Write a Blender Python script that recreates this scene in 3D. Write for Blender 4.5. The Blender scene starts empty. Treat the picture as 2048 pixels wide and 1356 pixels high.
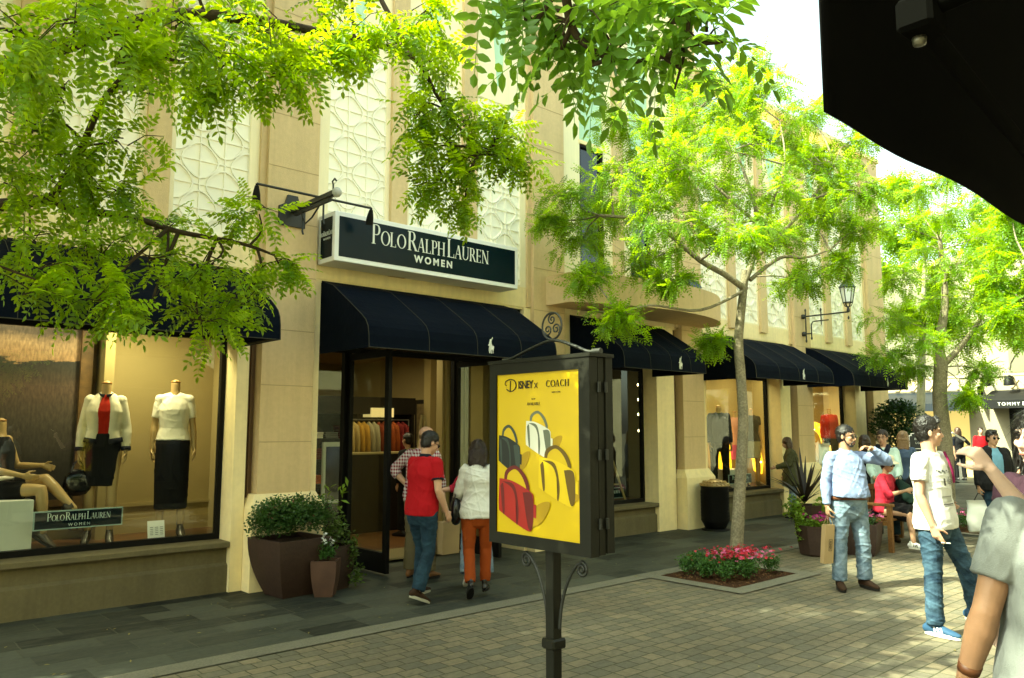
import bpy, bmesh, math, random
import numpy as np
from mathutils import Vector, Matrix, Quaternion, noise as mnoise

R = math.radians
scene = bpy.context.scene
COL = scene.collection

# ------------------------------------------------------------------ camera
cam_d = bpy.data.cameras.new("camera")
cam = bpy.data.objects.new("camera", cam_d)
COL.objects.link(cam)
cam_d.sensor_fit = 'HORIZONTAL'
cam_d.sensor_width = 36.0
cam_d.lens = 36.0 * 1575.0 / 2048.0
cam_d.clip_start = 0.05
cam_d.clip_end = 500.0
cam.location = (0, 0, 1.7)
AZ, TILT = R(48.0893), R(6.4839)
fwd = Vector((math.cos(AZ) * math.cos(TILT), math.sin(AZ) * math.cos(TILT), math.sin(TILT)))
cam.rotation_euler = fwd.to_track_quat('-Z', 'Y').to_euler()
scene.camera = cam

# ------------------------------------------------------------------ light
SUN_DIR = Vector((-0.66, 0.23, 0.76)).normalized()
world = bpy.data.worlds.new("World")
scene.world = world
world.use_nodes = True
nt = world.node_tree
nt.nodes.clear()
sky = nt.nodes.new('ShaderNodeTexSky')
sky.sky_type = 'NISHITA'
sky.sun_disc = False
sky.sun_elevation = math.asin(SUN_DIR.z)
sky.sun_rotation = math.atan2(SUN_DIR.x, SUN_DIR.y)
sky.air_density = 1.0
sky.dust_density = 4.0
sky.ozone_density = 1.0
bg = nt.nodes.new('ShaderNodeBackground')
bg.inputs['Strength'].default_value = 0.15
wo = nt.nodes.new('ShaderNodeOutputWorld')
hsv = nt.nodes.new('ShaderNodeHueSaturation')   # pale hazy spring sky
hsv.inputs['Saturation'].default_value = 0.5
hsv.inputs['Value'].default_value = 1.05
nt.links.new(sky.outputs[0], hsv.inputs['Color'])
nt.links.new(hsv.outputs[0], bg.inputs['Color'])
nt.links.new(bg.outputs[0], wo.inputs['Surface'])

sun_d = bpy.data.lights.new("sun", 'SUN')
sun_d.energy = 4.8
sun_d.angle = R(0.5)
sun_d.color = (1.0, 0.93, 0.80)
sun = bpy.data.objects.new("sun", sun_d)
COL.objects.link(sun)
sun.rotation_euler = SUN_DIR.to_track_quat('Z', 'Y').to_euler()
sun.location = (-6, 6, 14)

scene.view_settings.view_transform = 'Standard'
scene.view_settings.look = 'None'
scene.view_settings.exposure = 2.02
scene.view_settings.gamma = 1.0
scene.view_settings.use_white_balance = True
scene.view_settings.white_balance_temperature = 7000
scene.view_settings.white_balance_tint = -16
scene.render.engine = 'CYCLES'
scene.cycles.use_denoising = True
scene.cycles.max_bounces = 8
scene.cycles.diffuse_bounces = 4
scene.cycles.transparent_max_bounces = 16
scene.cycles.caustics_reflective = False
scene.cycles.caustics_refractive = False
scene.cycles.sample_clamp_indirect = 6.0

# ------------------------------------------------------------------ helpers
def s2l(c):
    return tuple((x / 12.92 if x <= 0.04045 else ((x + 0.055) / 1.055) ** 2.4) for x in c)

def hexc(h):
    return s2l(tuple(int(h[i:i + 2], 16) / 255 for i in (0, 2, 4)))

MATS = {}
def deep(c):
    """dark surfaces are really dark: keeps pale plaster pale and pulls mid and dark albedos down"""
    l = 0.3 * c[0] + 0.6 * c[1] + 0.1 * c[2]
    k = min(1.0, 0.64 + 0.62 * l)
    return tuple(x * k for x in c)
def M(name, col, rough=0.6, spec=0.4, metal=0.0, var=None, bump=None, emit=None, sheen=0.0, coords='Object', var2=None, coat=0.0, streak=0.0):
    """procedural material. var=(scale, amount) multiplies the colour by a soft noise; bump=(scale, strength)."""
    if name in MATS:
        return MATS[name]
    if not emit: col = deep(col)
    m = bpy.data.materials.new(name)
    m.use_nodes = True
    t = m.node_tree
    b = t.nodes['Principled BSDF']
    b.inputs['Base Color'].default_value = (*col, 1)
    b.inputs['Roughness'].default_value = rough
    b.inputs['Specular IOR Level'].default_value = spec
    b.inputs['Metallic'].default_value = metal
    if sheen: b.inputs['Sheen Weight'].default_value = sheen
    if coat: b.inputs['Coat Weight'].default_value = coat
    tc = t.nodes.new('ShaderNodeTexCoord')
    if var:
        n = t.nodes.new('ShaderNodeTexNoise')
        n.inputs['Scale'].default_value = var[0]
        n.inputs['Detail'].default_value = 5
        n.inputs['Roughness'].default_value = 0.6
        t.links.new(tc.outputs[coords], n.inputs['Vector'])
        mr = t.nodes.new('ShaderNodeMapRange')
        mr.inputs['From Min'].default_value = 0.3; mr.inputs['From Max'].default_value = 0.7
        mr.inputs['To Min'].default_value = 1 - var[1]; mr.inputs['To Max'].default_value = 1 + var[1]
        t.links.new(n.outputs['Fac'], mr.inputs['Value'])
        last = mr.outputs[0]
        if var2:
            n2 = t.nodes.new('ShaderNodeTexNoise')
            n2.inputs['Scale'].default_value = var2[0]; n2.inputs['Detail'].default_value = 3
            t.links.new(tc.outputs[coords], n2.inputs['Vector'])
            mr2 = t.nodes.new('ShaderNodeMapRange')
            mr2.inputs['From Min'].default_value = 0.35; mr2.inputs['From Max'].default_value = 0.65
            mr2.inputs['To Min'].default_value = 1 - var2[1]; mr2.inputs['To Max'].default_value = 1 + var2[1]
            t.links.new(n2.outputs['Fac'], mr2.inputs['Value'])
            mm = t.nodes.new('ShaderNodeMath'); mm.operation = 'MULTIPLY'
            t.links.new(last, mm.inputs[0]); t.links.new(mr2.outputs[0], mm.inputs[1])
            last = mm.outputs[0]
        if streak:
            mp3 = t.nodes.new('ShaderNodeMapping'); mp3.inputs['Scale'].default_value = (7, 7, 0.45)
            n3 = t.nodes.new('ShaderNodeTexNoise'); n3.inputs['Scale'].default_value = 1.0; n3.inputs['Detail'].default_value = 7; n3.inputs['Roughness'].default_value = 0.7
            t.links.new(tc.outputs[coords], mp3.inputs[0]); t.links.new(mp3.outputs[0], n3.inputs['Vector'])
            mr3 = t.nodes.new('ShaderNodeMapRange'); mr3.inputs['From Min'].default_value = 0.45; mr3.inputs['From Max'].default_value = 0.72
            mr3.inputs['To Min'].default_value = 1.0; mr3.inputs['To Max'].default_value = 1 - streak
            t.links.new(n3.outputs['Fac'], mr3.inputs['Value'])
            m3 = t.nodes.new('ShaderNodeMath'); m3.operation = 'MULTIPLY'
            t.links.new(last, m3.inputs[0]); t.links.new(mr3.outputs[0], m3.inputs[1]); last = m3.outputs[0]
        vm = t.nodes.new('ShaderNodeVectorMath'); vm.operation = 'SCALE'
        vm.inputs[0].default_value = col
        t.links.new(last, vm.inputs['Scale'])
        t.links.new(vm.outputs[0], b.inputs['Base Color'])
    if bump:
        n = t.nodes.new('ShaderNodeTexNoise')
        n.inputs['Scale'].default_value = bump[0]; n.inputs['Detail'].default_value = 6
        n.inputs['Roughness'].default_value = 0.65
        t.links.new(tc.outputs[coords], n.inputs['Vector'])
        bp = t.nodes.new('ShaderNodeBump')
        bp.inputs['Strength'].default_value = bump[1]; bp.inputs['Distance'].default_value = 0.01 if len(bump) < 3 else bump[2]
        t.links.new(n.outputs['Fac'], bp.inputs['Height'])
        t.links.new(bp.outputs[0], b.inputs['Normal'])
    if emit:
        b.inputs['Emission Color'].default_value = (*emit[0], 1)
        b.inputs['Emission Strength'].default_value = emit[1]
    MATS[name] = m
    return m

def tagit(o, label=None, cat=None, group=None, kind=None):
    if label: o['label'] = label
    if cat: o['category'] = cat
    if group: o['group'] = group
    if kind: o['kind'] = kind
    return o

ORG = {}
def thing(name, loc, label, cat, group=None, rotz=0.0):
    o = bpy.data.objects.new(name, None)
    o.empty_display_size = 0.2
    COL.objects.link(o)
    o.location = loc
    o.rotation_euler = (0, 0, rotz)
    ORG[o.name] = Vector(loc)
    return tagit(o, label, cat, group)

def link_mesh(me, name, parent=None, mats=None, org=None):
    """me in world coordinates; shifted so the object sits at its root's origin."""
    o = bpy.data.objects.new(name, me)
    COL.objects.link(o)
    if mats is not None:
        for m in (mats if isinstance(mats, (list, tuple)) else [mats]):
            me.materials.append(m)
    if parent is not None:
        og = ORG.get(parent.name, Vector((0, 0, 0)))
        o.parent = parent
        if og.length > 0:
            me.transform(Matrix.Translation(-og))
        ORG[o.name] = og
    elif org is not None:
        og = Vector(org)
        me.transform(Matrix.Translation(-og))
        o.location = og
        ORG[o.name] = og
    return o

class MB:
    def __init__(s):
        s.v = []; s.f = []; s.m = []; s.sm = []
    def add(s, vs, fs, mi=0, smooth=False):
        n = len(s.v)
        s.v.extend([tuple(p) for p in vs])
        for f in fs:
            s.f.append(tuple(i + n for i in f)); s.m.append(mi); s.sm.append(smooth)
        return s
    def box(s, x0, x1, y0, y1, z0, z1, mi=0, bev=0.0):
        if bev > 0:
            b = bev
            vs = []; 
            # chamfered box as 24 verts
            for (x, sx) in ((x0, 1), (x1, -1)):
                for (y, sy) in ((y0, 1), (y1, -1)):
                    for (z, sz) in ((z0, 1), (z1, -1)):
                        vs += [(x, y + sy * b, z + sz * b), (x + sx * b, y, z + sz * b), (x + sx * b, y + sy * b, z)]
            bm = bmesh.new()
            for v in vs: bm.verts.new(v)
            r = bmesh.ops.convex_hull(bm, input=bm.verts[:])
            bm.verts.index_update()
            bm.normal_update()
            s.add([v.co[:] for v in bm.verts], [[v.index for v in f.verts] for f in bm.faces], mi)
            bm.free()
            return s
        vs = [(x0, y0, z0), (x1, y0, z0), (x1, y1, z0), (x0, y1, z0), (x0, y0, z1), (x1, y0, z1), (x1, y1, z1), (x0, y1, z1)]
        fs = [(0, 3, 2, 1), (4, 5, 6, 7), (0, 1, 5, 4), (1, 2, 6, 5), (2, 3, 7, 6), (3, 0, 4, 7)]
        return s.add(vs, fs, mi)
    def poly(s, pts, mi=0):
        return s.add(pts, [tuple(range(len(pts)))], mi)
    def prism(s, pts, dvec, mi=0, smooth=False):
        n = len(pts); d = Vector(dvec)
        vs = [tuple(p) for p in pts] + [tuple(Vector(p) + d) for p in pts]
        fs = [tuple(range(n))[::-1], tuple(range(n, 2 * n))]
        s.add(vs, fs, mi)
        s.add(vs, [(i, (i + 1) % n, n + (i + 1) % n, n + i) for i in range(n)], mi, smooth)
        return s
    def tube(s, pts, r, seg=8, mi=0, cap=True, flat=None):
        pts = [Vector(p) for p in pts]
        n = len(pts)
        rs = r if isinstance(r, (list, tuple)) else [r] * n
        vs = []
        prev = None
        for i, p in enumerate(pts):
            t = (pts[min(i + 1, n - 1)] - pts[max(i - 1, 0)]).normalized()
            if prev is None:
                a = Vector((0, 0, 1)) if abs(t.z) < 0.9 else Vector((1, 0, 0))
                u = (a - t * a.dot(t)).normalized()
            else:
                u = (prev - t * prev.dot(t)).normalized()
            prev = u
            w = t.cross(u)
            for k in range(seg):
                an = 2 * math.pi * k / seg
                fx = 1.0 if flat is None else flat
                vs.append(p + u * math.cos(an) * rs[i] + w * math.sin(an) * rs[i] * fx)
        fs = []
        for i in range(n - 1):
            for k in range(seg):
                a = i * seg + k; b = i * seg + (k + 1) % seg
                fs.append((a, b, b + seg, a + seg))
        s.add(vs, fs, mi, True)
        if cap:
            s.add(vs[:seg], [tuple(range(seg))[::-1]], mi)
            s.add(vs[-seg:], [tuple(range(seg))], mi)
        return s
    def lathe(s, prof, c, seg=24, mi=0, smooth=True):
        cx, cy, cz = c
        vs = []
        for (r, z) in prof:
            for k in range(seg):
                an = 2 * math.pi * k / seg
                vs.append((cx + r * math.cos(an), cy + r * math.sin(an), cz + z))
        fs = []
        for i in range(len(prof) - 1):
            for k in range(seg):
                a = i * seg + k; b = i * seg + (k + 1) % seg
                fs.append((a, b, b + seg, a + seg))
        s.add(vs, fs, mi, smooth)
        s.add(vs[:seg], [tuple(range(seg))[::-1]], mi)
        s.add(vs[-seg:], [tuple(range(seg))], mi)
        return s
    def mesh(s, name):
        me = bpy.data.meshes.new(name)
        me.from_pydata(s.v, [], s.f)
        me.polygons.foreach_set('material_index', s.m)
        me.polygons.foreach_set('use_smooth', s.sm)
        me.update()
        return me
    def build(s, name, mats, parent=None, org=None):
        return link_mesh(s.mesh(name), name, parent, mats, org)

def grid_pts(mat4, pts):
    return [tuple(mat4 @ Vector(p)) for p in pts]

# ------------------------------------------------------------------ lettering
SER = {}
def _o(cx=0.5, w=0.46, thick=0.15, thin=0.045, a0=0, a1=360, h=0.5, cy=0.5, n=28):
    # ring with thick sides and thin top and bottom
    q = []
    for i in range(n):
        t0 = R(a0 + (a1 - a0) * i / n); t1 = R(a0 + (a1 - a0) * (i + 1) / n)
        def pt(t, k):
            return (cx + (w - k * thick) * math.cos(t), cy + (h - k * thin) * math.sin(t))
        q.append([pt(t0, 0), pt(t1, 0), pt(t1, 1), pt(t0, 1)])
    return q
def _r(x0, x1, y0, y1): return [[(x0, y0), (x1, y0), (x1, y1), (x0, y1)]]
def _stem(x, w=0.14): return _r(x, x + w, 0, 1) + _r(x - 0.07, x + w + 0.07, 0, 0.035) + _r(x - 0.07, x + w + 0.07, 0.965, 1)
def _thin(x, w=0.05): return _r(x, x + w, 0, 1) + _r(x - 0.08, x + w + 0.08, 0, 0.035) + _r(x - 0.08, x + w + 0.08, 0.965, 1)
def _d(x0, y0, x1, y1, w): return [[(x0, y0), (x0 + w, y0), (x1 + w, y1), (x1, y1)]]
def _bowl(x, y0, y1, w, th=0.13):
    cy = (y0 + y1) / 2; h = (y1 - y0) / 2
    return _r(x, x + w * 0.4, y0, y0 + 0.04) + _r(x, x + w * 0.4, y1 - 0.04, y1) + _o(x + w * 0.4, w * 0.6, th, 0.04, -90, 90, h, cy, 14)
SER['P'] = (0.62, _stem(0.08) + _bowl(0.2, 0.46, 1.0, 0.42))
SER['O'] = (0.92, _o())
SER['L'] = (0.64, _stem(0.08) + _r(0.2, 0.6, 0, 0.035) + [[(0.6, 0), (0.57, 0.24), (0.53, 0.0)]])
SER['R'] = (0.76, _stem(0.08) + _bowl(0.2, 0.48, 1.0, 0.40) + _d(0.60, 0.0, 0.30, 0.49, 0.15) + _r(0.56, 0.82, 0, 0.035))
SER['A'] = (0.78, _d(0.03, 0, 0.36, 1, 0.04) + _d(0.58, 0, 0.33, 1, 0.14) + _r(0.15, 0.62, 0.32, 0.365) + _r(-0.05, 0.15, 0, 0.035) + _r(0.5, 0.8, 0, 0.035))
SER['H'] = (0.88, _stem(0.08) + _stem(0.64) + _r(0.2, 0.66, 0.49, 0.53))
SER['U'] = (0.84, _r(0.08, 0.22, 0.3, 1) + _r(0.01, 0.29, 0.965, 1) + _r(0.68, 0.73, 0.3, 1) + _r(0.6, 0.81, 0.965, 1) + _o(0.405, 0.325, 0.10, 0.05, 180, 360, 0.3, 0.3, 14))
SER['E'] = (0.66, _stem(0.08) + _r(0.2, 0.58, 0, 0.035) + _r(0.2, 0.5, 0.48, 0.52) + _r(0.2, 0.58, 0.965, 1) + [[(0.58, 0), (0.55, 0.22), (0.51, 0.0)]] + [[(0.58, 1), (0.51, 1), (0.55, 0.8)]] + _r(0.47, 0.5, 0.4, 0.6))
SER['N'] = (0.86, _thin(0.08) + _thin(0.7) + _d(0.60, 0, 0.04, 1, 0.15))
SER['C'] = (0.84, _o(0.48, 0.42, 0.15, 0.045, 42, 318))
SER['I'] = (0.3, _stem(0.08))
SER['S'] = (0.62, _o(0.32, 0.24, 0.08, 0.05, 30, 270, 0.26, 0.74, 16) + _o(0.32, 0.25, 0.08, 0.05, -150, 90, 0.265, 0.265, 16))
SER['D'] = (0.86, _stem(0.08) + _bowl(0.2, 0.0, 1.0, 0.62))
SER['Y'] = (0.74, _r(0.30, 0.43, 0, 0.5) + _d(0.30, 0.48, 0.0, 1, 0.14) + _d(0.37, 0.48, 0.66, 1, 0.05) + _r(0.22, 0.5, 0, 0.035))

def serif_width(words, capscale=1.0, small=0.74, sp=0.02, gap=0.16, cond=1.0):
    w = 0
    for ch, sc in words:
        w += gap if ch == ' ' else (SER[ch][0] * sc * cond + sp)
    return w
def serif_line(mb, text, height, org, ux, uz, nrm, small=0.74, sp=0.02, gap=0.16, cond=0.86, mi=0, thick=0.004, center=True, bigs=True):
    """text in capitals; first letter of each word is large. org = centre of the baseline."""
    words = []
    first = True
    for ch in text:
        if ch == ' ':
            words.append((' ', 1)); first = True
        else:
            words.append((ch, 1.0 if (first or not bigs) else small)); first = False
    w = serif_width(words, 1, small, sp, gap, cond)
    x = -w / 2 if center else 0
    org = Vector(org); ux = Vector(ux); uz = Vector(uz); nrm = Vector(nrm)
    k = 0
    for ch, sc in words:
        if ch == ' ':
            x += gap; continue
        adv, quads = SER[ch]
        for q in quads:
            k += 1
            off = nrm * (thick + 0.00012 * (k % 11))
            pts = [org + ux * ((x + p[0] * sc * cond) * height) + uz * (p[1] * sc * height) for p in q]
            mb.prism([p + off for p in pts], nrm * -0.0025, mi)
        x += adv * sc * cond + sp
    return w * height

def text_mesh(body, size, org, ux, uz, nrm, align='CENTER', spacing=1.0, bold=0.0, extrude=0.002, sx=1.0):
    cu = bpy.data.curves.new("lettering", 'FONT')
    cu.body = body; cu.size = size; cu.align_x = align; cu.space_character = spacing
    cu.offset = bold; cu.extrude = extrude
    cu.resolution_u = 3
    ob = bpy.data.objects.new("lettering_tmp", cu)
    COL.objects.link(ob)
    dg = bpy.context.evaluated_depsgraph_get()
    me = bpy.data.meshes.new_from_object(ob.evaluated_get(dg))
    bpy.data.objects.remove(ob); bpy.data.curves.remove(cu)
    ux = Vector(ux) * sx; uz = Vector(uz); nrm = Vector(nrm); org = Vector(org)
    m = Matrix(((ux.x, uz.x, nrm.x, org.x), (ux.y, uz.y, nrm.y, org.y), (ux.z, uz.z, nrm.z, org.z), (0, 0, 0, 1)))
    me.transform(m)
    return me
def add_mesh(mb, me, mi=0):
    vs = [v.co[:] for v in me.vertices]; fs = [tuple(p.vertices) for p in me.polygons]
    mb.add(vs, fs, mi)
    bpy.data.meshes.remove(me)
# ------------------------------------------------------------------ materials of the place
m_cream = M('cream_plaster', (0.90, 0.75, 0.42), 0.85, 0.2, var=(1.2, 0.05), var2=(14, 0.03), bump=(90, 0.35), streak=0.13)
m_pale = M('pale_plaster', (0.92, 0.82, 0.55), 0.85, 0.2, var=(1.4, 0.04), bump=(90, 0.3), streak=0.10)
m_taupe = M('taupe_plaster', (0.67, 0.505, 0.275), 0.85, 0.2, var=(1.0, 0.07), var2=(20, 0.03), bump=(80, 0.4), streak=0.12)
m_brown = M('brown_reveal', (0.20, 0.12, 0.06), 0.8, 0.2, var=(3, 0.1))
m_lattice = M('white_relief', (0.95, 0.91, 0.76), 0.8, 0.2, var=(1.5, 0.04))
m_mint = M('mint_plaster', (0.50, 0.70, 0.52), 0.85, 0.2, var=(1.5, 0.05))
m_sill = M('olive_stone', (0.185, 0.155, 0.080), 0.75, 0.25, var=(2, 0.10), var2=(30, 0.05), bump=(120, 0.4), streak=0.2)
m_groove = M('joint_line', (0.50, 0.37, 0.20), 0.9, 0.1)
m_black = M('black_metal', (0.009, 0.009, 0.008), 0.5, 0.12, var=(6, 0.2))
m_iron = M('wrought_iron', (0.022, 0.024, 0.018), 0.5, 0.5, var=(12, 0.2), bump=(60, 0.15))
m_navy = M('navy_canvas', (0.0036, 0.0070, 0.0145), 0.85, 0.06, var=(2.0, 0.12), bump=(5, 0.5, .03), sheen=0.0)
m_piping = M('pale_piping', (0.07, 0.065, 0.045), 0.8, 0.2)
m_white = M('white_paint', (0.82, 0.82, 0.78), 0.5, 0.4, var=(3, 0.04))
m_emblem = M('white_print', (0.75, 0.76, 0.68), 0.7, 0.2)
m_signface = M('deep_green_navy', (0.002, 0.014, 0.023), 0.25, 0.15, var=(2, 0.15))
m_interior = M('shop_plaster', (0.42, 0.33, 0.15), 0.8, 0.2, var=(1.5, 0.06))
m_woodfloor = M('shop_wood_floor', (0.20, 0.09, 0.03), 0.35, 0.4, var=(5, 0.25))
m_dark = M('dark_joinery', (0.020, 0.016, 0.012), 0.5, 0.3, var=(5, 0.2))
m_warmlamp = M('warm_lamp', (1, 0.8, 0.5), 0.5, emit=((1.0, 0.78, 0.42), 14.0))
m_white_int = M('white_display', (0.70, 0.72, 0.66), 0.6, 0.3, var=(3, 0.05))

def glass_mat(name='shop_glass', tint=(0.80, 0.84, 0.78), boost=1.0):
    m = bpy.data.materials.new(name); m.use_nodes = True
    t = m.node_tree; t.nodes.clear()
    out = t.nodes.new('ShaderNodeOutputMaterial'); mx = t.nodes.new('ShaderNodeMixShader')
    tr = t.nodes.new('ShaderNodeBsdfTransparent'); tr.inputs[0].default_value = (*tint, 1)
    gl = t.nodes.new('ShaderNodeBsdfGlossy'); gl.inputs['Roughness'].default_value = 0.0
    gl.inputs[0].default_value = (0.95, 1.0, 0.95, 1)
    lw = t.nodes.new('ShaderNodeLayerWeight'); lw.inputs[0].default_value = 0.5
    pw = t.nodes.new('ShaderNodeMath'); pw.operation = 'POWER'; pw.inputs[1].default_value = 5.0
    t.links.new(lw.outputs['Facing'], pw.inputs[0])
    fr = t.nodes.new('ShaderNodeMath'); fr.operation = 'MULTIPLY_ADD'; fr.inputs[1].default_value = 0.95; fr.inputs[2].default_value = 0.045
    t.links.new(pw.outputs[0], fr.inputs[0])
    mt = t.nodes.new('ShaderNodeMath'); mt.operation = 'MULTIPLY'; mt.inputs[1].default_value = 1.6 * boost
    mt.use_clamp = True
    t.links.new(fr.outputs[0], mt.inputs[0]); t.links.new(mt.outputs[0], mx.inputs[0])
    t.links.new(tr.outputs[0], mx.inputs[1]); t.links.new(gl.outputs[0], mx.inputs[2])
    t.links.new(mx.outputs[0], out.inputs[0])
    return m
m_glass = glass_mat()

def paving_mat(name, c1, c2, mortar, bw, bh, scale=1.0, rot=0.0, mort=0.012, bumpd=0.004, vein=0.0, rough=0.75, off=0.5, green=None):
    m = bpy.data.materials.new(name); m.use_nodes = True
    t = m.node_tree; b = t.nodes['Principled BSDF']
    tc = t.nodes.new('ShaderNodeTexCoord'); mp = t.nodes.new('ShaderNodeMapping')
    mp.inputs['Rotation'].default_value = (0, 0, rot)
    t.links.new(tc.outputs['Object'], mp.inputs['Vector'])
    # slightly wobbly joints
    wn = t.nodes.new('ShaderNodeTexNoise'); wn.inputs['Scale'].default_value = 5.0; wn.inputs['Detail'].default_value = 2
    t.links.new(mp.outputs[0], wn.inputs['Vector'])
    ws = t.nodes.new('ShaderNodeVectorMath'); ws.operation = 'SUBTRACT'; ws.inputs[1].default_value = (0.5, 0.5, 0.5)
    t.links.new(wn.outputs['Color'], ws.inputs[0])
    wm = t.nodes.new('ShaderNodeVectorMath'); wm.operation = 'SCALE'; wm.inputs['Scale'].default_value = 0.018
    t.links.new(ws.outputs[0], wm.inputs[0])
    wa = t.nodes.new('ShaderNodeVectorMath'); wa.operation = 'ADD'
    t.links.new(mp.outputs[0], wa.inputs[0]); t.links.new(wm.outputs[0], wa.inputs[1])
    br = t.nodes.new('ShaderNodeTexBrick')
    br.inputs['Scale'].default_value = 1.0
    br.inputs['Brick Width'].default_value = bw; br.inputs['Row Height'].default_value = bh
    br.inputs['Mortar Size'].default_value = mort; br.inputs['Mortar Smooth'].default_value = 0.3
    br.inputs['Bias'].default_value = 0.0
    br.offset = off; br.offset_frequency = 2; br.squash = 0.78; br.squash_frequency = 3
    br.inputs['Color1'].default_value = (*c1, 1); br.inputs['Color2'].default_value = (*c2, 1); br.inputs['Mortar'].default_value = (*mortar, 1)
    t.links.new(wa.outputs[0], br.inputs['Vector'])
    # stains and grain
    n1 = t.nodes.new('ShaderNodeTexNoise'); n1.inputs['Scale'].default_value = 0.7; n1.inputs['Detail'].default_value = 6
    n2 = t.nodes.new('ShaderNodeTexNoise'); n2.inputs['Scale'].default_value = 22; n2.inputs['Detail'].default_value = 8; n2.inputs['Roughness'].default_value = 0.7
    t.links.new(mp.outputs[0], n1.inputs['Vector']); t.links.new(mp.outputs[0], n2.inputs['Vector'])
    def mr(node, a, bb, lo=0.3, hi=0.7):
        q = t.nodes.new('ShaderNodeMapRange'); q.inputs['From Min'].default_value = lo; q.inputs['From Max'].default_value = hi
        q.inputs['To Min'].default_value = a; q.inputs['To Max'].default_value = bb
        t.links.new(node.outputs['Fac'], q.inputs['Value']); return q
    q1 = mr(n1, 0.8, 1.2); q2 = mr(n2, 0.78, 1.22)
    mm = t.nodes.new('ShaderNodeMath'); mm.operation = 'MULTIPLY'
    t.links.new(q1.outputs[0], mm.inputs[0]); t.links.new(q2.outputs[0], mm.inputs[1])
    sc = t.nodes.new('ShaderNodeVectorMath'); sc.operation = 'SCALE'
    t.links.new(br.outputs['Color'], sc.inputs[0]); t.links.new(mm.outputs[0], sc.inputs['Scale'])
    colout = sc.outputs[0]
    if vein > 0:
        mp2 = t.nodes.new('ShaderNodeMapping'); mp2.inputs['Scale'].default_value = (1.0, 4.0, 1)
        mp2.inputs['Rotation'].default_value = (0, 0, 0.3)
        t.links.new(tc.outputs['Object'], mp2.inputs['Vector'])
        wv = t.nodes.new('ShaderNodeTexNoise'); wv.inputs['Scale'].default_value = 2.4; wv.inputs['Detail'].default_value = 8
        wv.inputs['Distortion'].default_value = 1.6; wv.inputs['Roughness'].default_value = 0.7
        t.links.new(mp2.outputs[0], wv.inputs['Vector'])
        rp = t.nodes.new('ShaderNodeValToRGB')
        rp.color_ramp.elements[0].position = 0.42; rp.color_ramp.elements[0].color = (0, 0, 0, 1)
        rp.color_ramp.elements[1].position = 0.72; rp.color_ramp.elements[1].color = (1, 1, 1, 1)
        t.links.new(wv.outputs['Fac'], rp.inputs[0])
        ms = t.nodes.new('ShaderNodeMath'); ms.operation = 'MULTIPLY'; ms.inputs[1].default_value = vein
        t.links.new(rp.outputs[0], ms.inputs[0])
        mx = t.nodes.new('ShaderNodeMix'); mx.data_type = 'RGBA'
        mx.inputs['B'].default_value = (0.085, 0.085, 0.062, 1)
        t.links.new(ms.outputs[0], mx.inputs['Factor']); t.links.new(colout, mx.inputs['A'])
        colout = mx.outputs['Result']
    t.links.new(colout, b.inputs['Base Color'])
    b.inputs['Roughness'].default_value = rough
    b.inputs['Specular IOR Level'].default_value = 0.14
    inv = t.nodes.new('ShaderNodeMath'); inv.operation = 'MULTIPLY_ADD'; inv.inputs[1].default_value = -1.0; inv.inputs[2].default_value = 1.0
    t.links.new(br.outputs['Fac'], inv.inputs[0])
    ad = t.nodes.new('ShaderNodeMath'); ad.operation = 'MULTIPLY_ADD'; ad.inputs[1].default_value = 0.35
    t.links.new(n2.outputs['Fac'], ad.inputs[0]); t.links.new(inv.outputs[0], ad.inputs[2])
    bp = t.nodes.new('ShaderNodeBump'); bp.inputs['Strength'].default_value = 0.8; bp.inputs['Distance'].default_value = bumpd
    t.links.new(ad.outputs[0], bp.inputs['Height']); t.links.new(bp.outputs[0], b.inputs['Normal'])
    return m

m_cobble = paving_mat('tan_paver_street', (0.180, 0.150, 0.098), (0.118, 0.110, 0.080), (0.066, 0.066, 0.038), 0.190, 0.127, mort=0.006, bumpd=0.006)
m_slate = paving_mat('dark_slate_paving', (0.062, 0.068, 0.054), (0.009, 0.012, 0.011), (0.055, 0.058, 0.042), 0.70, 0.29, mort=0.006, bumpd=0.004, vein=0.6, rough=0.6)
m_kerbst = M('pale_kerb_stone', (0.20, 0.19, 0.14), 0.8, 0.2, var=(1.5, 0.10), var2=(60, 0.12), bump=(150, 0.5))
m_mulch = M('bark_mulch', (0.085, 0.040, 0.018), 0.9, 0.1, var=(35, 0.7), bump=(45, 1.0, 0.03))

# ------------------------------------------------------------------ ground
def sheet(name, x0, x1, y0, y1, z, mat):
    o = MB().add([(x0, y0, z), (x1, y0, z), (x1, y1, z), (x0, y1, z)], [(0, 1, 2, 3)]).build(name, mat)
    return tagit(o, kind='structure')
m_ground = M('far_ground', (0.16, 0.15, 0.11), 0.9, 0.1, var=(0.5, 0.2))
sheet('ground', -150, 250, -150, 250, -0.012, m_ground)
sheet('street_paving', -14, 13.9, -1.3, 5.86, -0.004, m_cobble)
sheet('slate_footpath', -14, 13.9, 6.05, 8.7, 0.0, m_slate)
sheet('slate_square', 13.9, 60, -1.3, 30, 0.0, m_slate)
sheet('kerb_band', -14, 13.9, 5.84, 6.06, 0.004, m_kerbst)
def frame_sheet(name, x0, x1, y0, y1, w, z, mat):
    mb = MB()
    for (a, b, c, d) in ((x0 - w, x1 + w, y0 - w, y0), (x0 - w, x0, y0, y1), (x1, x1 + w, y0, y1), (x0 - w, x1 + w, y1, y1 + w)):
        mb.add([(a, c, z), (b, c, z), (b, d, z), (a, d, z)], [(0, 1, 2, 3)])
    return tagit(mb.build(name, mat), kind='structure')
frame_sheet('tree_bed_kerb', 7.55, 8.85, 4.84, 5.84, 0.20, 0.008, m_kerbst)
sheet('tree_bed_soil', 7.56, 8.84, 4.85, 5.83, 0.006, m_mulch)
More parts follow.
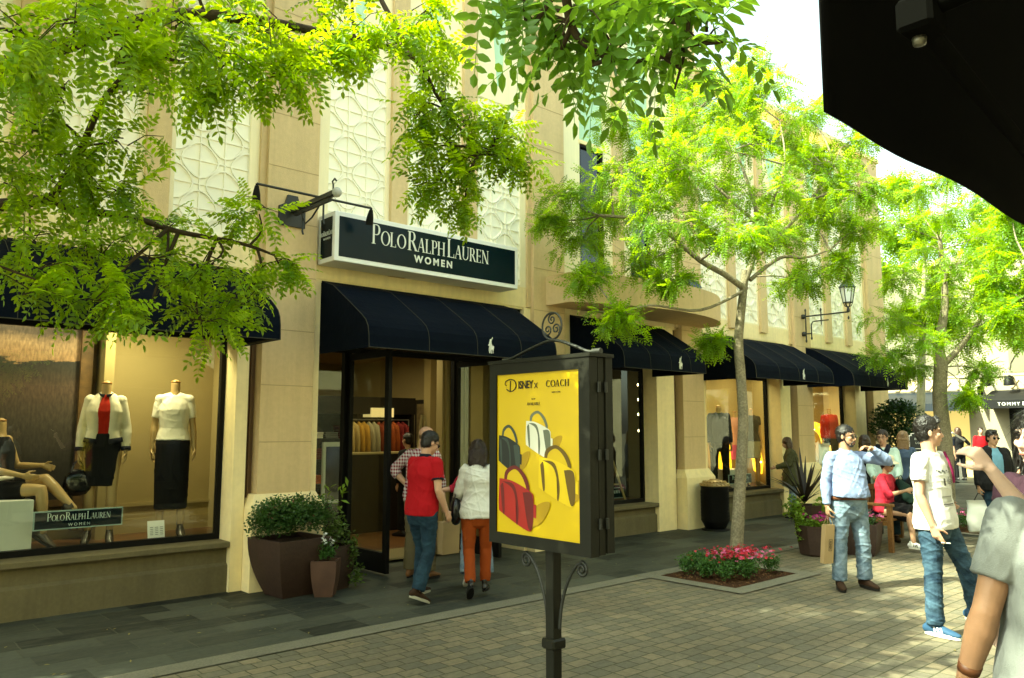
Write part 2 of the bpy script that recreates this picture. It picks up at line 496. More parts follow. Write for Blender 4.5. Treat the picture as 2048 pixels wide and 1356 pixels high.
frame_sheet('far_bed_kerb', 14.3, 15.6, 4.3, 5.3, 0.20, 0.008, m_kerbst)
sheet('far_bed_soil', 14.31, 15.59, 4.31, 5.29, 0.006, m_mulch)

# ------------------------------------------------------------------ the shop building
shop = thing('shop_building', (0, 8.3, 0), 'cream art deco shop building with taupe pilasters and white lattice relief panels along the street', 'building')
YW = 8.30
FACES = [(-0.42, 0.20), (3.69, 4.31), (7.79, 8.43), (11.35, 11.97), (15.30, 15.95), (18.88, 19.72)]
TOPS = [10.6, 10.6, 10.6, 10.6, 8.35, 8.35]
BAYS = [(0.20, 3.69, 10.2), (4.31, 7.79, 10.2), (8.43, 11.35, 10.2), (11.97, 15.30, 8.05), (15.95, 18.88, 8.05), (-4.2, -0.42, 10.2)]
BAND = 3.45
# upper walls
for (a, b, top) in BAYS:
    MB().box(a, b, YW + 0.04, YW + 0.5, BAND, top).build('upper_wall', m_cream, shop)
# back mass so the block has depth
MB().box(-4.2, 11.97, 8.9, 15.6, 3.5, 10.2).box(11.98, 19.7, 8.9, 15.6, 3.5, 8.05).build('rear_wall', m_pale, shop)
MB().box(19.5, 19.72, 8.9, 15.6, 0, 3.49).build('end_wall', m_pale, shop)

def pilaster(i):
    x0, x1 = FACES[i]; top = TOPS[i]
    mb = MB()
    mb.box(x0, x1, 8.20, 8.52, 0.98, top, 0)
    # thin step on the left flank
    mb.box(x0 - 0.07, x0, 8.26, 8.5, BAND, top, 0)
    # horizontal joints
    z = 1.55
    while z < top - 0.3:
        mb.box(x0 + 0.002, x1 - 0.002, 8.197, 8.20, z, z + 0.010, 1)
        z += 0.62
    o = mb.build('pilaster', [m_taupe, m_groove], shop)
    return o
def plinth(x0, x1, ext0=0.10, ext1=0.12):
    mb = MB()
    a, b = x0 - ext0, x1 + ext1
    y0 = 8.09
    mb.add([(a, y0, 0), (b, y0, 0), (b, 8.5, 0), (a, 8.5, 0), (a, y0, 0.86), (b, y0, 0.86), (b, 8.5, 0.86), (a, 8.5, 0.86),
            (a + 0.06, 8.18, 1.0), (b - 0.06, 8.18, 1.0), (b - 0.06, 8.5, 1.0), (a + 0.06, 8.5, 1.0)],
           [(0, 1, 5, 4), (1, 2, 6, 5), (3, 0, 4, 7), (4, 5, 9, 8), (5, 6, 10, 9), (7, 4, 8, 11), (8, 9, 10, 11)])
    return mb.build('plinth', m_pale if False else m_cream, shop)
for i in range(6):
    pilaster(i)
    plinth(*FACES[i])

# lower piers: (cream part, brown reveal) beside every pilaster
PIERS = [ # x0,x1 cream ; optional brown
    (3.45, 3.585), (4.31, 4.42), (7.66, 7.79), (8.43, 8.95), (10.72, 11.20), (11.97, 12.15), (14.75, 15.15), (15.95, 15.99), (18.10, 18.62), (0.20, 0.34), (-0.6, -0.42)]
for (a, b) in PIERS:
    MB().box(a, b, 8.28, 8.95 if a in (4.31, 7.66) else 8.645, 0.0, BAND - 0.01).build('pier', m_cream, shop)
for (a, b) in ((3.585, 3.69), (11.20, 11.35), (15.15, 15.30), (18.62, 18.88)):
    MB().box(a, b, 8.36, 8.6, 0.0, BAND - 0.01).box(a + (b - a) * .45, a + (b - a) * .6, 8.33, 8.36, 0.0, BAND - 0.01).build('brown_reveal', m_brown, shop)

# lintel band under the upper wall
for (a, b, top) in BAYS[:5]:
    MB().box(a, b, YW, YW + 0.04, BAND, 3.74).box(a, b, YW + 0.012, YW + 0.3, BAND - 0.03, BAND - 0.002).build('band', m_cream, shop)

def lattice(x0, x1, z0, z1, seed=0):
    mb = MB()
    y = YW + 0.036
    mb.box(x0, x1, y - 0.004, y + 0.003, z0, z1, 0)
    nx = 3; p = (x1 - x0) / nx
    nz = max(1, int(round((z1 - z0) / (p * 1.02)))); q = (z1 - z0) / nz
    w = 0.006; yf = y - 0.028
    for i in range(0, nx + 1):
        x = x0 + i * p
        xx0 = max(x0, x - w); xx1 = min(x1, x + w)
        mb.box(xx0, xx1, yf + 0.004, y - 0.004, z0, z1, 0)
    for j in range(nz + 1):
        z = z0 + j * q
        mb.box(x0, x1, yf + 0.007, y - 0.0045, max(z0, z - 0.006), min(z1, z + 0.006), 0)
    # interlacing round petals
    seg = 20; w = 0.0075
    for i in range(-1, nx + 2):
        for j in range(0, nz + 1):
            if (i + j) % 2: continue
            cx, cz = x0 + i * p, z0 + j * q
            rx, rz = p * 0.70, q * 0.70
            ring = []
            for k in range(seg):
                a0 = 2 * math.pi * k / seg; a1 = 2 * math.pi * (k + 1) / seg
                def P(a, dr, yy):
                    # pinch into an ogee petal
                    rr = 1 + 0.05 * math.cos(4 * a)
                    return (cx + (rx * rr + dr) * math.cos(a), yy, cz + (rz * rr + dr) * math.sin(a))
                pts = [P(a0, -w, yf), P(a1, -w, yf), P(a1, w, yf), P(a0, w, yf)]
                xs = [t[0] for t in pts]; zs = [t[2] for t in pts]
                if min(xs) < x0 or max(xs) > x1 or min(zs) < z0 or max(zs) > z1: continue
                mb.prism(pts, (0, 0.025, 0), 0)
    return mb.build('lattice_panel', m_lattice, shop)

def upper_bay(a, b, top, ltop=6.4, strip_bottom=3.6, mint=True):
    W = b - a
    sw = 0.24
    pitch = W / 3
    for k in range(3):
        c = a + pitch * (k + 0.5)
        hw = 0.40 if W > 3.3 else (pitch / 2 - 0.17)
        x0, x1 = c - hw, c + hw
        lattice(x0, x1, 3.77, ltop)
        # cream border around the panel
        l = a + pitch * k + (sw / 2 if k else 0); r = a + pitch * (k + 1) - (sw / 2 if k < 2 else 0)
        mb = MB().box(l, x0, YW, YW + 0.04, 3.74, top).box(x1, r, YW, YW + 0.04, 3.74, top)
        mb.box(x0, x1, YW, YW + 0.04, 3.74, 3.77).box(x0, x1, YW, YW + 0.04, ltop, ltop + 0.25)
        # tapered cream flanks around the mint panel
        zt = top
        zb = ltop + 0.25
        y = YW + 0.002
        mb.prism([(x0, y, zb), (c - 0.05, y, zb), (x0, y, zt)], (0, 0.036, 0)).prism([(x1, y, zb), (x1, y, zt), (c + 0.05, y, zb)], (0, 0.036, 0))
        mb.build('panel_border', m_pale, shop)
        MB().box(x0, x1, YW + 0.030, YW + 0.0385, zb, zt).build('mint_panel', m_mint, shop)
    for k in (1, 2):
        x = a + pitch * k
        MB().box(x - sw / 2, x + sw / 2, YW - 0.06, YW + 0.04, strip_bottom, top + 0.1).build('strip_pilaster', m_taupe, shop)

upper_bay(*BAYS[5]); upper_bay(*BAYS[0]); upper_bay(*BAYS[1]); 
upper_bay(BAYS[3][0], BAYS[3][1], BAYS[3][2]); upper_bay(BAYS[4][0], BAYS[4][1], BAYS[4][2])
# parapet copings
MB().box(-4.3, 12.05, 8.16, 8.6, 10.6, 10.72).build('coping', m_cream, shop)
MB().box(11.98, 19.8, 8.16, 8.6, 8.35, 8.45).build('coping', m_cream, shop)
# balcony bay with tall windows
m_winglass = M('dark_upper_glass', (0.01, 0.018, 0.03), 0.05, 0.6)
for (x0, x1) in ((8.85, 9.42), (10.08, 10.62)):
    mb = MB(); z0, z1 = 4.1, 6.2
    fr = MB().box(x0, x0 + 0.04, 8.28, 8.34, z0, z1).box(x1 - 0.04, x1, 8.28, 8.34, z0, z1).box(x0 + .04, x1 - .04, 8.28, 8.34, z0, z0 + 0.04).box(x0 + .04, x1 - .04, 8.28, 8.34, z1 - 0.04, z1).box(x0 + .04, x1 - .04, 8.29, 8.338, 5.1, 5.13)
    w = fr.build('upper_window', m_black, shop)
    MB().box(x0 + 0.04, x1 - 0.04, 8.325, 8.335, z0 + 0.04, z1 - 0.04).build('pane', m_winglass, w)
    MB().box(x0, x1, 8.30, 8.34, 6.26, 10.2).build('mint_panel', m_mint, shop)
    MB().box(x0 - 0.02, x1 + 0.02, 8.255, 8.34, 6.2, 6.26).build('window_head', m_cream, shop)
for (a, b) in ((8.43, 8.85), (9.42, 10.08), (10.62, 11.35)):
    MB().box(a, b, 8.262, 8.34, 3.74, 10.4).build('tower_pier', m_pale, shop)
MB().box(9.62, 9.88, 8.235, 8.262, 3.9, 10.5).build('strip_pilaster', m_taupe, shop)

# balcony / curved canopy
def catmull(pts, n=8):
    out = []
    P = [Vector(p) for p in pts]
    for i in range(len(P) - 1):
        p0 = P[max(i - 1, 0)]; p1 = P[i]; p2 = P[i + 1]; p3 = P[min(i + 2, len(P) - 1)]
        for k in range(n):
            t = k / n
            out.append(0.5 * ((2 * p1) + (-p0 + p2) * t + (2 * p0 - 5 * p1 + 4 * p2 - p3) * t * t + (-p0 + 3 * p1 - 3 * p2 + p3) * t ** 3))
    out.append(P[-1])
    return out
curve = [(8.03, 8.2), (8.03, 7.72)] + [tuple(p[:2]) for p in catmull([(8.03, 7.72, 0), (8.5, 7.50, 0), (9.4, 7.27, 0), (10.2, 7.22, 0), (11.1, 7.36, 0), (11.75, 7.66, 0), (12.0, 7.95, 0), (11.95, 8.2, 0)], 6)][1:]
mb = MB()
n = len(curve)
zb, zt = 3.50, 3.93
vs = [(x, y, zb) for x, y in curve] + [(x, y, zt) for x, y in curve]
mb.add(vs, [(i, i + 1, n + i + 1, n + i) for i in range(1, n - 1)], 0, True)
mb.add(vs, [(0, 1, n + 1, n)], 0)
mb.add(vs, [tuple(range(n))[::-1], tuple(range(n, 2 * n))], 1)
mb.build('curved_canopy', [m_taupe, m_taupe], shop)

# display window bases, sills, frames, glass, and display rooms
def window(x0, x1, ztop=2.72, base=True, zs=0.52, back=9.75, name='display_window', wallmat=None, ext=0.35):
    if base:
        MB().box(x0, x1, 8.36, 8.58, 0.0, zs - 0.06).box(x0, x1, 8.325, 8.36, 0.0, 0.27).prism([(x0, 8.325, .27), (x0, 8.36, .27), (x0, 8.36, .30)], (x1 - x0, 0, 0)).build('window_base', m_sill, shop)
        MB().box(x0 - 0.0, x1 + 0.0, 8.27, 8.60, zs - 0.06, zs, bev=0.008).build('sill', m_sill, shop)
    fr = MB()
    f = 0.05
    fr.box(x0, x0 + f, 8.57, 8.64, zs, ztop).box(x1 - f, x1, 8.57, 8.64, zs, ztop).box(x0 + f, x1 - f, 8.57, 8.64, zs, zs + 0.06).box(x0 + f, x1 - f, 8.57, 8.64, ztop - f, ztop)
    w = fr.build(name, m_black, shop)
    MB().add([(x0 + f, 8.60, zs + 0.06), (x1 - f, 8.60, zs + 0.06), (x1 - f, 8.60, ztop - f), (x0 + f, 8.60, ztop - f)], [(0, 1, 2, 3)]).build('pane', m_glass, w)
    MB().box(x0, x1, 8.36, 8.62, ztop, BAND - 0.035).build('window_head', m_black, shop)
    # display room
    wm = wallmat or m_interior
    xr = x1 + ext
    MB().box(x0 - 0.25, xr, 8.65, back, zs - 0.10, zs - 0.0).build('display_floor', m_woodfloor, shop)
    MB().box(x0 - 0.25, xr, back, back + 0.08, zs, 3.3).box(x0 - 0.30, x0 - 0.25, 8.96, back, zs, 3.3).box(xr, xr + 0.05, 8.66, back, zs, 3.3).build('display_wall', wm, shop)
    MB().box(x0 - 0.25, xr, 8.65, back, 3.0, 3.1).build('display_ceiling', wm, shop)
    MB().box(x0 - 0.25, xr, back - 0.03, back, zs, zs + 0.16).box(x0 - 0.25, xr, back - 0.045, back - 0.03, zs + 0.30, zs + 0.33).box(x0 - 0.25, xr, back - 0.02, back, zs + 0.16, zs + 0.34).build('wainscot', wm, shop)
    return w
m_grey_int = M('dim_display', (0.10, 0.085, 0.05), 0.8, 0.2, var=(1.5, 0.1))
window(0.34, 3.45, back=9.7, ext=0.30)
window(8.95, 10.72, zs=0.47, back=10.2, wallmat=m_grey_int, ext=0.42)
window(12.15, 14.75, zs=0.50, ext=1.12)
window(15.99, 18.10, zs=0.50, ext=1.5)

# doorway
fr = MB()
for (a, b) in ((4.42, 4.47), (5.10, 5.20), (6.86, 6.94), (7.61, 7.66)):
    fr.box(a, b, 8.87, 8.95, 0.0, 2.72)
for (a, b) in ((4.47, 5.10), (6.94, 7.61)):
    fr.box(a, b, 8.88, 8.94, 0.0, 0.16).box(a, b, 8.88, 8.94, 2.66, 2.72)
fr.box(5.20, 6.86, 8.88, 8.94, 2.66, 2.72)
df = fr.build('door_frame', m_black, shop)
for (a, b) in ((4.47, 5.10), (6.94, 7.61)):
    MB().add([(a, 8.91, .16), (b, 8.91, .16), (b, 8.91, 2.66), (a, 8.91, 2.66)], [(0, 1, 2, 3)]).build('pane', m_glass, df)
MB().box(4.42, 7.66, 8.36, 8.95, 2.72, BAND - 0.035).build('door_head', m_black, shop)
for xh in (5.17, 6.90):
    f = MB()
    a, b = xh - 0.025, xh + 0.025
    f.box(a, b, 7.92, 8.00, 0.03, 2.64).box(a, b, 8.80, 8.865, 0.03, 2.64).box(a, b, 8.0, 8.8, 0.03, 0.26).box(a, b, 8.0, 8.8, 2.56, 2.64)
    d = f.build('door', m_black, shop)
    MB().add([(xh, 8.0, .26), (xh, 8.8, .26), (xh, 8.8, 2.56), (xh, 8.0, 2.56)], [(0, 1, 2, 3)]).build('pane', m_glass, d)
    s = 1 if xh < 6 else -1
    MB().tube([(xh + 0.026 * s, 8.05, 0.95), (xh + 0.07 * s, 8.05, 0.95), (xh + 0.07 * s, 8.05, 1.25), (xh + 0.026 * s, 8.05, 1.25)], 0.012).build('handle', m_iron, d)
# shop interior
MB().box(4.2, 11.0, 8.95, 15.5, -0.06, 0.03).build('shop_floor', m_woodfloor, shop)
MB().box(5.2, 6.86, 8.7, 9.4, 0.03, 0.05).build('door_mat', M('sisal_mat', (0.30, 0.24, 0.12), 0.9, 0.1, var=(60, 0.2)), shop)
MB().box(4.0, 11.0, 15.4, 15.5, 0, 3.2).box(3.95, 4.05, 9.9, 15.4, 0, 3.2).build('shop_wall', m_interior, shop)
MB().box(8.9, 9.0, 9.3, 15.4, 0, 3.2).box(7.75, 9.0, 9.2, 9.3, 0, 3.2).box(8.5, 8.9, 11.7, 11.9, 0, 3.2).build('shop_wall', m_interior, shop)
MB().box(3.95, 11.0, 8.97, 15.5, 3.1, 3.2).build('shop_ceiling', M('shop_ceiling_paint', (0.42, 0.30, 0.15), 0.8, 0.2), shop)
for k in range(5):   # fluted pilaster inside the right of the door
    pass
mb = MB()
for k in range(5):
    mb.box(7.24 + k * 0.09, 7.30 + k * 0.09, 9.55, 9.6, 0.0, 3.1)
mb.box(7.2, 7.75, 9.6, 9.75, 0, 3.1)
mb.build('fluted_pilaster', m_interior, shop)
# ------------------------------------------------------------------ awnings
PROF = [(8.26, 3.42), (8.0, 3.335), (7.6, 3.085), (7.36, 2.93), (7.27, 2.86), (7.225, 2.79), (7.205, 2.70), (7.20, 2.56)]
def rider(mb, cx, y, cz, h, mi=0, th=0.003, flip=1):
    """small horse-and-rider emblem as one flat outline, height h"""
    outl = [(-.10, 0.0), (-.04, 0.0), (-.09, .10), (-.10, .22), (-.03, .16), (.0, .02), (.05, -.03), (.08, .0), (.05, .08), (.07, .2), (.13, .24), (.16, .12), (.15, .0), (.20, .0), (.21, .14), (.25, .30), (.27, .42), (.22, .46), (.10, .46), (.07, .60), (.05, .70), (.07, .76), (.14, .88), (.17, .97), (.13, 1.0), (.10, .93), (.02, .84), (-.03, .86), (-.08, .82), (-.07, .76), (-.12, .66), (-.13, .56), (-.20, .50), (-.19, .44), (-.12, .44), (-.14, .30), (-.15, .14)]
    pts = [(cx + flip * p[0] * h, y, cz + p[1] * h) for p in outl]
    bm = bmesh.new()
    vs = [bm.verts.new(p) for p in pts]
    f = bm.faces.new(vs)
    bmesh.ops.triangulate(bm, faces=[f])
    bm.verts.index_update()
    mb.add([v.co[:] for v in bm.verts], [[v.index for v in f.verts] for f in bm.faces], mi)
    bm.free()

def awning(x0, x1, label, emb=0.55, seams=(0.28, 0.53, 0.78), group='navy awnings over the shop windows'):
    t = thing('awning', ((x0 + x1) / 2, 8.25, 2.56), label, 'awning', group)
    # canvas: front sheet with side cheeks
    mb = MB()
    nx = 24
    P = [Vector((y, z)) for y, z in PROF]
    rows = []
    for i in range(nx + 1):
        x = x0 + (x1 - x0) * i / nx
        sag = 0.010 * math.sin(math.pi * ((i / nx * (len(seams) + 1)) % 1.0))
        rows.append([(x, y + (sag if 0 < k < 5 else 0), z - (sag * 0.8 if 0 < k < 5 else 0)) for k, (y, z) in enumerate(PROF)])
    vs = [p for r in rows for p in r]; m = len(PROF)
    mb.add(vs, [(i * m + k, i * m + k + 1, (i + 1) * m + k + 1, (i + 1) * m + k) for i in range(nx) for k in range(m - 1)], 0, False)
    for i in (0, nx):
        r = rows[i]
        side = r + [(r[0][0], 8.26, 2.56)]
        mb.add(side, [tuple(range(len(side)))], 0)
    c = mb.build('canvas', m_navy, t)
    sol = c.modifiers.new('thickness', 'SOLIDIFY'); sol.thickness = 0.006; sol.offset = 0
    for p in c.data.polygons: p.use_smooth = False
    # piping on cheeks edges, seams and lower hem
    pp = MB()
    for x in (x0, x1):
        pp.tube([(x, y - 0.004, z) for y, z in PROF], 0.0045, 5)
    for s_ in seams:
        x = x0 + (x1 - x0) * s_
        pp.tube([(x, y - 0.004, z + 0.001) for y, z in PROF], 0.0032, 5)
    pp.tube([(x0, 7.196, 2.562), (x1, 7.196, 2.562)], 0.0045, 5)
    pp.build('piping', m_piping, t)
    # steel frame beneath
    fm = MB()
    fm.tube([(x0 + .02, 7.23, 2.575), (x1 - .02, 7.23, 2.575)], 0.013, 6).tube([(x0 + .02, 8.2, 2.575), (x0 + .02, 7.23, 2.575)], 0.013, 6).tube([(x1 - .02, 8.2, 2.575), (x1 - .02, 7.23, 2.575)], 0.013, 6)
    fm.build('frame', m_black, t)
    em = MB()
    rider(em, x0 + (x1 - x0) * emb, 7.193, 2.60, 0.20)
    em.build('emblem', m_emblem, t)
    return t
awning(0.35, 3.42, 'navy canvas awning over the left display window with three dressed mannequins', emb=0.5)
awning(4.42, 7.24, 'navy canvas awning over the open shop doorway, under the long sign', emb=0.60)
awning(8.60, 10.58, 'navy canvas awning beneath the curved taupe canopy, the narrowest awning', emb=0.66, seams=(0.3, 0.55, 0.8))
awning(12.06, 14.85, 'navy canvas awning behind the young tree trunk, over the gold lit display window', emb=0.58)
awning(15.72, 18.35, 'navy canvas awning over the farthest shop window with the red sweater', emb=0.60)

# ------------------------------------------------------------------ the long shop sign
t = thing('shop_sign', (5.7, 7.98, 3.55), 'long dark green shop sign box with white border above the doorway awning', 'sign')
X0, X1, Y0, Z0, Z1 = 4.36, 7.18, 7.88, 3.60, 4.18
MB().box(X0, X1, Y0, 8.27, Z0, Z1, bev=0.006).build('sign_box', m_white, t)
bd = 0.055
face = MB().box(X0 + bd, X1 - bd, Y0 - 0.003, Y0 - 0.0005, Z0 + bd, Z1 - bd).box(X0 - 0.003, X0 - 0.0005, Y0 + bd, 8.20, Z0 + bd, Z1 - bd)
face.build('sign_face', m_signface, t)
lt = MB()
cxs = (X0 + X1) / 2 - 0.02
serif_line(lt, 'POLO RALPH LAUREN', 0.238, (cxs, Y0 - 0.003, 3.87), (1, 0, 0), (0, 0, 1), (0, -1, 0), small=0.74, cond=0.80, gap=0.10)
add_mesh(lt, text_mesh('WOMEN', 0.122, (cxs, Y0 - 0.006, 3.735), (1, 0, 0), (0, 0, 1), (0, -1, 0), spacing=1.45, bold=0.004))
serif_line(lt, 'POLO RALPH LAUREN', 0.062, (X0 - 0.003, (Y0 + 8.22) / 2, 3.915), (0, -1, 0), (0, 0, 1), (-1, 0, 0), small=0.74, cond=0.62, gap=0.10, thick=0.003)
add_mesh(lt, text_mesh('WOMEN', 0.036, (X0 - 0.006, (Y0 + 8.22) / 2, 3.865), (0, -1, 0), (0, 0, 1), (-1, 0, 0), spacing=1.3, extrude=0.001))
lt.build('lettering', m_emblem, t)

# projecting iron bracket with two spotlights
t = thing('sign_bracket', (3.98, 8.2, 4.15), 'black iron bracket with two small spotlights on a cross bar, beside the long sign', 'bracket')
mb = MB()
mb.prism([(3.82, 8.17, 3.98), (4.14, 8.17, 3.98), (4.14, 8.17, 4.20), (4.07, 8.17, 4.24), (4.04, 8.17, 4.34), (3.92, 8.17, 4.34), (3.89, 8.17, 4.24), (3.82, 8.17, 4.20)], (0, 0.03, 0))
mb.build('wall_plate', m_iron, t)
mb = MB().box(3.95, 4.01, 7.22, 8.17, 4.13, 4.18).box(3.965, 3.995, 7.3, 8.1, 4.085, 4.13)
mb.tube([(3.98, 7.95, 4.08), (3.98, 7.85, 3.95), (3.98, 7.7, 3.99), (3.98, 7.55, 4.08)], 0.010, 6)
mb.tube([(3.98, 7.92, 4.1), (3.98, 7.92, 3.88), (3.98, 7.90, 3.84)], 0.012, 6).tube([(3.98, 7.45, 4.1), (3.98, 7.45, 3.92), (3.98, 7.43, 3.86)], 0.012, 6)
mb.tube([(3.98, 7.25, 4.18), (3.98, 7.25, 4.25), (3.98, 7.27, 4.29), (3.98, 7.22, 4.31), (3.98, 7.19, 4.28)], 0.010, 6)
mb.build('beam', m_iron, t)
mb = MB().lathe([(0.005, -0.055), (0.03, -0.045), (0.05, -0.015), (0.05, 0.015), (0.03, 0.045), (0.005, 0.055)], (3.98, 7.17, 4.15), 14)
mb.build('ball', M('grey_stone_ball', (0.45, 0.45, 0.40), 0.5, var=(10, 0.2)), t)
MB().tube([(3.30, 7.6, 4.20), (4.66, 7.6, 4.20)], 0.014, 8).build('cross_bar', m_iron, t)
for x in (3.30, 4.66):
    d = Vector((0.15 if x < 4 else 0.1, 0.35, -0.8)).normalized()
    c0 = Vector((x, 7.6, 4.18))
    MB().tube([c0, c0 + d * 0.05, c0 + d * 0.09, c0 + d * 0.17], [0.02, 0.032, 0.04, 0.045], 10).tube([c0 + Vector((0, 0, .02)), c0], 0.015, 6).build('spotlight', m_black, t)

# spotlights on the curved canopy
for (x, y, lab) in ((8.75, 7.75, 'dark floodlight on top of the curved canopy, nearer the doorway'), (10.75, 7.55, 'dark floodlight on top of the curved canopy, at its far rounded end')):
    t = thing('floodlight', (x, y, 3.93), lab, 'floodlight', 'floodlights on the curved canopy')
    mb = MB().box(x - 0.03, x + 0.03, y - 0.02, y + 0.02, 3.93, 4.03)
    mb.build('stand', m_black, t)
    bm = MB(); 
    q = [(x - .16, y - .10, 4.00), (x + .16, y - .10, 4.00), (x + .16, y + .06, 4.02), (x - .16, y + .06, 4.02), (x - .12, y - .05, 4.13), (x + .12, y - .05, 4.13), (x + .14, y + .14, 4.19), (x - .14, y + .14, 4.19)]
    bm.add(q, [(0, 3, 2, 1), (4, 5, 6, 7), (0, 1, 5, 4), (1, 2, 6, 5), (2, 3, 7, 6), (3, 0, 4, 7)])
    bm.build('lamp_body', M('dark_lamp_body', (0.02, 0.035, 0.04), 0.35, 0.5), t)

# wall lantern
t = thing('wall_lantern', (15.66, 8.2, 3.7), 'old fashioned street lantern on an iron bracket fixed to the pilaster', 'lantern')
X = 15.62
mb = MB()
mb.tube([(X, 8.12, 3.55), (X, 8.12, 4.16)], 0.014, 8)
mb.tube([(X, 8.2, 4.05), (X, 7.2, 4.05)], 0.016, 8)
mb.tube([(X, 8.2, 3.68), (X, 8.0, 3.68)], 0.014, 8)
mb.tube([(X, 8.0, 3.60), (X, 8.0, 3.86), (X, 7.97, 3.92), (X, 7.9, 3.93), (X, 7.62, 3.93)], 0.013, 8)
mb.tube([(X, 7.78, 3.84), (X, 7.78, 4.14)], 0.012, 6)
for (y, z) in ((8.17, 4.05), (8.17, 3.68)):
    mb.lathe([(0.01, -0.05), (0.045, -0.04), (0.05, 0), (0.045, 0.04), (0.01, 0.05)], (X, y, z), 10)
for (y, z) in ((8.12, 4.18), (8.12, 3.53), (7.78, 4.16), (7.2, 3.93), (8.0, 3.58)):
    mb.lathe([(0.004, -0.04), (0.02, -0.015), (0.02, 0.015), (0.004, 0.04)], (X, y, z), 8)
mb.lathe([(0.02, -0.02), (0.035, 0.0), (0.03, 0.04), (0.015, 0.1)], (X, 7.2, 4.06), 10)
mb.build('bracket', m_iron, t)
def hexpr(mb, c, z0, r0, z1, r1, mi=0, n=6):
    vs = [(c[0] + r * math.cos(2 * math.pi * k / n), c[1] + r * math.sin(2 * math.pi * k / n), z) for (r, z) in ((r0, z0), (r1, z1)) for k in range(n)]
    mb.add(vs, [(k, (k + 1) % n, n + (k + 1) % n, n + k) for k in range(n)], mi)
lc = (X, 7.2)
mb = MB()
for k in range(6):
    a = 2 * math.pi * k / 6
    ca, sa = math.cos(a), math.sin(a)
    mb.tube([(X + .02 * ca, 7.2 + .02 * sa, 4.15), (X + .06 * ca, 7.2 + .06 * sa, 4.17), (X + .09 * ca, 7.2 + .09 * sa, 4.24), (X + .145 * ca, 7.2 + .145 * sa, 4.55)], 0.009, 5)
for z, r in ((4.24, 0.09), (4.55, 0.145)):
    ring = [(X + r * math.cos(2 * math.pi * k / 6), 7.2 + r * math.sin(2 * math.pi * k / 6), z) for k in range(7)]
    mb.tube(ring, 0.010, 5)
mb.build('cage', m_iron, t)
mb = MB(); hexpr(mb, lc, 4.55, 0.17, 4.66, 0.09); hexpr(mb, lc, 4.66, 0.09, 4.72, 0.05); hexpr(mb, lc, 4.72, 0.05, 4.76, 0.055); hexpr(mb, lc, 4.76, 0.055, 4.80, 0.01); hexpr(mb, lc, 4.545, 0.0, 4.55, 0.17)
mb.build('hood', M('green_black_metal', (0.03, 0.06, 0.05), 0.4, 0.5), t)
mb = MB(); hexpr(mb, lc, 4.25, 0.082, 4.54, 0.135)
mb.build('glass', M('milky_glass', (0.75, 0.78, 0.72), 0.3, 0.5), t)

# ------------------------------------------------------------------ poster stand in the street
t = thing('poster_stand', (3.44, 3.50, 0), 'tall dark metal poster stand in the street with a yellow handbag poster and scroll finial', 'poster stand')
XF = 3.34
YA, YB, ZA, ZB = 3.06, 3.94, 0.98, 2.114
fw_ = 0.085
m_box = M('dark_olive_metal', (0.017, 0.017, 0.011), 0.5, 0.18, var=(4, 0.18), bump=(90, 0.1))
mb = MB()
mb.box(XF, XF + 0.07, YA, YB, ZA, ZA + fw_ - .015).box(XF, XF + 0.07, YA, YB, ZB - fw_ + .015, ZB).box(XF, XF + 0.07, YA, YA + fw_, ZA + fw_ - .015, ZB - fw_ + .015).box(XF, XF + 0.07, YB - fw_ + .02, YB, ZA + fw_ - .015, ZB - fw_ + .015)
mb.box(XF + 0.08, XF + 0.13, YA + 0.005, YB - 0.005, ZA + 0.004, ZB - 0.004)
mb.box(XF + 0.14, XF + 0.20, YA - 0.002, YB + 0.002, ZA + 0.01, ZB - 0.0)
mb.box(XF + 0.06, XF + 0.15, YA + 0.02, YB - 0.02, ZA + 0.02, ZB - 0.02)
mb.box(XF - 0.008, XF + 0.205, YA - 0.012, YB + 0.012, ZB, ZB + 0.022)
mb.build('case', m_box, t)
mb = MB()
for z in (1.16, 1.55, 1.94):
    for x in (XF + 0.075, XF + 0.135):
        MB().tube([(x, YA - 0.006, z - 0.03), (x, YA - 0.006, z + 0.03)], 0.010, 8).build('hinge', m_iron, t)
mb = MB().box(3.405, 3.475, 3.425, 3.495, 0.0, 0.98, bev=0.004).box(3.385, 3.495, 3.405, 3.515, 0.40, 0.46, bev=0.01)
mb.build('post', m_box, t)
def spiral(c, r0, r1, turns, a0, ax1, ax2, n=26, sgn=1):
    out = []
    for k in range(n + 1):
        u = k / n; r = r0 + (r1 - r0) * u; a = a0 + sgn * u * turns * 2 * math.pi
        out.append(Vector(c) + Vector(ax1) * (r * math.cos(a)) + Vector(ax2) * (r * math.sin(a)))
    return out
AY, AZ_ = (0, 1, 0), (0, 0, 1)
for s_ in (-1, 1):
    mb = MB()
    pts = [(3.44, 3.46 + s_ * 0.05, 0.52), (3.44, 3.46 + s_ * 0.07, 0.66), (3.44, 3.46 + s_ * 0.12, 0.80), (3.44, 3.46 + s_ * 0.19, 0.90), (3.44, 3.46 + s_ * 0.235, 0.925)]
    sp = spiral((3.44, 3.46 + s_ * 0.235, 0.885), 0.045, 0.008, 1.6, math.pi / 2, (0, s_, 0), AZ_, 24, -1)
    mb.tube(catmull(pts, 4)[:-1] + sp, 0.0085, 6, flat=1.3)
    mb.build('scroll_bracket', m_iron, t)
mb = MB()
arch = catmull([(3.44, YA + 0.02, 2.15), (3.44, YA + 0.10, 2.155), (3.44, YA + 0.22, 2.20), (3.44, 3.46, 2.245), (3.44, YB - 0.26, 2.20), (3.44, YB - 0.10, 2.155), (3.44, YB - 0.02, 2.15)], 5)
mb.tube(arch, 0.010, 6, flat=1.4)
mb.tube([(3.44, YA + 0.06, 2.15), (3.44, YA - 0.005, 2.15)], 0.018, 8)
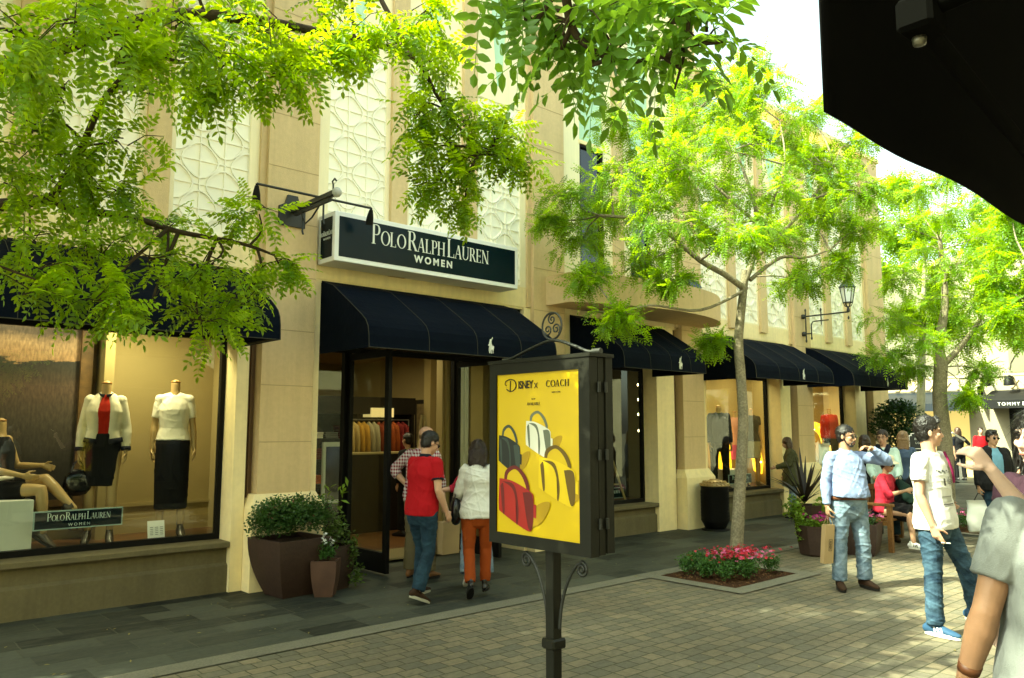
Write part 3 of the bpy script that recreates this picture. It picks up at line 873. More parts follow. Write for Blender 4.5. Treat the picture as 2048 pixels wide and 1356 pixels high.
ring = [(3.44, 3.46 + 0.085 * math.cos(a), 2.335 + 0.085 * math.sin(a)) for a in [2 * math.pi * k / 24 for k in range(25)]]
mb.tube(ring, 0.0065, 6)
for k in range(3):
    a = math.pi / 2 + 2 * math.pi * k / 3
    c = (3.44, 3.46 + 0.042 * math.cos(a), 2.335 + 0.042 * math.sin(a))
    mb.tube(spiral(c, 0.036, 0.006, 1.5, a + 0.4, AY, AZ_, 22, -1), 0.0055, 5)
mb.build('finial', m_iron, t)
# the poster itself: flat yellow print with four plain handbags
PX = XF + 0.012
m_yel = M('poster_yellow', (0.60, 0.41, 0.008), 0.35, 0.4, var=(1.6, 0.03))
pst = MB().box(PX, PX + 0.01, YA + fw_ - .005, YB - fw_ + .025, ZA + fw_ - .02, ZB - fw_ + .02).build('poster', m_yel, t)
py0, py1, pz0, pz1 = YA + fw_, YB - fw_ + 0.02, ZA + fw_ - .015, ZB - fw_ + .015
W_, H_ = py1 - py0, pz1 - pz0
_layer = [0]
def PP(u, v, off):   # u from left (far, +Y) to right, v from bottom
    return (PX - 0.0006 - off, py1 - u * W_, pz0 + v * H_)
def flat(mb, pts, mi):
    _layer[0] += 1
    off = _layer[0] * 0.00022
    bm = bmesh.new()
    f = bm.faces.new([bm.verts.new(PP(u, v, off)) for u, v in pts])
    bmesh.ops.triangulate(bm, faces=[f]); bm.verts.index_update()
    mb.add([v.co[:] for v in bm.verts], [[v.index for v in q.verts] for q in bm.faces], mi)
    bm.free()
def blob(pts, n=5): return [(p.x, p.y) for p in catmull([(a, b, 0) for a, b in pts + [pts[0]]], n)][:-1]
pm = [M('print_shadow_yellow', (0.42, 0.26, 0.006), 0.5), M('print_red', (0.42, 0.012, 0.010), 0.4), M('print_dark_red', (0.16, 0.006, 0.006), 0.4), M('print_white', (0.62, 0.62, 0.52), 0.4),
      M('print_grey', hexc('6d735f'), 0.4), M('print_black', hexc('17201c'), 0.4), M('print_black_shine', hexc('3d4a44'), 0.4), M('print_bright_yellow', (0.68, 0.48, 0.012), 0.4), M('print_ochre_line', hexc('6b5208'), 0.4)]
mb = MB()
def bag(cx, cy, w, h, c, dk, sh=True):
    if sh:
        flat(mb, blob([(min(.99, px_), py_) for px_, py_ in [(cx + w * .2, cy - h * .55), (cx + w * .7, cy - h * .38), (cx + w * .95, cy + h * .02), (cx + w * .7, cy + h * .02), (cx + w * .4, cy - h * .2)]]), 0)
    # round top handle
    flat(mb, blob([(cx - w * .34, cy + h * .32), (cx - w * .30, cy + h * .62), (cx, cy + h * .74), (cx + w * .30, cy + h * .52), (cx + w * .34, cy + h * .2)], 6), dk)
    flat(mb, blob([(cx - w * .27, cy + h * .32), (cx - w * .22, cy + h * .56), (cx, cy + h * .66), (cx + w * .22, cy + h * .46), (cx + w * .27, cy + h * .2)], 6), 9)
    # body
    flat(mb, blob([(cx - w * .48, cy + h * .46), (cx - w * .1, cy + h * .42), (cx + w * .42, cy + h * .22), (cx + w * .50, cy + h * .05), (cx + w * .46, cy - h * .48), (cx + w * .30, cy - h * .56), (cx - w * .40, cy - h * .26), (cx - w * .50, cy - h * .12)], 5), c)
    flat(mb, blob([(cx + w * .20, cy + h * .20), (cx + w * .46, cy + h * .16), (cx + w * .49, cy - h * .40), (cx + w * .36, cy - h * .52)], 5), dk)
    # flap edge and strap
    flat(mb, blob([(cx - w * .40, cy + h * .40), (cx - w * .05, cy + h * .34), (cx + w * .08, cy - h * .1), (cx + w * .06, cy - h * .44), (cx + w * .01, cy - h * .42), (cx + w * .02, cy - h * .08), (cx - w * .1, cy + h * .26)], 5), dk)
    flat(mb, blob([(cx - w * .45, cy + h * .30), (cx - w * .36, cy + h * .34), (cx - w * .32, cy - h * .2), (cx - w * .38, cy - h * .24)], 5), dk)
    flat(mb, [(cx + w * .50, cy - h * .02), (cx + w * .58, cy - h * .03), (cx + w * .57, cy - h * .3), (cx + w * .50, cy - h * .28)], c)
bag(.52, .60, .30, .22, 3, 4); bag(.16, .50, .28, .24, 5, 6); bag(.74, .355, .42, .27, 7, 8); bag(.25, .20, .44, .30, 1, 2)
pm.append(m_yel)
mb.build('printed_bags', pm, pst)
def PO(u, v, off=0.004): return PP(u, v, off)
m_ink = M('black_ink', (0.015, 0.013, 0.008), 0.5)
UX, UZ, NN = (0, -1, 0), (0, 0, 1), (-1, 0, 0)
mb = MB()
serif_line(mb, 'COACH', 0.041, PO(0.755, 0.905), UX, UZ, NN, bigs=True, small=1.0, cond=1.05, thick=0.0, sp=0.08)
mb.build('brand_lettering', m_ink, pst); mb = MB()
add_mesh(mb, text_mesh('X', 0.05, PO(0.50, 0.902), UX, UZ, NN, extrude=0.0005))
mb.build('cross_lettering', m_ink, pst); mb = MB()
dz = Vector(PO(0.13, 0.905))
def stroke(pts, r):
    mb.tube([dz + Vector(UX) * p[0] + Vector(UZ) * p[1] for p in pts], r, 5)
stroke(catmull([(-.012, .05, 0), (.03, .062, 0), (.075, .05, 0), (.088, .015, 0), (.06, -.012, 0), (.02, -.012, 0), (-.002, .0, 0)], 4), 0.0032)
stroke([(.035, .052), (.032, -.02)], 0.0032)
stroke(catmull([(-.012, .05, 0), (-.015, .03, 0), (0.0, .022, 0)], 4), 0.0025)
add_mesh(mb, text_mesh('ISNEY', 0.068, dz + Vector(UX) * 0.176 + Vector(UZ) * 0.0, UX, UZ, NN, extrude=0.0006, spacing=0.92, sx=0.82, bold=.0012))
mb.build('headline_lettering', m_ink, pst); mb = MB()
add_mesh(mb, text_mesh('NEW YORK', 0.014, PO(0.74, 0.868), UX, UZ, NN, extrude=0.0005))
mb.build('city_lettering', m_ink, pst); mb = MB()
add_mesh(mb, text_mesh('NOW', 0.013, PO(0.47, 0.832), UX, UZ, NN, extrude=0.0005))
add_mesh(mb, text_mesh('AVAILABLE', 0.028, PO(0.47, 0.797), UX, UZ, NN, extrude=0.0005, sx=0.85))
mb.build('availability_lettering', m_ink, pst)

# ------------------------------------------------------------------ building closing the street (faces -X)
XB = 30.5
cb = thing('corner_building', (XB, 6, 0), 'pale plaster building across the far street end with dark awnings and zigzag frieze', 'building')
m_far = M('far_pale_plaster', (0.38, 0.34, 0.24), 0.85, 0.2, var=(0.8, 0.08), bump=(40, 0.2))
m_far2 = M('far_olive_plaster', (0.24, 0.23, 0.15), 0.85, 0.2, var=(1, 0.08))
m_zig = M('zigzag_relief', (0.55, 0.45, 0.27), 0.85, 0.2)
mb = MB()
ops = [(7.2, 10.9, 2.9), (1.0, 6.9, 2.9)]
mb.box(XB, XB + 0.5, 10.9, 16, 2.9, 7.6).box(XB, XB + 0.5, 12.8, 16, 0, 2.9)
mb.box(XB + .45, XB + 0.52, 9.95, 10.9, 0, .4)
mb.box(XB, XB + 0.5, -6, 16, 2.9, 7.6) if False else None
mb.build('pier', m_far, cb)
MB().box(XB, XB + 0.5, -6, 10.9, 3.0, 7.6).box(XB, XB + 0.5, 8.7, 9.95, 0, 3.0).box(XB, XB + 0.5, -6, 1.0, 0, 3.0).build('front_wall', m_far, cb)
MB().box(XB - 0.1, XB + 0.6, -6, 16, 7.6, 7.85).box(XB - 0.05, XB, -6, 16, 3.48, 3.56).build('cornice', m_far, cb)
MB().box(XB + 0.5, XB + 14, -6, 16, 0, 7.5).build('rear_mass', m_far, cb)
for (y0, y1) in ((1.2, 8.6), (10.2, 15.0)):
    MB().box(XB - 0.02, XB, y0, y1, 3.6, 6.9).build('olive_panel', m_far2, cb)
    arc = [(XB - 0.03, (y0 + y1) / 2 + (y1 - y0) / 2 * math.cos(a), 3.7 + 1.5 * math.sin(a)) for a in [math.pi * k / 20 for k in range(21)]]
    MB().tube(arc, 0.03, 5).tube([(XB - 0.03, y0, 5.3), (XB - 0.03, y1, 5.3)], 0.025, 4).build('arch_moulding', M('arch_dark_line', (0.2, 0.18, 0.12), 0.8), cb)  # arch and level moulding in one even tone darker than the plaster
    mb = MB().box(XB - 0.03, XB, y0, y1, 3.04, 3.46)
    n = int((y1 - y0) / 0.5)
    for k in range(n):
        y = y0 + (k + 0.5) * (y1 - y0) / n; hw = (y1 - y0) / n / 2
        for (a, b) in ((-hw, 0), (hw, 0)):
            mb.prism([(XB - 0.07, y + a, 3.08), (XB - 0.07, y + a + 0.07 * (1 if a < 0 else -1), 3.08), (XB - 0.07, y + b, 3.34), (XB - 0.07, y + b, 3.42)], (0.04, 0, 0))
    mb.build('zigzag_frieze', m_zig, cb)
# shop openings
m_farwarm = M('lit_far_shop', (0.55, 0.40, 0.16), 0.7, emit=((0.9, 0.62, 0.22), 0.25))  # wall given its own warm glow in place of shop lamps
MB().box(XB + 0.3, XB + 0.35, 9.9, 13.0, 0, 3.0).build('lit_shop_wall', m_farwarm, cb)
fr = MB().box(XB - 0.02, XB + 0.1, 1.0, 8.7, 2.75, 3.0).box(XB - 0.02, XB + 0.1, 8.25, 8.7, 0.0, 2.75).box(XB - 0.02, XB + 0.1, 1.0, 8.25, 0.0, 0.3)
fw2 = fr.build('display_window', m_black, cb)
MB().box(XB + 0.02, XB + 0.06, 1.0, 8.25, 0.3, 2.75).build('pane', M('far_window_display', (0.52, 0.55, 0.46), 0.15, 0.6, var=(0.7, 0.25)), fw2)
MB().box(XB - 0.01, XB + 0.01, 6.6, 7.3, 0.5, 2.2).build('yellow_panel', M('yellow_display', (0.8, 0.45, 0.03), 0.5), fw2)
def awn_x(y0, y1, zb, zt, depth, val, label, mat, txt=None):
    t = thing('awning', (XB, (y0 + y1) / 2, zb), label, 'awning', 'black awnings on the far building')
    mb = MB()
    x = XB - depth
    mb.prism([(XB, y0, zt), (x, y0, zb + val), (x, y0, zb), (XB, y0, zb)], (0, 0.01, 0)).prism([(XB, y1 - .01, zt), (x, y1 - .01, zb + val), (x, y1 - .01, zb), (XB, y1 - .01, zb)], (0, 0.01, 0))
    mb.prism([(XB, y0 + .01, zt), (x, y0 + .01, zb + val), (x, y0 + .01, zb), (x + .012, y0 + .01, zb), (x + .012, y0 + .01, zb + val - .01), (XB, y0 + .01, zt - .015)], (0, y1 - y0 - .02, 0))
    mb.build('canvas', mat, t)
    if txt:
        mb = MB()
        add_mesh(mb, text_mesh(txt, 0.15, (x - 0.005, y1 - .50, zb + 0.09), (0, -1, 0), (0, 0, 1), (-1, 0, 0), align='LEFT', spacing=1.35, extrude=0.003))
        mb.build('lettering', m_emblem, t)
        MB().box(x - 0.008, x - 0.002, y1 - 1.42, y1 - 1.22, zb + .09, zb + .20).build('flag_logo', m_emblem, t)
    return t
m_blk_canvas = M('black_canvas', (0.0035, 0.004, 0.004), 0.7, 0.3, var=(1.5, 0.1))
m_far_navy = M('far_navy_canvas', (0.012, 0.022, 0.034), 0.5, 0.4, var=(1.2, 0.2))
awn_x(2.2, 9.18, 2.36, 3.0, 1.2, 0.27, 'black awning lettered TOMMY on the far building at the right edge', m_blk_canvas, 'TOMMY')
awn_x(9.74, 14.0, 2.30, 3.0, 1.2, 0.26, 'dark navy awning on the far building behind the second tree trunk', m_far_navy)
t = thing('projecting_sign', (XB, 9.5, 2.9), 'small dark blade sign hanging on the pale wall between the two far awnings', 'sign')
MB().box(XB - 0.45, XB - 0.05, 9.45, 9.50, 2.45, 3.15).build('board', m_navy, t)
mb = MB(); add_mesh(mb, text_mesh('TOMMY', 0.12, (XB - 0.25, 9.445, 2.75), (1, 0, 0), (0, 0, 1), (0, -1, 0)))
mb.tube([(XB - 0.5, 9.475, 3.17), (XB, 9.475, 3.17)], 0.02, 6)
mb.build('lettering', m_emblem, t)
for (y, lab) in ((9.2, 'black spotlight high on the pale far wall, left of the pair'), (8.5, 'black spotlight high on the pale far wall, right of the pair')):
    t = thing('wall_spotlight', (XB, y, 3.2), lab, 'spotlight', 'spotlights on the far building')
    MB().tube([(XB, y, 3.4), (XB - .4, y, 3.45), (XB - 0.55, y, 3.4), (XB - 0.5, y, 3.15)], [0.04, 0.04, 0.12, 0.18], 8).build('lamp_body', m_black, t)

# ------------------------------------------------------------------ building on the camera's side, with its own awning
ob = thing('opposite_building', (6, -1.4, 0), 'pale shop building on the near side of the street behind the viewer', 'building')
MB().box(-14, 22, -1.9, -1.4, 2.75, 6.6).box(-14, -3, -1.9, -1.4, 0, 2.75).box(-0.6, 0.6, -1.9, -1.4, 0, 2.75).box(8.3, 9.6, -1.9, -1.4, 0, 2.75).box(14.6, 16.0, -1.9, -1.4, 0, 2.75).box(20, 22, -1.9, -1.4, 0, 2.75).build('front_wall', m_pale, ob)
MB().box(-14.1, 22.1, -2.0, -1.25, 6.6, 6.85).build('cornice', m_white, ob)
for (a, b) in ((-3, -0.6), (0.6, 8.3), (9.6, 14.6), (16, 20)):
    w = MB().box(a, b, -1.75, -1.65, 0, 0.5).box(a, b, -1.75, -1.65, 2.6, 2.75).build('shop_window', m_dark, ob)
    MB().box(a, b, -1.72, -1.70, 0.5, 2.6).build('pane', m_winglass, w)
MB().box(-14, 22, -9, -1.9, 0, 6.5).build('rear_mass', m_pale, ob)
# black awning beside the camera
t = thing('black_awning', (3.6, -1.4, 2.5), 'black fabric awning overhead at the top right corner with scalloped edge and folding arm', 'awning')
mb = MB()
x0, x1, yv = 1.875, 6.4, 0.90
pts_b, pts_t = [], []
N = 60
for i in range(N + 1):
    x = x0 + (x1 - x0) * i / N
    u = x - x0
    drop = 0.005 * math.exp(-u * 1.5) * math.sin(u * 10) + 0.0025 * math.sin(u * 7.0 + 0.5) * min(1, u * 2)
    pts_b.append((x, yv + 0.01 * math.sin(u * 5), 2.50 + drop - 0.0))
    pts_t.append((x, yv, 2.86))
vs = pts_b + pts_t + [(p[0], -1.38, 3.55) for p in pts_t]
n = N + 1
mb.add(vs, [(i, i + 1, n + i + 1, n + i) for i in range(N)] + [(n + i, n + i + 1, 2 * n + i + 1, 2 * n + i) for i in range(N)], 0, True)
m_blk2 = M('black_awning_cloth', (0.003, 0.003, 0.0035), 0.95, 0.08, bump=(200, 0.1))
c = mb.build('canvas', m_blk2, t)
sol = c.modifiers.new('thickness', 'SOLIDIFY'); sol.thickness = 0.006; sol.offset = 0
m_arm = M('dark_grey_arm', (0.003, 0.003, 0.0025), 0.9, 0.03)
MB().tube([(1.90, 0.655, 2.63), (3.6, 0.80, 2.63)], 0.022, 8).box(1.80, 1.90, 0.61, 0.69, 2.60, 2.68, bev=0.01).tube([(1.86, 0.64, 2.665), (2.05, -0.2, 2.82), (2.3, -1.3, 3.0)], 0.028, 8).build('folding_arm', m_arm, t)
MB().lathe([(0.002, -0.02), (0.014, -0.018), (0.016, 0), (0.002, 0.01)], (1.86, 0.66, 2.60), 10).build('bolt', M('bolt_metal', (0.20, 0.19, 0.15), 0.45, metal=0.8), t)
# ------------------------------------------------------------------ figures: smooth bodies and clothes from tapered lofts
def V(*a): return Vector(a if len(a) > 1 else a[0])

def loft(path, rad, side=None, flat0=False, flat1=False, seg=14, sq=2.0):
    """closed tapered tube; rad = list of (r_side, r_other) or r. returns verts, faces"""
    P = [Vector(p) for p in path]
    n = len(P)
    rd = [(r, r) if not isinstance(r, (tuple, list)) else r for r in rad]
    T = [(P[min(i + 1, n - 1)] - P[max(i - 1, 0)]).normalized() for i in range(n)]
    sd = Vector(side) if side is not None else (Vector((1, 0, 0)) if abs(T[0].x) < 0.9 else Vector((0, 1, 0)))
    rings = []
    fr = []
    for i in range(n):
        s = (sd - T[i] * sd.dot(T[i]))
        if s.length < 1e-4: s = Vector((0, 1, 0)) - T[i] * T[i].y
        s.normalize(); u = T[i].cross(s)
        fr.append((s, u))
        rings.append((P[i], s, u, rd[i][0], rd[i][1]))
    if not flat0:
        p, s, u, a, b = rings[0]; t = T[0]; h = min(a, b)
        rings = [(p - t * h * 0.95, s, u, a * .3, b * .3), (p - t * h * 0.65, s, u, a * .75, b * .75)] + rings
    if not flat1:
        p, s, u, a, b = rings[-1]; t = T[-1]; h = min(a, b)
        rings = rings + [(p + t * h * 0.65, s, u, a * .75, b * .75), (p + t * h * 0.95, s, u, a * .3, b * .3)]
    vs, fs = [], []
    e = 2.0 / sq
    for (p, s, u, a, b) in rings:
        for k in range(seg):
            an = 2 * math.pi * k / seg
            c, d = math.cos(an), math.sin(an)
            if sq != 2.0:
                c = math.copysign(abs(c) ** e, c); d = math.copysign(abs(d) ** e, d)
            vs.append(p + s * (a * c) + u * (b * d))
    m = len(rings)
    for i in range(m - 1):
        for k in range(seg):
            fs.append((i * seg + k, i * seg + (k + 1) % seg, (i + 1) * seg + (k + 1) % seg, (i + 1) * seg + k))
    fs.append(tuple(range(seg))[::-1]); fs.append(tuple((m - 1) * seg + k for k in range(seg)))
    return vs, fs

def ell(c, r, ax=None, seg=14, rings=9):
    """ellipsoid; ax = (x,y,z) axes"""
    c = Vector(c)
    A = ax or (Vector((1, 0, 0)), Vector((0, 1, 0)), Vector((0, 0, 1)))
    vs, fs = [], []
    for i in range(1, rings):
        th = math.pi * i / rings
        for k in range(seg):
            ph = 2 * math.pi * k / seg
            vs.append(c + A[0] * (r[0] * math.sin(th) * math.cos(ph)) + A[1] * (r[1] * math.sin(th) * math.sin(ph)) + A[2] * (r[2] * math.cos(th)))
    top = len(vs); vs.append(c + A[2] * r[2]); bot = len(vs); vs.append(c - A[2] * r[2])
    for i in range(rings - 2):
        for k in range(seg):
            fs.append((i * seg + k, (i + 1) * seg + k, (i + 1) * seg + (k + 1) % seg, i * seg + (k + 1) % seg))
    for k in range(seg):
        fs.append((top, k, (k + 1) % seg)); fs.append((bot, (rings - 2) * seg + (k + 1) % seg, (rings - 2) * seg + k))
    return vs, fs

def merge(parts):
    vs, fs = [], []
    for v, f in parts:
        n = len(vs); vs += [tuple(p) for p in v]; fs += [tuple(i + n for i in q) for q in f]
    return vs, fs

def skin(parts, voxel, smooth=3, name='body', disp=None):
    """union of closed pieces into ONE continuous smooth surface. disp=(amp, scale, seed, stretch)"""
    vs, fs = merge(parts)
    me = bpy.data.meshes.new(name + '_raw'); me.from_pydata(vs, [], fs); me.update()
    bm = bmesh.new(); bm.from_mesh(me); bmesh.ops.recalc_face_normals(bm, faces=bm.faces[:]); bm.to_mesh(me); bm.free()
    ob = bpy.data.objects.new('tmp', me); COL.objects.link(ob)
    md = ob.modifiers.new('r', 'REMESH'); md.mode = 'VOXEL'; md.voxel_size = voxel; md.use_smooth_shade = True
    if smooth:
        sm = ob.modifiers.new('s', 'SMOOTH'); sm.factor = 0.5; sm.iterations = smooth
    dg = bpy.context.evaluated_depsgraph_get()
    out = bpy.data.meshes.new_from_object(ob.evaluated_get(dg))
    bpy.data.objects.remove(ob); bpy.data.meshes.remove(me)
    out.name = name
    if disp:
        amp, sc, seed, st = disp
        n = len(out.vertices)
        co = np.empty(n * 3, np.float32); out.vertices.foreach_get('co', co); co = co.reshape(-1, 3)
        no = np.empty(n * 3, np.float32); out.vertices.foreach_get('normal', no); no = no.reshape(-1, 3)
        rs = np.random.RandomState(seed)
        h = np.zeros(n)
        for o_ in range(7):
            d = rs.normal(size=3); d[2] *= st; d /= np.linalg.norm(d)
            e_ = rs.normal(size=3); e_ /= np.linalg.norm(e_)
            f_ = sc * rs.uniform(0.6, 2.2)
            ph = rs.uniform(0, 6.28)
            w = np.sin(co @ e_ * f_ * 0.45 + ph * 2) * 1.6
            h += np.maximum(0, 1 - 1.7 * np.abs(np.sin(co @ d * f_ * .55 + ph + w * 1.7))) ** 1.6 * np.clip(np.sin(co @ e_ * f_ * .35 + ph) + .35, 0, 1) * rs.uniform(0.5, 1) * .42
        co += no * (h[:, None] * amp * 2)
        out.vertices.foreach_set('co', co.reshape(-1)); out.update()
    out.polygons.foreach_set('use_smooth', [True] * len(out.polygons))
    return out

def put(me, name, mat, parent):
    o = bpy.data.objects.new(name, me); COL.objects.link(o)
    for m in (mat if isinstance(mat, (list, tuple)) else [mat]): me.materials.append(m)
    o.parent = parent
    return o

def skinmat(name, col):
    m = M(name, col, 0.5, 0.35, var=(18, 0.08), bump=(120, 0.12))
    b = m.node_tree.nodes['Principled BSDF']
    b.inputs['Subsurface Weight'].default_value = 0.08
    b.inputs['Subsurface Radius'].default_value = (0.02, 0.008, 0.004)
    return m
sk_light = skinmat('skin_light', (0.56, 0.33, 0.22))
sk_tan = skinmat('skin_tan', (0.46, 0.27, 0.165))
sk_dark = skinmat('skin_deep', (0.13, 0.07, 0.045))
sk_mannequin = M('mannequin_skin', (0.50, 0.34, 0.15), 0.35, 0.4)
def hairmat(name, col):
    m = M(name, col, 0.42, 0.5)
    t = m.node_tree; b = t.nodes['Principled BSDF']; tc = t.nodes.new('ShaderNodeTexCoord')
    mp = t.nodes.new('ShaderNodeMapping'); mp.inputs['Scale'].default_value = (90, 90, 9)
    n = t.nodes.new('ShaderNodeTexNoise'); n.inputs['Scale'].default_value = 1.0; n.inputs['Detail'].default_value = 4
    bp = t.nodes.new('ShaderNodeBump'); bp.inputs['Strength'].default_value = 0.9; bp.inputs['Distance'].default_value = 0.006
    t.links.new(tc.outputs['Object'], mp.inputs[0]); t.links.new(mp.outputs[0], n.inputs['Vector']); t.links.new(n.outputs['Fac'], bp.inputs['Height']); t.links.new(bp.outputs[0], b.inputs['Normal'])
    return m
hr_black = hairmat('hair_black', (0.012, 0.009, 0.007))
hr_brown = hairmat('hair_dark_brown', (0.035, 0.016, 0.009))
hr_fair = hairmat('hair_fair', (0.25, 0.15, 0.07))
hr_grey = hairmat('hair_grey', (0.10, 0.08, 0.06))
def cloth(name, col, rough=0.85, w=0.06, b=0.35):
    return M(name, col, rough, 0.2, var=(9, w), var2=(2.5, w), bump=(260, b))
def denim(name, col, fade):
    m = M(name, col, 0.85, 0.2)
    t = m.node_tree; b = t.nodes['Principled BSDF']; tc = t.nodes.new('ShaderNodeTexCoord')
    n = t.nodes.new('ShaderNodeTexNoise'); n.inputs['Scale'].default_value = 5.5; n.inputs['Detail'].default_value = 7; n.inputs['Roughness'].default_value = 0.65
    mp = t.nodes.new('ShaderNodeMapping'); mp.inputs['Scale'].default_value = (1.0, 1.0, 1.8)
    t.links.new(tc.outputs['Object'], mp.inputs[0]); t.links.new(mp.outputs[0], n.inputs['Vector'])
    rp = t.nodes.new('ShaderNodeValToRGB')
    rp.color_ramp.elements[0].position = 0.35; rp.color_ramp.elements[0].color = (*[c * 0.6 for c in col], 1)
    rp.color_ramp.elements[1].position = 0.68; rp.color_ramp.elements[1].color = (*fade, 1)
    t.links.new(n.outputs['Fac'], rp.inputs[0]); t.links.new(rp.outputs[0], b.inputs['Base Color'])
    n2 = t.nodes.new('ShaderNodeTexNoise'); n2.inputs['Scale'].default_value = 22; n2.inputs['Detail'].default_value = 5
    t.links.new(tc.outputs['Object'], n2.inputs['Vector'])
    bp = t.nodes.new('ShaderNodeBump'); bp.inputs['Strength'].default_value = 0.6; bp.inputs['Distance'].default_value = 0.012
    t.links.new(n2.outputs['Fac'], bp.inputs['Height']); t.links.new(bp.outputs[0], b.inputs['Normal'])
    return m
def checkmat(name, c1, c2, c3=None, scale=22):
    m = M(name, c1, 0.85, 0.2)
    t = m.node_tree; b = t.nodes['Principled BSDF']; tc = t.nodes.new('ShaderNodeTexCoord')
    sx = t.nodes.new('ShaderNodeSeparateXYZ'); t.links.new(tc.outputs['Object'], sx.inputs[0])
    outs = []
    for ax in ('X', 'Z'):
        mu = t.nodes.new('ShaderNodeMath'); mu.operation = 'MULTIPLY'; mu.inputs[1].default_value = scale
        src = sx.outputs[ax]
        if ax == 'X':
            ad0 = t.nodes.new('ShaderNodeMath'); ad0.operation = 'ADD'; t.links.new(sx.outputs['X'], ad0.inputs[0]); t.links.new(sx.outputs['Y'], ad0.inputs[1]); src = ad0.outputs[0]
        t.links.new(src, mu.inputs[0])
        fr = t.nodes.new('ShaderNodeMath'); fr.operation = 'FRACT'; t.links.new(mu.outputs[0], fr.inputs[0])
        gt = t.nodes.new('ShaderNodeMath'); gt.operation = 'GREATER_THAN'; gt.inputs[1].default_value = 0.5; t.links.new(fr.outputs[0], gt.inputs[0])
        outs.append(gt)
    ad = t.nodes.new('ShaderNodeMath'); ad.operation = 'ADD'
    t.links.new(outs[0].outputs[0], ad.inputs[0]); t.links.new(outs[1].outputs[0], ad.inputs[1])
    hf = t.nodes.new('ShaderNodeMath'); hf.operation = 'MULTIPLY'; hf.inputs[1].default_value = 0.5
    t.links.new(ad.outputs[0], hf.inputs[0])
    mx = t.nodes.new('ShaderNodeMix'); mx.data_type = 'RGBA'
    mx.inputs['A'].default_value = (*c1, 1); mx.inputs['B'].default_value = (*c2, 1)
    t.links.new(hf.outputs[0], mx.inputs['Factor']); t.links.new(mx.outputs['Result'], b.inputs['Base Color'])
    return m
m_lens = M('dark_lens', (0.008, 0.008, 0.008), 0.12, 0.6)
m_eye = M('eye_dark', (0.02, 0.012, 0.008), 0.2, 0.6)
m_lip = M('lip_tone', (0.34, 0.13, 0.10), 0.5, 0.4)
m_sole = M('white_rubber', (0.72, 0.70, 0.62), 0.6, 0.3)
m_leather = M('brown_leather', (0.16, 0.055, 0.02), 0.45, 0.4, var=(12, 0.2))

def nrm(v): return Vector(v).normalized()

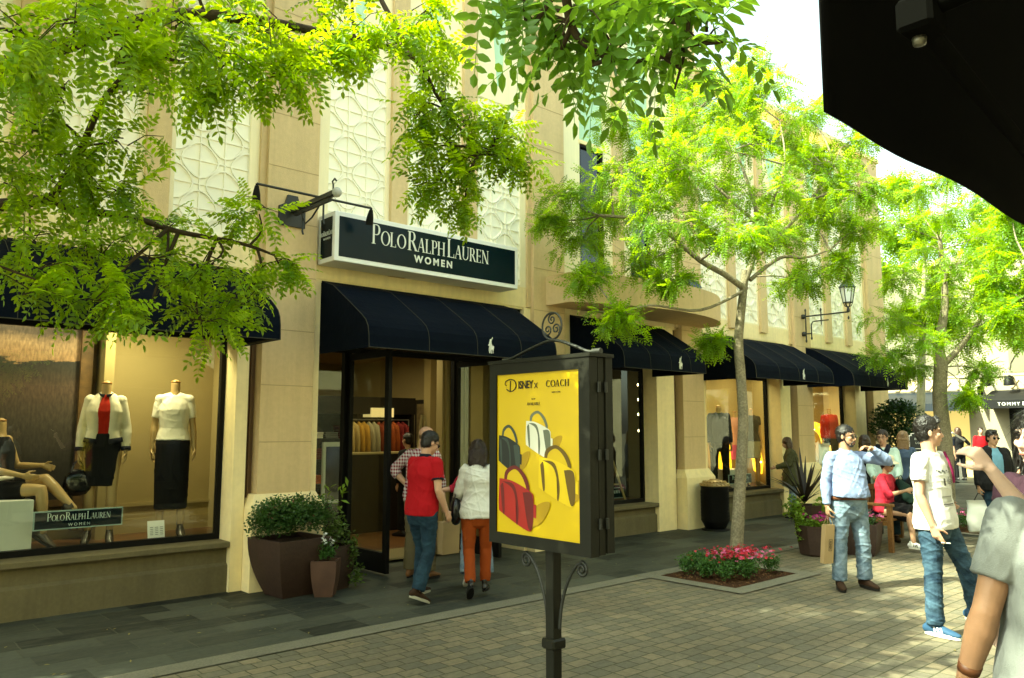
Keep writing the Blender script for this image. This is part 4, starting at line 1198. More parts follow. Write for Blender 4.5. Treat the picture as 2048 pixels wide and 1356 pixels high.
class Fig:
    """pose in local axes: x = the person's right, y = forward, z = up"""
    def __init__(f, H=1.75, female=False, lean=(0, 0, 1), side=(1, 0, 0), hip_side=None,
                 uaR=(0.12, 0.0, -1), faR=(0.05, 0.15, -1), uaL=(-0.12, 0, -1), faL=(-0.05, 0.15, -1),
                 thR=(0.06, 0.02, -1), shR=(0.02, -0.03, -1), thL=(-0.06, 0.02, -1), shL=(-0.02, -0.03, -1),
                 haR=None, haL=None, head_yaw=0, head_pitch=0, head_roll=0, ftR=None, ftL=None, pitchR=0, pitchL=0, bulk=1.0, seated=None):
        k = H / 1.75; f.k = k; f.H = H; f.female = female; f.bulk = bulk
        f.sp = nrm(lean); f.sd = nrm(Vector(side) - f.sp * Vector(side).dot(f.sp)); f.fw = f.sp.cross(f.sd)  # z x x = y
        hs = nrm(hip_side) if hip_side else nrm((f.sd.x, f.sd.y, 0)); f.hs = hs
        f.P = Vector((0, 0, 0))
        hw = 0.092 if not female else 0.095
        f.hipR = f.P + hs * hw * k - Vector((0, 0, .03 * k)); f.hipL = f.P - hs * hw * k - Vector((0, 0, .03 * k))
        sw = (0.168 if not female else 0.146) * bulk ** 0.3
        f.sh_c = f.P + f.sp * 0.462 * k
        f.shR = f.sh_c + f.sd * sw * k; f.shL = f.sh_c - f.sd * sw * k
        f.neck = f.P + f.sp * 0.545 * k
        f.elR = f.shR + nrm(uaR) * 0.285 * k; f.wrR = f.elR + nrm(faR) * 0.255 * k
        f.elL = f.shL + nrm(uaL) * 0.285 * k; f.wrL = f.elL + nrm(faL) * 0.255 * k
        f.haR = nrm(haR or faR); f.haL = nrm(haL or faL)
        f.knR = f.hipR + nrm(thR) * 0.425 * k; f.anR = f.knR + nrm(shR) * 0.405 * k
        f.knL = f.hipL + nrm(thL) * 0.425 * k; f.anL = f.knL + nrm(shL) * 0.405 * k
        f.ftR = nrm(ftR or (0.15, 1, 0)); f.ftL = nrm(ftL or (-0.15, 1, 0))
        f.pitR, f.pitL = pitchR, pitchL
        # head frame
        yaw = R(head_yaw); pt = R(head_pitch); rl = R(head_roll)
        base = Matrix((f.sd, f.fw, f.sp)).transposed() if False else Matrix(((f.sd.x, f.fw.x, f.sp.x), (f.sd.y, f.fw.y, f.sp.y), (f.sd.z, f.fw.z, f.sp.z)))
        # keep the head upright even when the trunk leans
        up = nrm(f.sp * 0.35 + Vector((0, 0, 0.65)))
        fx = nrm(f.sd - up * f.sd.dot(up)); fy = up.cross(fx)
        b3 = Matrix(((fx.x, fy.x, up.x), (fx.y, fy.y, up.y), (fx.z, fy.z, up.z)))
        rot = b3 @ Matrix.Rotation(-yaw, 3, 'Z') @ Matrix.Rotation(pt, 3, 'X') @ Matrix.Rotation(rl, 3, 'Y')
        f.hr, f.hf, f.hu = rot.col[0].copy(), rot.col[1].copy(), rot.col[2].copy()
        f.hc = f.neck + nrm(f.sp * .5 + f.hu * .5) * 0.058 * k + f.hu * 0.078 * k + f.hf * 0.018 * k
        # ground
        if seated is None:
            low = min(f.anR.z - 0.085 * k - (0.06 * k if False else 0), f.anL.z - 0.085 * k)
            # a pitched foot stands on its toes
            lowR = f.anR.z - 0.085 * k - max(0, math.sin(R(pitchR))) * 0.15 * k
            lowL = f.anL.z - 0.085 * k - max(0, math.sin(R(pitchL))) * 0.15 * k
            f.dz = -min(lowR, lowL)
        else:
            f.dz = seated
        for a in ('P', 'hipR', 'hipL', 'sh_c', 'shR', 'shL', 'neck', 'elR', 'wrR', 'elL', 'wrL', 'knR', 'anR', 'knL', 'anL', 'hc'):
            setattr(f, a, getattr(f, a) + Vector((0, 0, f.dz)))

    # --- body pieces
    def torso(f, g=0.0, z0=-0.10, z1=0.5, flare=0.0, loose=0.0, belly=0.0):
        k = f.k; B = f.bulk
        if f.female: prof = [(-.10, .155, .105), (-.02, .168, .115), (.06, .145, .10), (.15, .125, .092), (.25, .138, .10), (.34, .152, .118), (.42, .132, .100), (.48, .092, .074), (.53, .060, .055)]
        else: prof = [(-.10, .155, .105), (-.02, .165, .115), (.06, .158, .112), (.15, .150, .108), (.25, .160, .115), (.34, .172, .122), (.42, .150, .106), (.475, .105, .078), (.53, .058, .058)]
        pts, rr = [], []
        zs = sorted(set([z0, z1] + [p[0] for p in prof if z0 < p[0] < z1]))
        for z in zs:
            a = np.interp(z, [p[0] for p in prof], [p[1] for p in prof]); b = np.interp(z, [p[0] for p in prof], [p[2] for p in prof])
            mid = math.exp(-((z - 0.08) / 0.12) ** 2)
            a = a * (1 + (B - 1) * 0.8); b = b * (1 + (B - 1) * 1.1)
            lo = loose * max(0, min(1, (0.36 - z) / 0.3))
            fl = flare * max(0, min(1, (0.12 - z) / 0.3))
            c = f.P + f.sp * z * k + f.fw * (belly * mid * 0.6 - 0.01 * (z > 0.3)) * k
            pts.append(c); rr.append(((a + g + lo + fl) * k, (b + g + lo * .7 + fl * .8 + belly * mid * .5) * k))
        return pts, rr
    def arm_path(f, s):
        sh, el, wr = (f.shR, f.elR, f.wrR) if s > 0 else (f.shL, f.elL, f.wrL)
        return sh, el, wr
    def arm(f, s, g=0.0, t1=2.0, flat=False, taper=0.0, t0=0.0):
        """t: 0 shoulder, 1 elbow, 2 wrist"""
        k = f.k; B = f.bulk ** 0.6 * (0.86 if f.female else 1.0)
        sh, el, wr = f.arm_path(s)
        key = [(0, .047), (.35, .047), (.75, .041), (1.0, .038), (1.25, .042), (1.6, .034), (2.0, .026)]
        ts = sorted(set([t0, t1] + [q[0] for q in key if t0 < q[0] < t1] + [q for q in (.9, 1.1) if t0 < q < t1]))
        pts, rr = [], []
        for t in ts:
            p = sh.lerp(el, t) if t <= 1 else el.lerp(wr, t - 1)
            r = np.interp(t, [q[0] for q in key], [q[1] for q in key]) * B
            pts.append(p); rr.append((r + g + taper * max(0, t)) * k)
        return loft(pts, rr, side=f.sd, flat1=flat)
    def hand(f, s, curl=0.5, palm=None, spread=0.12, point=False):
        k = f.k * (0.92 if f.female else 1.0)
        wr = f.wrR if s > 0 else f.wrL; d = f.haR if s > 0 else f.haL
        n = nrm(palm) if palm else nrm(-f.sd * s)
        n = nrm(n - d * n.dot(d))
        a = d.cross(n) ; 
        # thumb side: forward/up side
        ref = f.fw + f.sp * 0.2
        if a.dot(ref) < 0: a = -a
        out = []
        pc = wr + d * 0.045 * k
        out.append(loft([wr - d * .01 * k, wr + d * .03 * k, wr + d * .085 * k], [(.026 * k, .018 * k), (.036 * k, .016 * k), (.040 * k, .013 * k)], side=a, seg=10))
        L = [.070, .080, .075, .058]
        for i in range(4):
            b = wr + d * (0.084 - (0.010 if i == 3 else 0)) * k + a * (0.030 - 0.0195 * i) * k
            dd = nrm(d + a * spread * (1.2 - 0.8 * i) * 0.5)
            c = curl * (0.85 + 0.12 * i)
            if point and i < 2: c = curl * 0.3
            p0 = b; q = dd
            pts = [p0]
            for j, fr in enumerate((.42, .32, .26)):
                ang = c * (0.55 + 0.45 * j)
                q = nrm(q * math.cos(ang) + n * math.sin(ang))
                pts.append(pts[-1] + q * L[i] * fr * k)
            out.append(loft(pts, [.0092 * k, .0088 * k, .0080 * k, .0070 * k], side=a, seg=8))
        b = wr + d * 0.028 * k + a * 0.030 * k
        t1 = nrm(a * 0.75 + d * 0.65 + n * 0.35); t2 = nrm(a * 0.25 + d * 0.85 + n * (0.3 + curl * 0.5))
        out.append(loft([b, b + t1 * .035 * k, b + t1 * .035 * k + t2 * .030 * k, b + t1 * .035 * k + t2 * .052 * k], [.014 * k, .0115 * k, .010 * k, .008 * k], side=n, seg=8))
        return out
    def leg(f, s, g=0.0, t1=2.0, flat=False, hem=0.0, t0=0.0, slim=1.0):
        k = f.k; B = f.bulk ** 0.5
        hp, kn, an = (f.hipR, f.knR, f.anR) if s > 0 else (f.hipL, f.knL, f.anL)
        key = [(0, .088), (.3, .082), (.7, .064), (1.0, .052), (1.3, .054), (1.65, .042), (2.0, .034)]
        if g > 0.005: key = [(0, .092), (.3, .084), (.7, .068), (1.0, .058), (1.3, .055), (1.65, .050), (2.0, .046)]
        ts = sorted(set([t0, t1] + [q[0] for q in key if t0 < q[0] < t1] + [q for q in (.9, 1.1) if t0 < q < t1]))
        pts, rr = [], []
        for t in ts:
            p = hp.lerp(kn, t) if t <= 1 else kn.lerp(an, t - 1)
            r = np.interp(t, [q[0] for q in key], [q[1] for q in key]) * B * slim
            pts.append(p); rr.append((r + g + hem * max(0, t - 1)) * k)
        return loft(pts, rr, side=f.hs, flat1=flat)
    def headparts(f):
        k = f.k * 1.0; c, r, w, u = f.hc, f.hr, f.hf, f.hu
        ax = (r, w, u)
        o = lambda x, y, z: c + r * x * k + w * y * k + u * z * k
        fm = 0.93 if f.female else 1.0
        out = [ell(o(0, -.012, .030), (.074 * k, .092 * k, .086 * k), ax, 18, 12), ell(o(0, .020, -.035), (.060 * fm * k, .068 * k, .075 * k), ax, 16, 10),
               ell(o(0, .050, -.092), (.030 * fm * k, .028 * k, .022 * k), ax), ell(o(0, .02, -.075), (.050 * fm * k, .052 * k, .032 * k), ax),
               loft([o(0, .080, .012), o(0, .091, -.012), o(0, .100, -.032)], [.008 * k, .010 * k, .013 * k], side=r, seg=8),
               ell(o(0, .093, -.040), (.017 * k, .010 * k, .008 * k), ax, 8, 6),
               ell(o(0, .070, .026), (.050 * k, .018 * k, .010 * k), ax), ell(o(0, .082, -.066), (.023 * k, .010 * k, .010 * k), ax),
               ell(o(.035, .060, -.022), (.022 * k, .022 * k, .020 * k), ax), ell(o(-.035, .060, -.022), (.022 * k, .022 * k, .020 * k), ax)]
        for s in (-1, 1):
            out.append(ell(o(.076 * s, -.004, -.006), (.008 * k, .019 * k, .030 * k), ax, 10, 8))
        return out
    def neckpart(f):
        k = f.k * (0.88 if f.female else 1)
        return loft([f.sh_c + f.sp * .01, f.neck, f.hc - f.hf * .022 * k - f.hu * .06 * k], [.062 * k, .054 * k, .055 * k], side=f.sd)

def foot_frame(f, s):
    an = f.anR if s > 0 else f.anL; d = f.ftR if s > 0 else f.ftL; p = R(f.pitR if s > 0 else f.pitL)
    d = nrm((d.x, d.y, 0)); sd = nrm(d.cross(Vector((0, 0, 1))))
    w = nrm(d * math.cos(p) + Vector((0, 0, -math.sin(p))))
    u = sd.cross(w)
    return an, w, sd, u

def shoe(f, s, mat, sole, parent, name='shoe', heel=0.0, scale=1.0, stripes=None, high=0.0):
    k = f.k * scale
    an, w, sd, u = foot_frame(f, s)
    b = an - u * 0.078 * f.k
    o = lambda y, z: b + w * y * k + u * z * k
    pts = [o(-.070, .040), o(-.045, .048), o(0, .050), o(.05, .044), (o(.10, .034)), o(.150, .026), o(.180, .022)]
    rr = [(.028 * k, .036 * k), (.034 * k, .044 * k), (.037 * k, .046 * k), (.039 * k, .038 * k), (.043 * k, .029 * k), (.040 * k, .022 * k), (.028 * k, .016 * k)]
    parts = [loft(pts, rr, side=sd, seg=14), loft([o(-.03, .04), o(-.022, .10 + high)], [(.034 * k, .042 * k), (.036 * k, .044 * k)], side=sd, flat1=True)]
    ob = put(skin(parts, 0.007, 2, name), name, mat, parent)
    # sole follows the outline
    n = 20; top, bot = [], []
    for i in range(n):
        a = 2 * math.pi * i / n
        y = .055 + .140 * math.cos(a); x = (.038 + .007 * math.cos(a - 0.2)) * math.sin(a)
        hh = .022 + .003 * (abs(math.cos(a)))
        top.append(b + w * y * k + sd * x * k * 1.08 + u * hh * k); bot.append(b + w * y * k + sd * x * k * 1.05 + u * (-0.004 - heel * (y < 0)) * k)
    mb = MB(); vs = top + bot
    mb.add(vs, [tuple(range(n)), tuple(range(n, 2 * n))[::-1]], 0)
    mb.add(vs, [(i, n + i, n + (i + 1) % n, (i + 1) % n) for i in range(n)], 0, True)
    if heel > 0.02:
        mb.tube([b - w * .045 * k + u * .01, b - w * .045 * k - u * heel * k], .022 * k, 8)
    me = mb.mesh('sole')
    put(me, 'sole', sole, ob)
    if stripes:
        mb = MB()
        for i in range(3):
            for sx in (-1, 1):
                y0 = .015 + i * .026
                q = [b + w * (y0 + dy) * k + sd * (sx * (.0385 + .001 * i + (0.0 if z < .05 else -.010))) * k + u * z * k for (dy, z) in ((0, .026), (.013, .026), (-.002, .066), (-.015, .066))]
                mb.prism(q, sd * (sx * .006), 0)
        put(mb.mesh('stripe'), 'side_stripes', stripes, ob)
    return ob

HAIRN = [0]
def person(label, pos, az, group='people in the street', fig=None, skin_m=None, vox=0.008, cat='person', arms=(True, True), hands=((0.5, None), (0.5, None)),
           face=True, noskinleg=False, name='person', headless=False, bare=False):
    f = fig
    k = f.k
    parts = []
    pts, rr = f.torso(-0.012)
    parts.append(loft(pts, rr, side=f.sd, seg=20, sq=2.3))
    parts += [ell(f.shR, (.046 * k,) * 3), ell(f.shL, (.046 * k,) * 3)]
    for s in (1, -1):
        parts.append(f.arm(s)); parts.append(f.leg(s, slim=1.0 if bare else 0.82))
        parts += f.hand(s, *(hands[0] if s > 0 else hands[1])[:2], **((hands[0] if s > 0 else hands[1])[2] if len(hands[0] if s > 0 else hands[1]) > 2 else {}))
        an, w, sd, u = foot_frame(f, s)
        b = an - u * .078 * k
        parts.append(loft([an, b - w * .03 * k + u * .035 * k, b + w * .06 * k + u * .028 * k, b + w * .13 * k + u * .020 * k], [.032 * k, (.028 * k, .028 * k), (.034 * k, .024 * k), (.032 * k, .014 * k)], side=sd))
    parts.append(f.neckpart())
    if headless:
        pass
    else:
        parts += f.headparts()
    me = skin(parts, vox, 2, 'body')
    root = bpy.data.objects.new(name, me); COL.objects.link(root); me.materials.append(skin_m or sk_light)
    root.location = pos; root.rotation_euler = (0, 0, R(az - 90))
    tagit(root, label, cat, group)
    if not headless and face:
        c, r, w, u = f.hc, f.hr, f.hf, f.hu; ax = (r, w, u)
        o = lambda x, y, z: c + r * x * k + w * y * k + u * z * k
        for s in (-1, 1):
            v, q = ell(o(.030 * s, .0795, .001), (.0125 * k, .006 * k, .0055 * k), ax, 10, 6)
            mb = MB().add(v, q, 0, True); put(mb.mesh('eye'), 'eye', m_eye, root)
            mb = MB().tube([o(.013 * s, .087, .022), o(.03 * s, .0865, .027), o(.048 * s, .074, .020)], .0042 * k, 6); put(mb.mesh('eyebrow'), 'eyebrow', hr_black, root)
        v, q = ell(o(0, .0865, -.0665), (.021 * k, .0075 * k, .0065 * k), ax, 12, 6)
        put(MB().add(v, q, 0, True).mesh('lips'), 'lips', m_lip, root)
    return root

def local_o(f):
    k = f.k; c, r, w, u = f.hc, f.hr, f.hf, f.hu
    return (lambda x, y, z: c + r * x * k + w * y * k + u * z * k), (r, w, u), k

def strands(o, n, L, root_c, down, seed=1, w=.0016, lift=.35):
    me = o.data
    rs = np.random.RandomState(seed)
    nv = len(me.vertices)
    co = np.empty(nv * 3, np.float32); me.vertices.foreach_get('co', co); co = co.reshape(-1, 3)
    no = np.empty(nv * 3, np.float32); me.vertices.foreach_get('normal', no); no = no.reshape(-1, 3)
    idx = rs.randint(0, nv, n)
    p, nn = co[idx] + rs.normal(0, .002, (n, 3)), no[idx]
    flow = np.array(down)[None, :] + (p - np.array(root_c)[None, :]) * 2.0 + rs.normal(0, .25, (n, 3))
    flow -= nn * (flow * nn).sum(1)[:, None]; flow /= np.linalg.norm(flow, axis=1)[:, None] + 1e-6
    d = flow + nn * rs.uniform(.05, lift, (n, 1)); s = np.cross(d, nn); s /= np.linalg.norm(s, axis=1)[:, None] + 1e-6
    l = L * rs.uniform(.6, 1.3, (n, 1))
    mid = p + d * l * .55; tip = p + flow * l + nn * l * .12
    vs = np.stack([p - s * w, p + s * w, mid + s * w * .8, mid - s * w * .8, tip], 1).reshape(-1, 3)
    fs = []
    for i in range(n):
        b = i * 5; fs += [(b, b + 1, b + 2, b + 3), (b + 3, b + 2, b + 4)]
    m2 = bpy.data.meshes.new('hair_strands'); m2.from_pydata(vs.tolist(), [], fs); m2.update()
    bm = bmesh.new(); bm.from_mesh(me); bm.from_mesh(m2); bm.to_mesh(me); bm.free(); bpy.data.meshes.remove(m2)
    return o

def hair_short(f, root, mat, thin=0.0, top=0.0, name='hair', vox=0.007):
    o, ax, k = local_o(f)
    p = [ell(o(0, -.022, .046 + top * .3), (.079 * k, .096 * k, (.084 + top) * k), ax, 18, 12), ell(o(0, -.045, .0), (.076 * k, .062 * k, .082 * k), ax, 16, 10)]
    if top > 0: p += [loft([o(-.02, .03, .10), o(0, .062, .108 + top * .6), o(.03, .07, .092)], [.022 * k, .024 * k, .014 * k], side=ax[0])]
    for s in (-1, 1):
        p.append(loft([o(.070 * s, .005, .05), o(.072 * s, .010, .015)], [(.010 * k, .018 * k), (.008 * k, .010 * k)], side=ax[0]))
    h = put(skin(p, vox, 1, 'hair', disp=(0.009, 190, 3, .3)), name, mat, root)
    if vox < .0085: strands(h, 2600, .020, f.hc, (f.hf * (.6 if top else -.2) + f.hu * (.1 if top else -.5)), 2, .0011)
    return h
def hair_long(f, root, mat, length=0.30, vox=0.008, wide=1.0, hat=False):
    o, ax, k = local_o(f)
    dn = Vector((0, 0, -1))
    p = [ell(o(0, -.020, .038), (.086 * k, .102 * k, .092 * k), ax, 18, 12), ell(o(0, -.045, -.01), (.084 * k, .07 * k, .10 * k), ax, 16, 10)]
    back = o(0, -.075, -.02)
    p.append(loft([o(0, -.055, .02), back, back + dn * length * .5 * k, back + dn * length * k], [(.085 * wide * k, .05 * k), (.088 * wide * k, .045 * k), (.095 * wide * k, .038 * k), (.075 * wide * k, .02 * k)], side=ax[0], sq=2.4))
    for s in (-1, 1):
        a = o(.072 * s, .0, .04)
        p.append(loft([a, o(.080 * s, -.005, -.04), o(.082 * s, -.02, -.04) + dn * length * .6 * k], [(.020 * k, .035 * k), (.022 * k, .038 * k), (.018 * k, .022 * k)], side=ax[0]))
    h = put(skin(p, vox, 1, 'hair', disp=(0.012, 150, 5, .12)), 'hair', mat, root)
    if vox < .0085: strands(h, 3200, .06, f.hc, Vector((0, 0, -1.2)), 3, .0012, .12)
    return h
def beard(f, root, mat):
    o, ax, k = local_o(f)
    mb = MB()
    v, q = ell(o(0, .054, -.096), (.031 * k, .028 * k, .020 * k), ax, 14, 8); mb.add(v, q, 0, True)
    mb.tube([o(-.026, .076, -.070), o(-.017, .088, -.054), o(0, .0945, -.0515), o(.017, .088, -.054), o(.026, .076, -.070)], .0055 * k, 6)
    for s in (-1, 1):
        mb.tube([o(.026 * s, .076, -.070), o(.028 * s, .070, -.088)], .007 * k, 6)
        mb.tube([o(.066 * s, .01, -.02), o(.059 * s, .025, -.065), o(.04 * s, .052, -.098)], .0075 * k, 6)
    put(mb.mesh('beard'), 'beard', mat, root)
def glasses(f, root, dark=True):
    o, ax, k = local_o(f)
    m = m_lens if dark else m_black
    mb = MB()
    for s in (-1, 1):
        if dark:
            v, q = ell(o(.032 * s, .0905, -.002), (.026 * k, .004 * k, .019 * k), ax, 16, 8); mb.add(v, q, 0, True)
        else:
            ring = [o(.032 * s + .023 * math.cos(a), .093, -.002 + .016 * math.sin(a)) for a in [2 * math.pi * i / 16 for i in range(17)]]
            mb.tube(ring, .0018 * k, 5)
        mb.tube([o(.057 * s, .088, .004), o(.078 * s, .05, .004), o(.080 * s, -.002, .004)], .0022 * k, 5)
    mb.tube([o(-.010, .097, .006), o(.010, .097, .006)], .002 * k, 5)
    put(mb.mesh('g'), 'sunglasses' if dark else 'glasses', m, root)

def shirt(f, root, mat, sleeve=2.0, hem=-0.06, loose=0.012, g=0.012, name='shirt', collar=None, vox=0.008, open_front=False, flare=0.0, belly=0.0, seed=1, amp=0.005, neck=0.522, sg=None, skip=()):
    k = f.k
    parts = []
    pts, rr = f.torso(g, z0=hem, z1=neck, loose=loose, flare=flare, belly=belly)
    parts.append(loft(pts, rr, side=f.sd, seg=22, flat0=True, flat1=True, sq=2.3))
    parts += [ell(f.shR - f.sp * .008 * k, ((.044 + g) * k,) * 3), ell(f.shL - f.sp * .008 * k, ((.044 + g) * k,) * 3)]
    # trapezius
    for s in (1, -1):
        sh = f.shR if s > 0 else f.shL
        parts.append(loft([f.neck - f.sp * .052 * k + f.sd * s * .03 * k, sh.lerp(f.neck, .25) - f.sp * .018 * k, sh - f.sp * .004 * k], [(.036 + g) * k, (.038 + g) * k, (.043 + g) * k], side=f.sd))
        if s in skip: continue
        parts.append(f.arm(s, g=(sg if sg is not None else g + .006), t1=sleeve, flat=True, taper=0.004 if sleeve < 1.2 else 0.0))
    o = put(skin(parts, vox, 2, name, disp=(amp, 26, seed, 0.9)), name, mat, root)
    if collar:
        kk = k
        c0 = f.neck - f.sp * .02 * k
        ring = []
        mb = MB(); n = 20; lo, hi = [], []
        for i in range(n + 1):
            a = R(-68) + (2 * math.pi - R(44)) * i / n - math.pi / 2 + R(90)
            dirv = f.sd * math.sin(a) + f.fw * math.cos(a)
            op = 1.0
            lo.append(c0 + dirv * .074 * k - f.sp * (.012 + .018 * max(0, math.cos(a))) * k); hi.append(c0 + dirv * .064 * k + f.sp * .030 * k - f.sp * (.030 * max(0, math.cos(a))) * k + f.fw * .006 * k)
        vs = lo + hi
        mb.add(vs, [(i, i + 1, n + 2 + i, n + 1 + i) for i in range(n)], 0, True)
        c = put(mb.mesh('collar'), 'collar', collar, o)
        sm = c.modifiers.new('t', 'SOLIDIFY'); sm.thickness = .006; sm.offset = 1
    return o

def trousers(f, root, mat, t1=1.95, g=0.010, hem=0.012, top=0.03, name='trousers', vox=0.008, seed=2, amp=0.006, slim=1.0):
    parts = []
    pts, rr = f.torso(g, z0=-0.11, z1=top)
    parts.append(loft(pts, rr, side=f.hs, seg=20, sq=2.3, flat1=True))
    for s in (1, -1):
        parts.append(f.leg(s, g=g, t1=t1, flat=True, hem=hem, slim=slim))
    return put(skin(parts, vox, 2, name, disp=(amp, 24, seed, 1.6)), name, mat, root)

def skirt(f, root, mat, t1=0.95, g=0.012, top=0.10, flare=0.0, name='skirt', vox=0.010):
    kR = f.hipR.lerp(f.knR, min(t1, 1)) if t1 <= 1 else f.knR.lerp(f.anR, t1 - 1)
    kL = f.hipL.lerp(f.knL, min(t1, 1)) if t1 <= 1 else f.knL.lerp(f.anL, t1 - 1)
    k = f.k
    parts = []
    pts, rr = f.torso(g, z0=-0.09, z1=top)
    parts.append(loft(pts, rr, side=f.hs, seg=20, sq=2.2, flat1=True))
    a = (f.hipR + f.hipL) / 2 ; b = (kR + kL) / 2
    ra = .175 * k
    parts.append(loft([a + Vector((0, 0, .02)), a.lerp(b, .5), b], [(ra, .125 * k), ((.165 + flare * .5) * k, (.12 + flare * .4) * k), ((.150 + flare) * k, (.105 + flare * .8) * k)], side=f.hs, flat1=True, sq=2.4, seg=20))
    return put(skin(parts, vox, 2, name, disp=(0.005, 22, 7, .3)), name, mat, root)

def belt(f, root, mat, z=0.035, g=0.016, buckle=None):
    pts, rr = f.torso(g, z0=z - .018, z1=z + .018)
    v, q = loft([pts[0], pts[-1]], [rr[0], rr[-1]], side=f.sd, seg=28, flat0=True, flat1=True, sq=2.3)
    o = put(MB().add(v, q, 0, True).mesh('belt'), 'belt', mat, root)
    return o

j_dark = denim('denim_dark', (0.010, 0.028, 0.050), (0.022, 0.052, 0.080))
j_mid = denim('denim_mid', (0.018, 0.045, 0.085), (0.07, 0.13, 0.19))
j_light = denim('denim_light', (0.13, 0.20, 0.28), (0.26, 0.34, 0.42))
c_black = cloth('black_cloth', (0.012, 0.012, 0.013)); c_navy = cloth('navy_cloth', (0.012, 0.016, 0.03))
c_white = cloth('white_cloth', (0.66, 0.66, 0.62)); c_red = cloth('red_pique', (0.46, 0.004, 0.014))
c_rust = cloth('rust_trousers', (0.33, 0.060, 0.008)); c_blue = cloth('light_blue_shirt', (0.25, 0.32, 0.52))
c_grey = cloth('grey_marl', (0.21, 0.225, 0.215), w=0.05); c_olive = cloth('olive_cloth', (0.10, 0.10, 0.045), w=0.15)
c_khaki = cloth('khaki_trousers', (0.17, 0.14, 0.075)); c_mint = cloth('mint_shirt', (0.48, 0.62, 0.56))
c_polo = cloth('sky_polo', (0.16, 0.33, 0.46)); c_plum = cloth('crimson_top', (0.50, 0.02, 0.05))
m_brownshoe = M('brown_suede', (0.05, 0.025, 0.012), 0.8, 0.2, bump=(80, 0.4)); m_tanshoe = M('tan_shoe', (0.24, 0.11, 0.04), 0.6, 0.3)
m_blackshoe = M('black_boot', (0.01, 0.01, 0.01), 0.35, 0.5); m_trainer = M('blue_trainer', (0.035, 0.10, 0.20), 0.7, 0.3); m_whiteshoe = M('white_trainer', (0.78, 0.78, 0.74), 0.6, 0.3)
m_darksole = M('dark_sole', (0.02, 0.018, 0.015), 0.7, 0.2); m_greysole = M('cream_sole', (0.42, 0.40, 0.32), 0.7, 0.2)

# ------------------------------------------------------------------ shop displays
def ilamp(x, y, z, e, size=0.5, col=(1.0, 0.80, 0.54), name='ceiling_light'):
    l = bpy.data.lights.new(name, 'AREA'); l.energy = e; l.size = size; l.color = col; l.shape = 'DISK'
    o = bpy.data.objects.new(name, l); COL.objects.link(o); o.location = (x, y, z); return o
for (x, y, z, e, s_) in ((1.6, 9.0, 2.95, 4, .9), (2.7, 8.9, 2.95, 13, .3), (13.6, 9.0, 2.95, 9, .8), (15.1, 9.0, 2.95, 5, .5), (18.0, 9.0, 2.95, 9, .8), (6.2, 12.4, 3.0, 14, 1.6), (6.9, 10.4, 3.0, 6, .8), (10.3, 9.4, 2.95, 1, .4)):
    ilamp(x, y, z, e, s_)
def downlight(x, y, z, lab=None):
    pass
for (x, y) in ((4.9, 9.9), (6.1, 10.3), (7.2, 10.7), (7.6, 11.2)):
    MB().lathe([(.05, 0), (.06, .01), (.06, .02)], (x, y, 3.075), 12).build('downlight', m_warmlamp, shop)

# framed landscape picture inside the left window
pict = bpy.data.materials.new('printed_landscape'); pict.use_nodes = True
t_ = pict.node_tree; b_ = t_.nodes['Principled BSDF']; b_.inputs['Roughness'].default_value = .6
tc = t_.nodes.new('ShaderNodeTexCoord'); sx = t_.nodes.new('ShaderNodeSeparateXYZ'); t_.links.new(tc.outputs['Generated'], sx.inputs[0])
n_ = t_.nodes.new('ShaderNodeTexNoise'); n_.inputs['Scale'].default_value = 3.2; n_.inputs['Detail'].default_value = 8; n_.inputs['Roughness'].default_value = .7
mpn = t_.nodes.new('ShaderNodeMapping'); mpn.inputs['Scale'].default_value = (1, 1, 3); t_.links.new(tc.outputs['Generated'], mpn.inputs[0]); t_.links.new(mpn.outputs[0], n_.inputs['Vector'])
ma = t_.nodes.new('ShaderNodeMath'); ma.operation = 'MULTIPLY_ADD'; ma.inputs[1].default_value = .22; t_.links.new(n_.outputs['Fac'], ma.inputs[0]); t_.links.new(sx.outputs['Z'], ma.inputs[2])
rp = t_.nodes.new('ShaderNodeValToRGB'); cr = rp.color_ramp
stops = [(0.0, '15110d'), (.30, '2b2720'), (.52, '4a4236'), (.70, '5e4a3a'), (.80, '3a3428'), (.845, '2f2f2a'), (.855, 'b08a62'), (.93, 'c0a07c'), (1.0, '6a5c50')]
while len(cr.elements) < len(stops): cr.elements.new(.5)
for e_, (p_, h_) in zip(cr.elements, stops): e_.position = p_; e_.color = (*hexc(h_), 1)
t_.links.new(ma.outputs[0], rp.inputs[0])
n2 = t_.nodes.new('ShaderNodeTexNoise'); n2.inputs['Scale'].default_value = 60; n2.inputs['Detail'].default_value = 6
mp2 = t_.nodes.new('ShaderNodeMapping'); mp2.inputs['Scale'].default_value = (1.6, 1, .5); t_.links.new(tc.outputs['Generated'], mp2.inputs[0]); t_.links.new(mp2.outputs[0], n2.inputs['Vector'])
mr = t_.nodes.new('ShaderNodeMapRange'); mr.inputs['From Min'].default_value = .3; mr.inputs['From Max'].default_value = .7; mr.inputs['To Min'].default_value = .5; mr.inputs['To Max'].default_value = 1.1; t_.links.new(n2.outputs['Fac'], mr.inputs['Value'])
vs_ = t_.nodes.new('ShaderNodeVectorMath'); vs_.operation = 'SCALE'; t_.links.new(rp.outputs[0], vs_.inputs[0]); t_.links.new(mr.outputs[0], vs_.inputs['Scale']); t_.links.new(vs_.outputs[0], b_.inputs['Base Color'])
t = thing('landscape_picture', (1.2, 9.6, .9), 'large landscape picture of heath and sunset at the back of the left window', 'picture')
MB().box(.2, 2.22, 9.55, 9.58, .95, 2.95).build('print', pict, t)
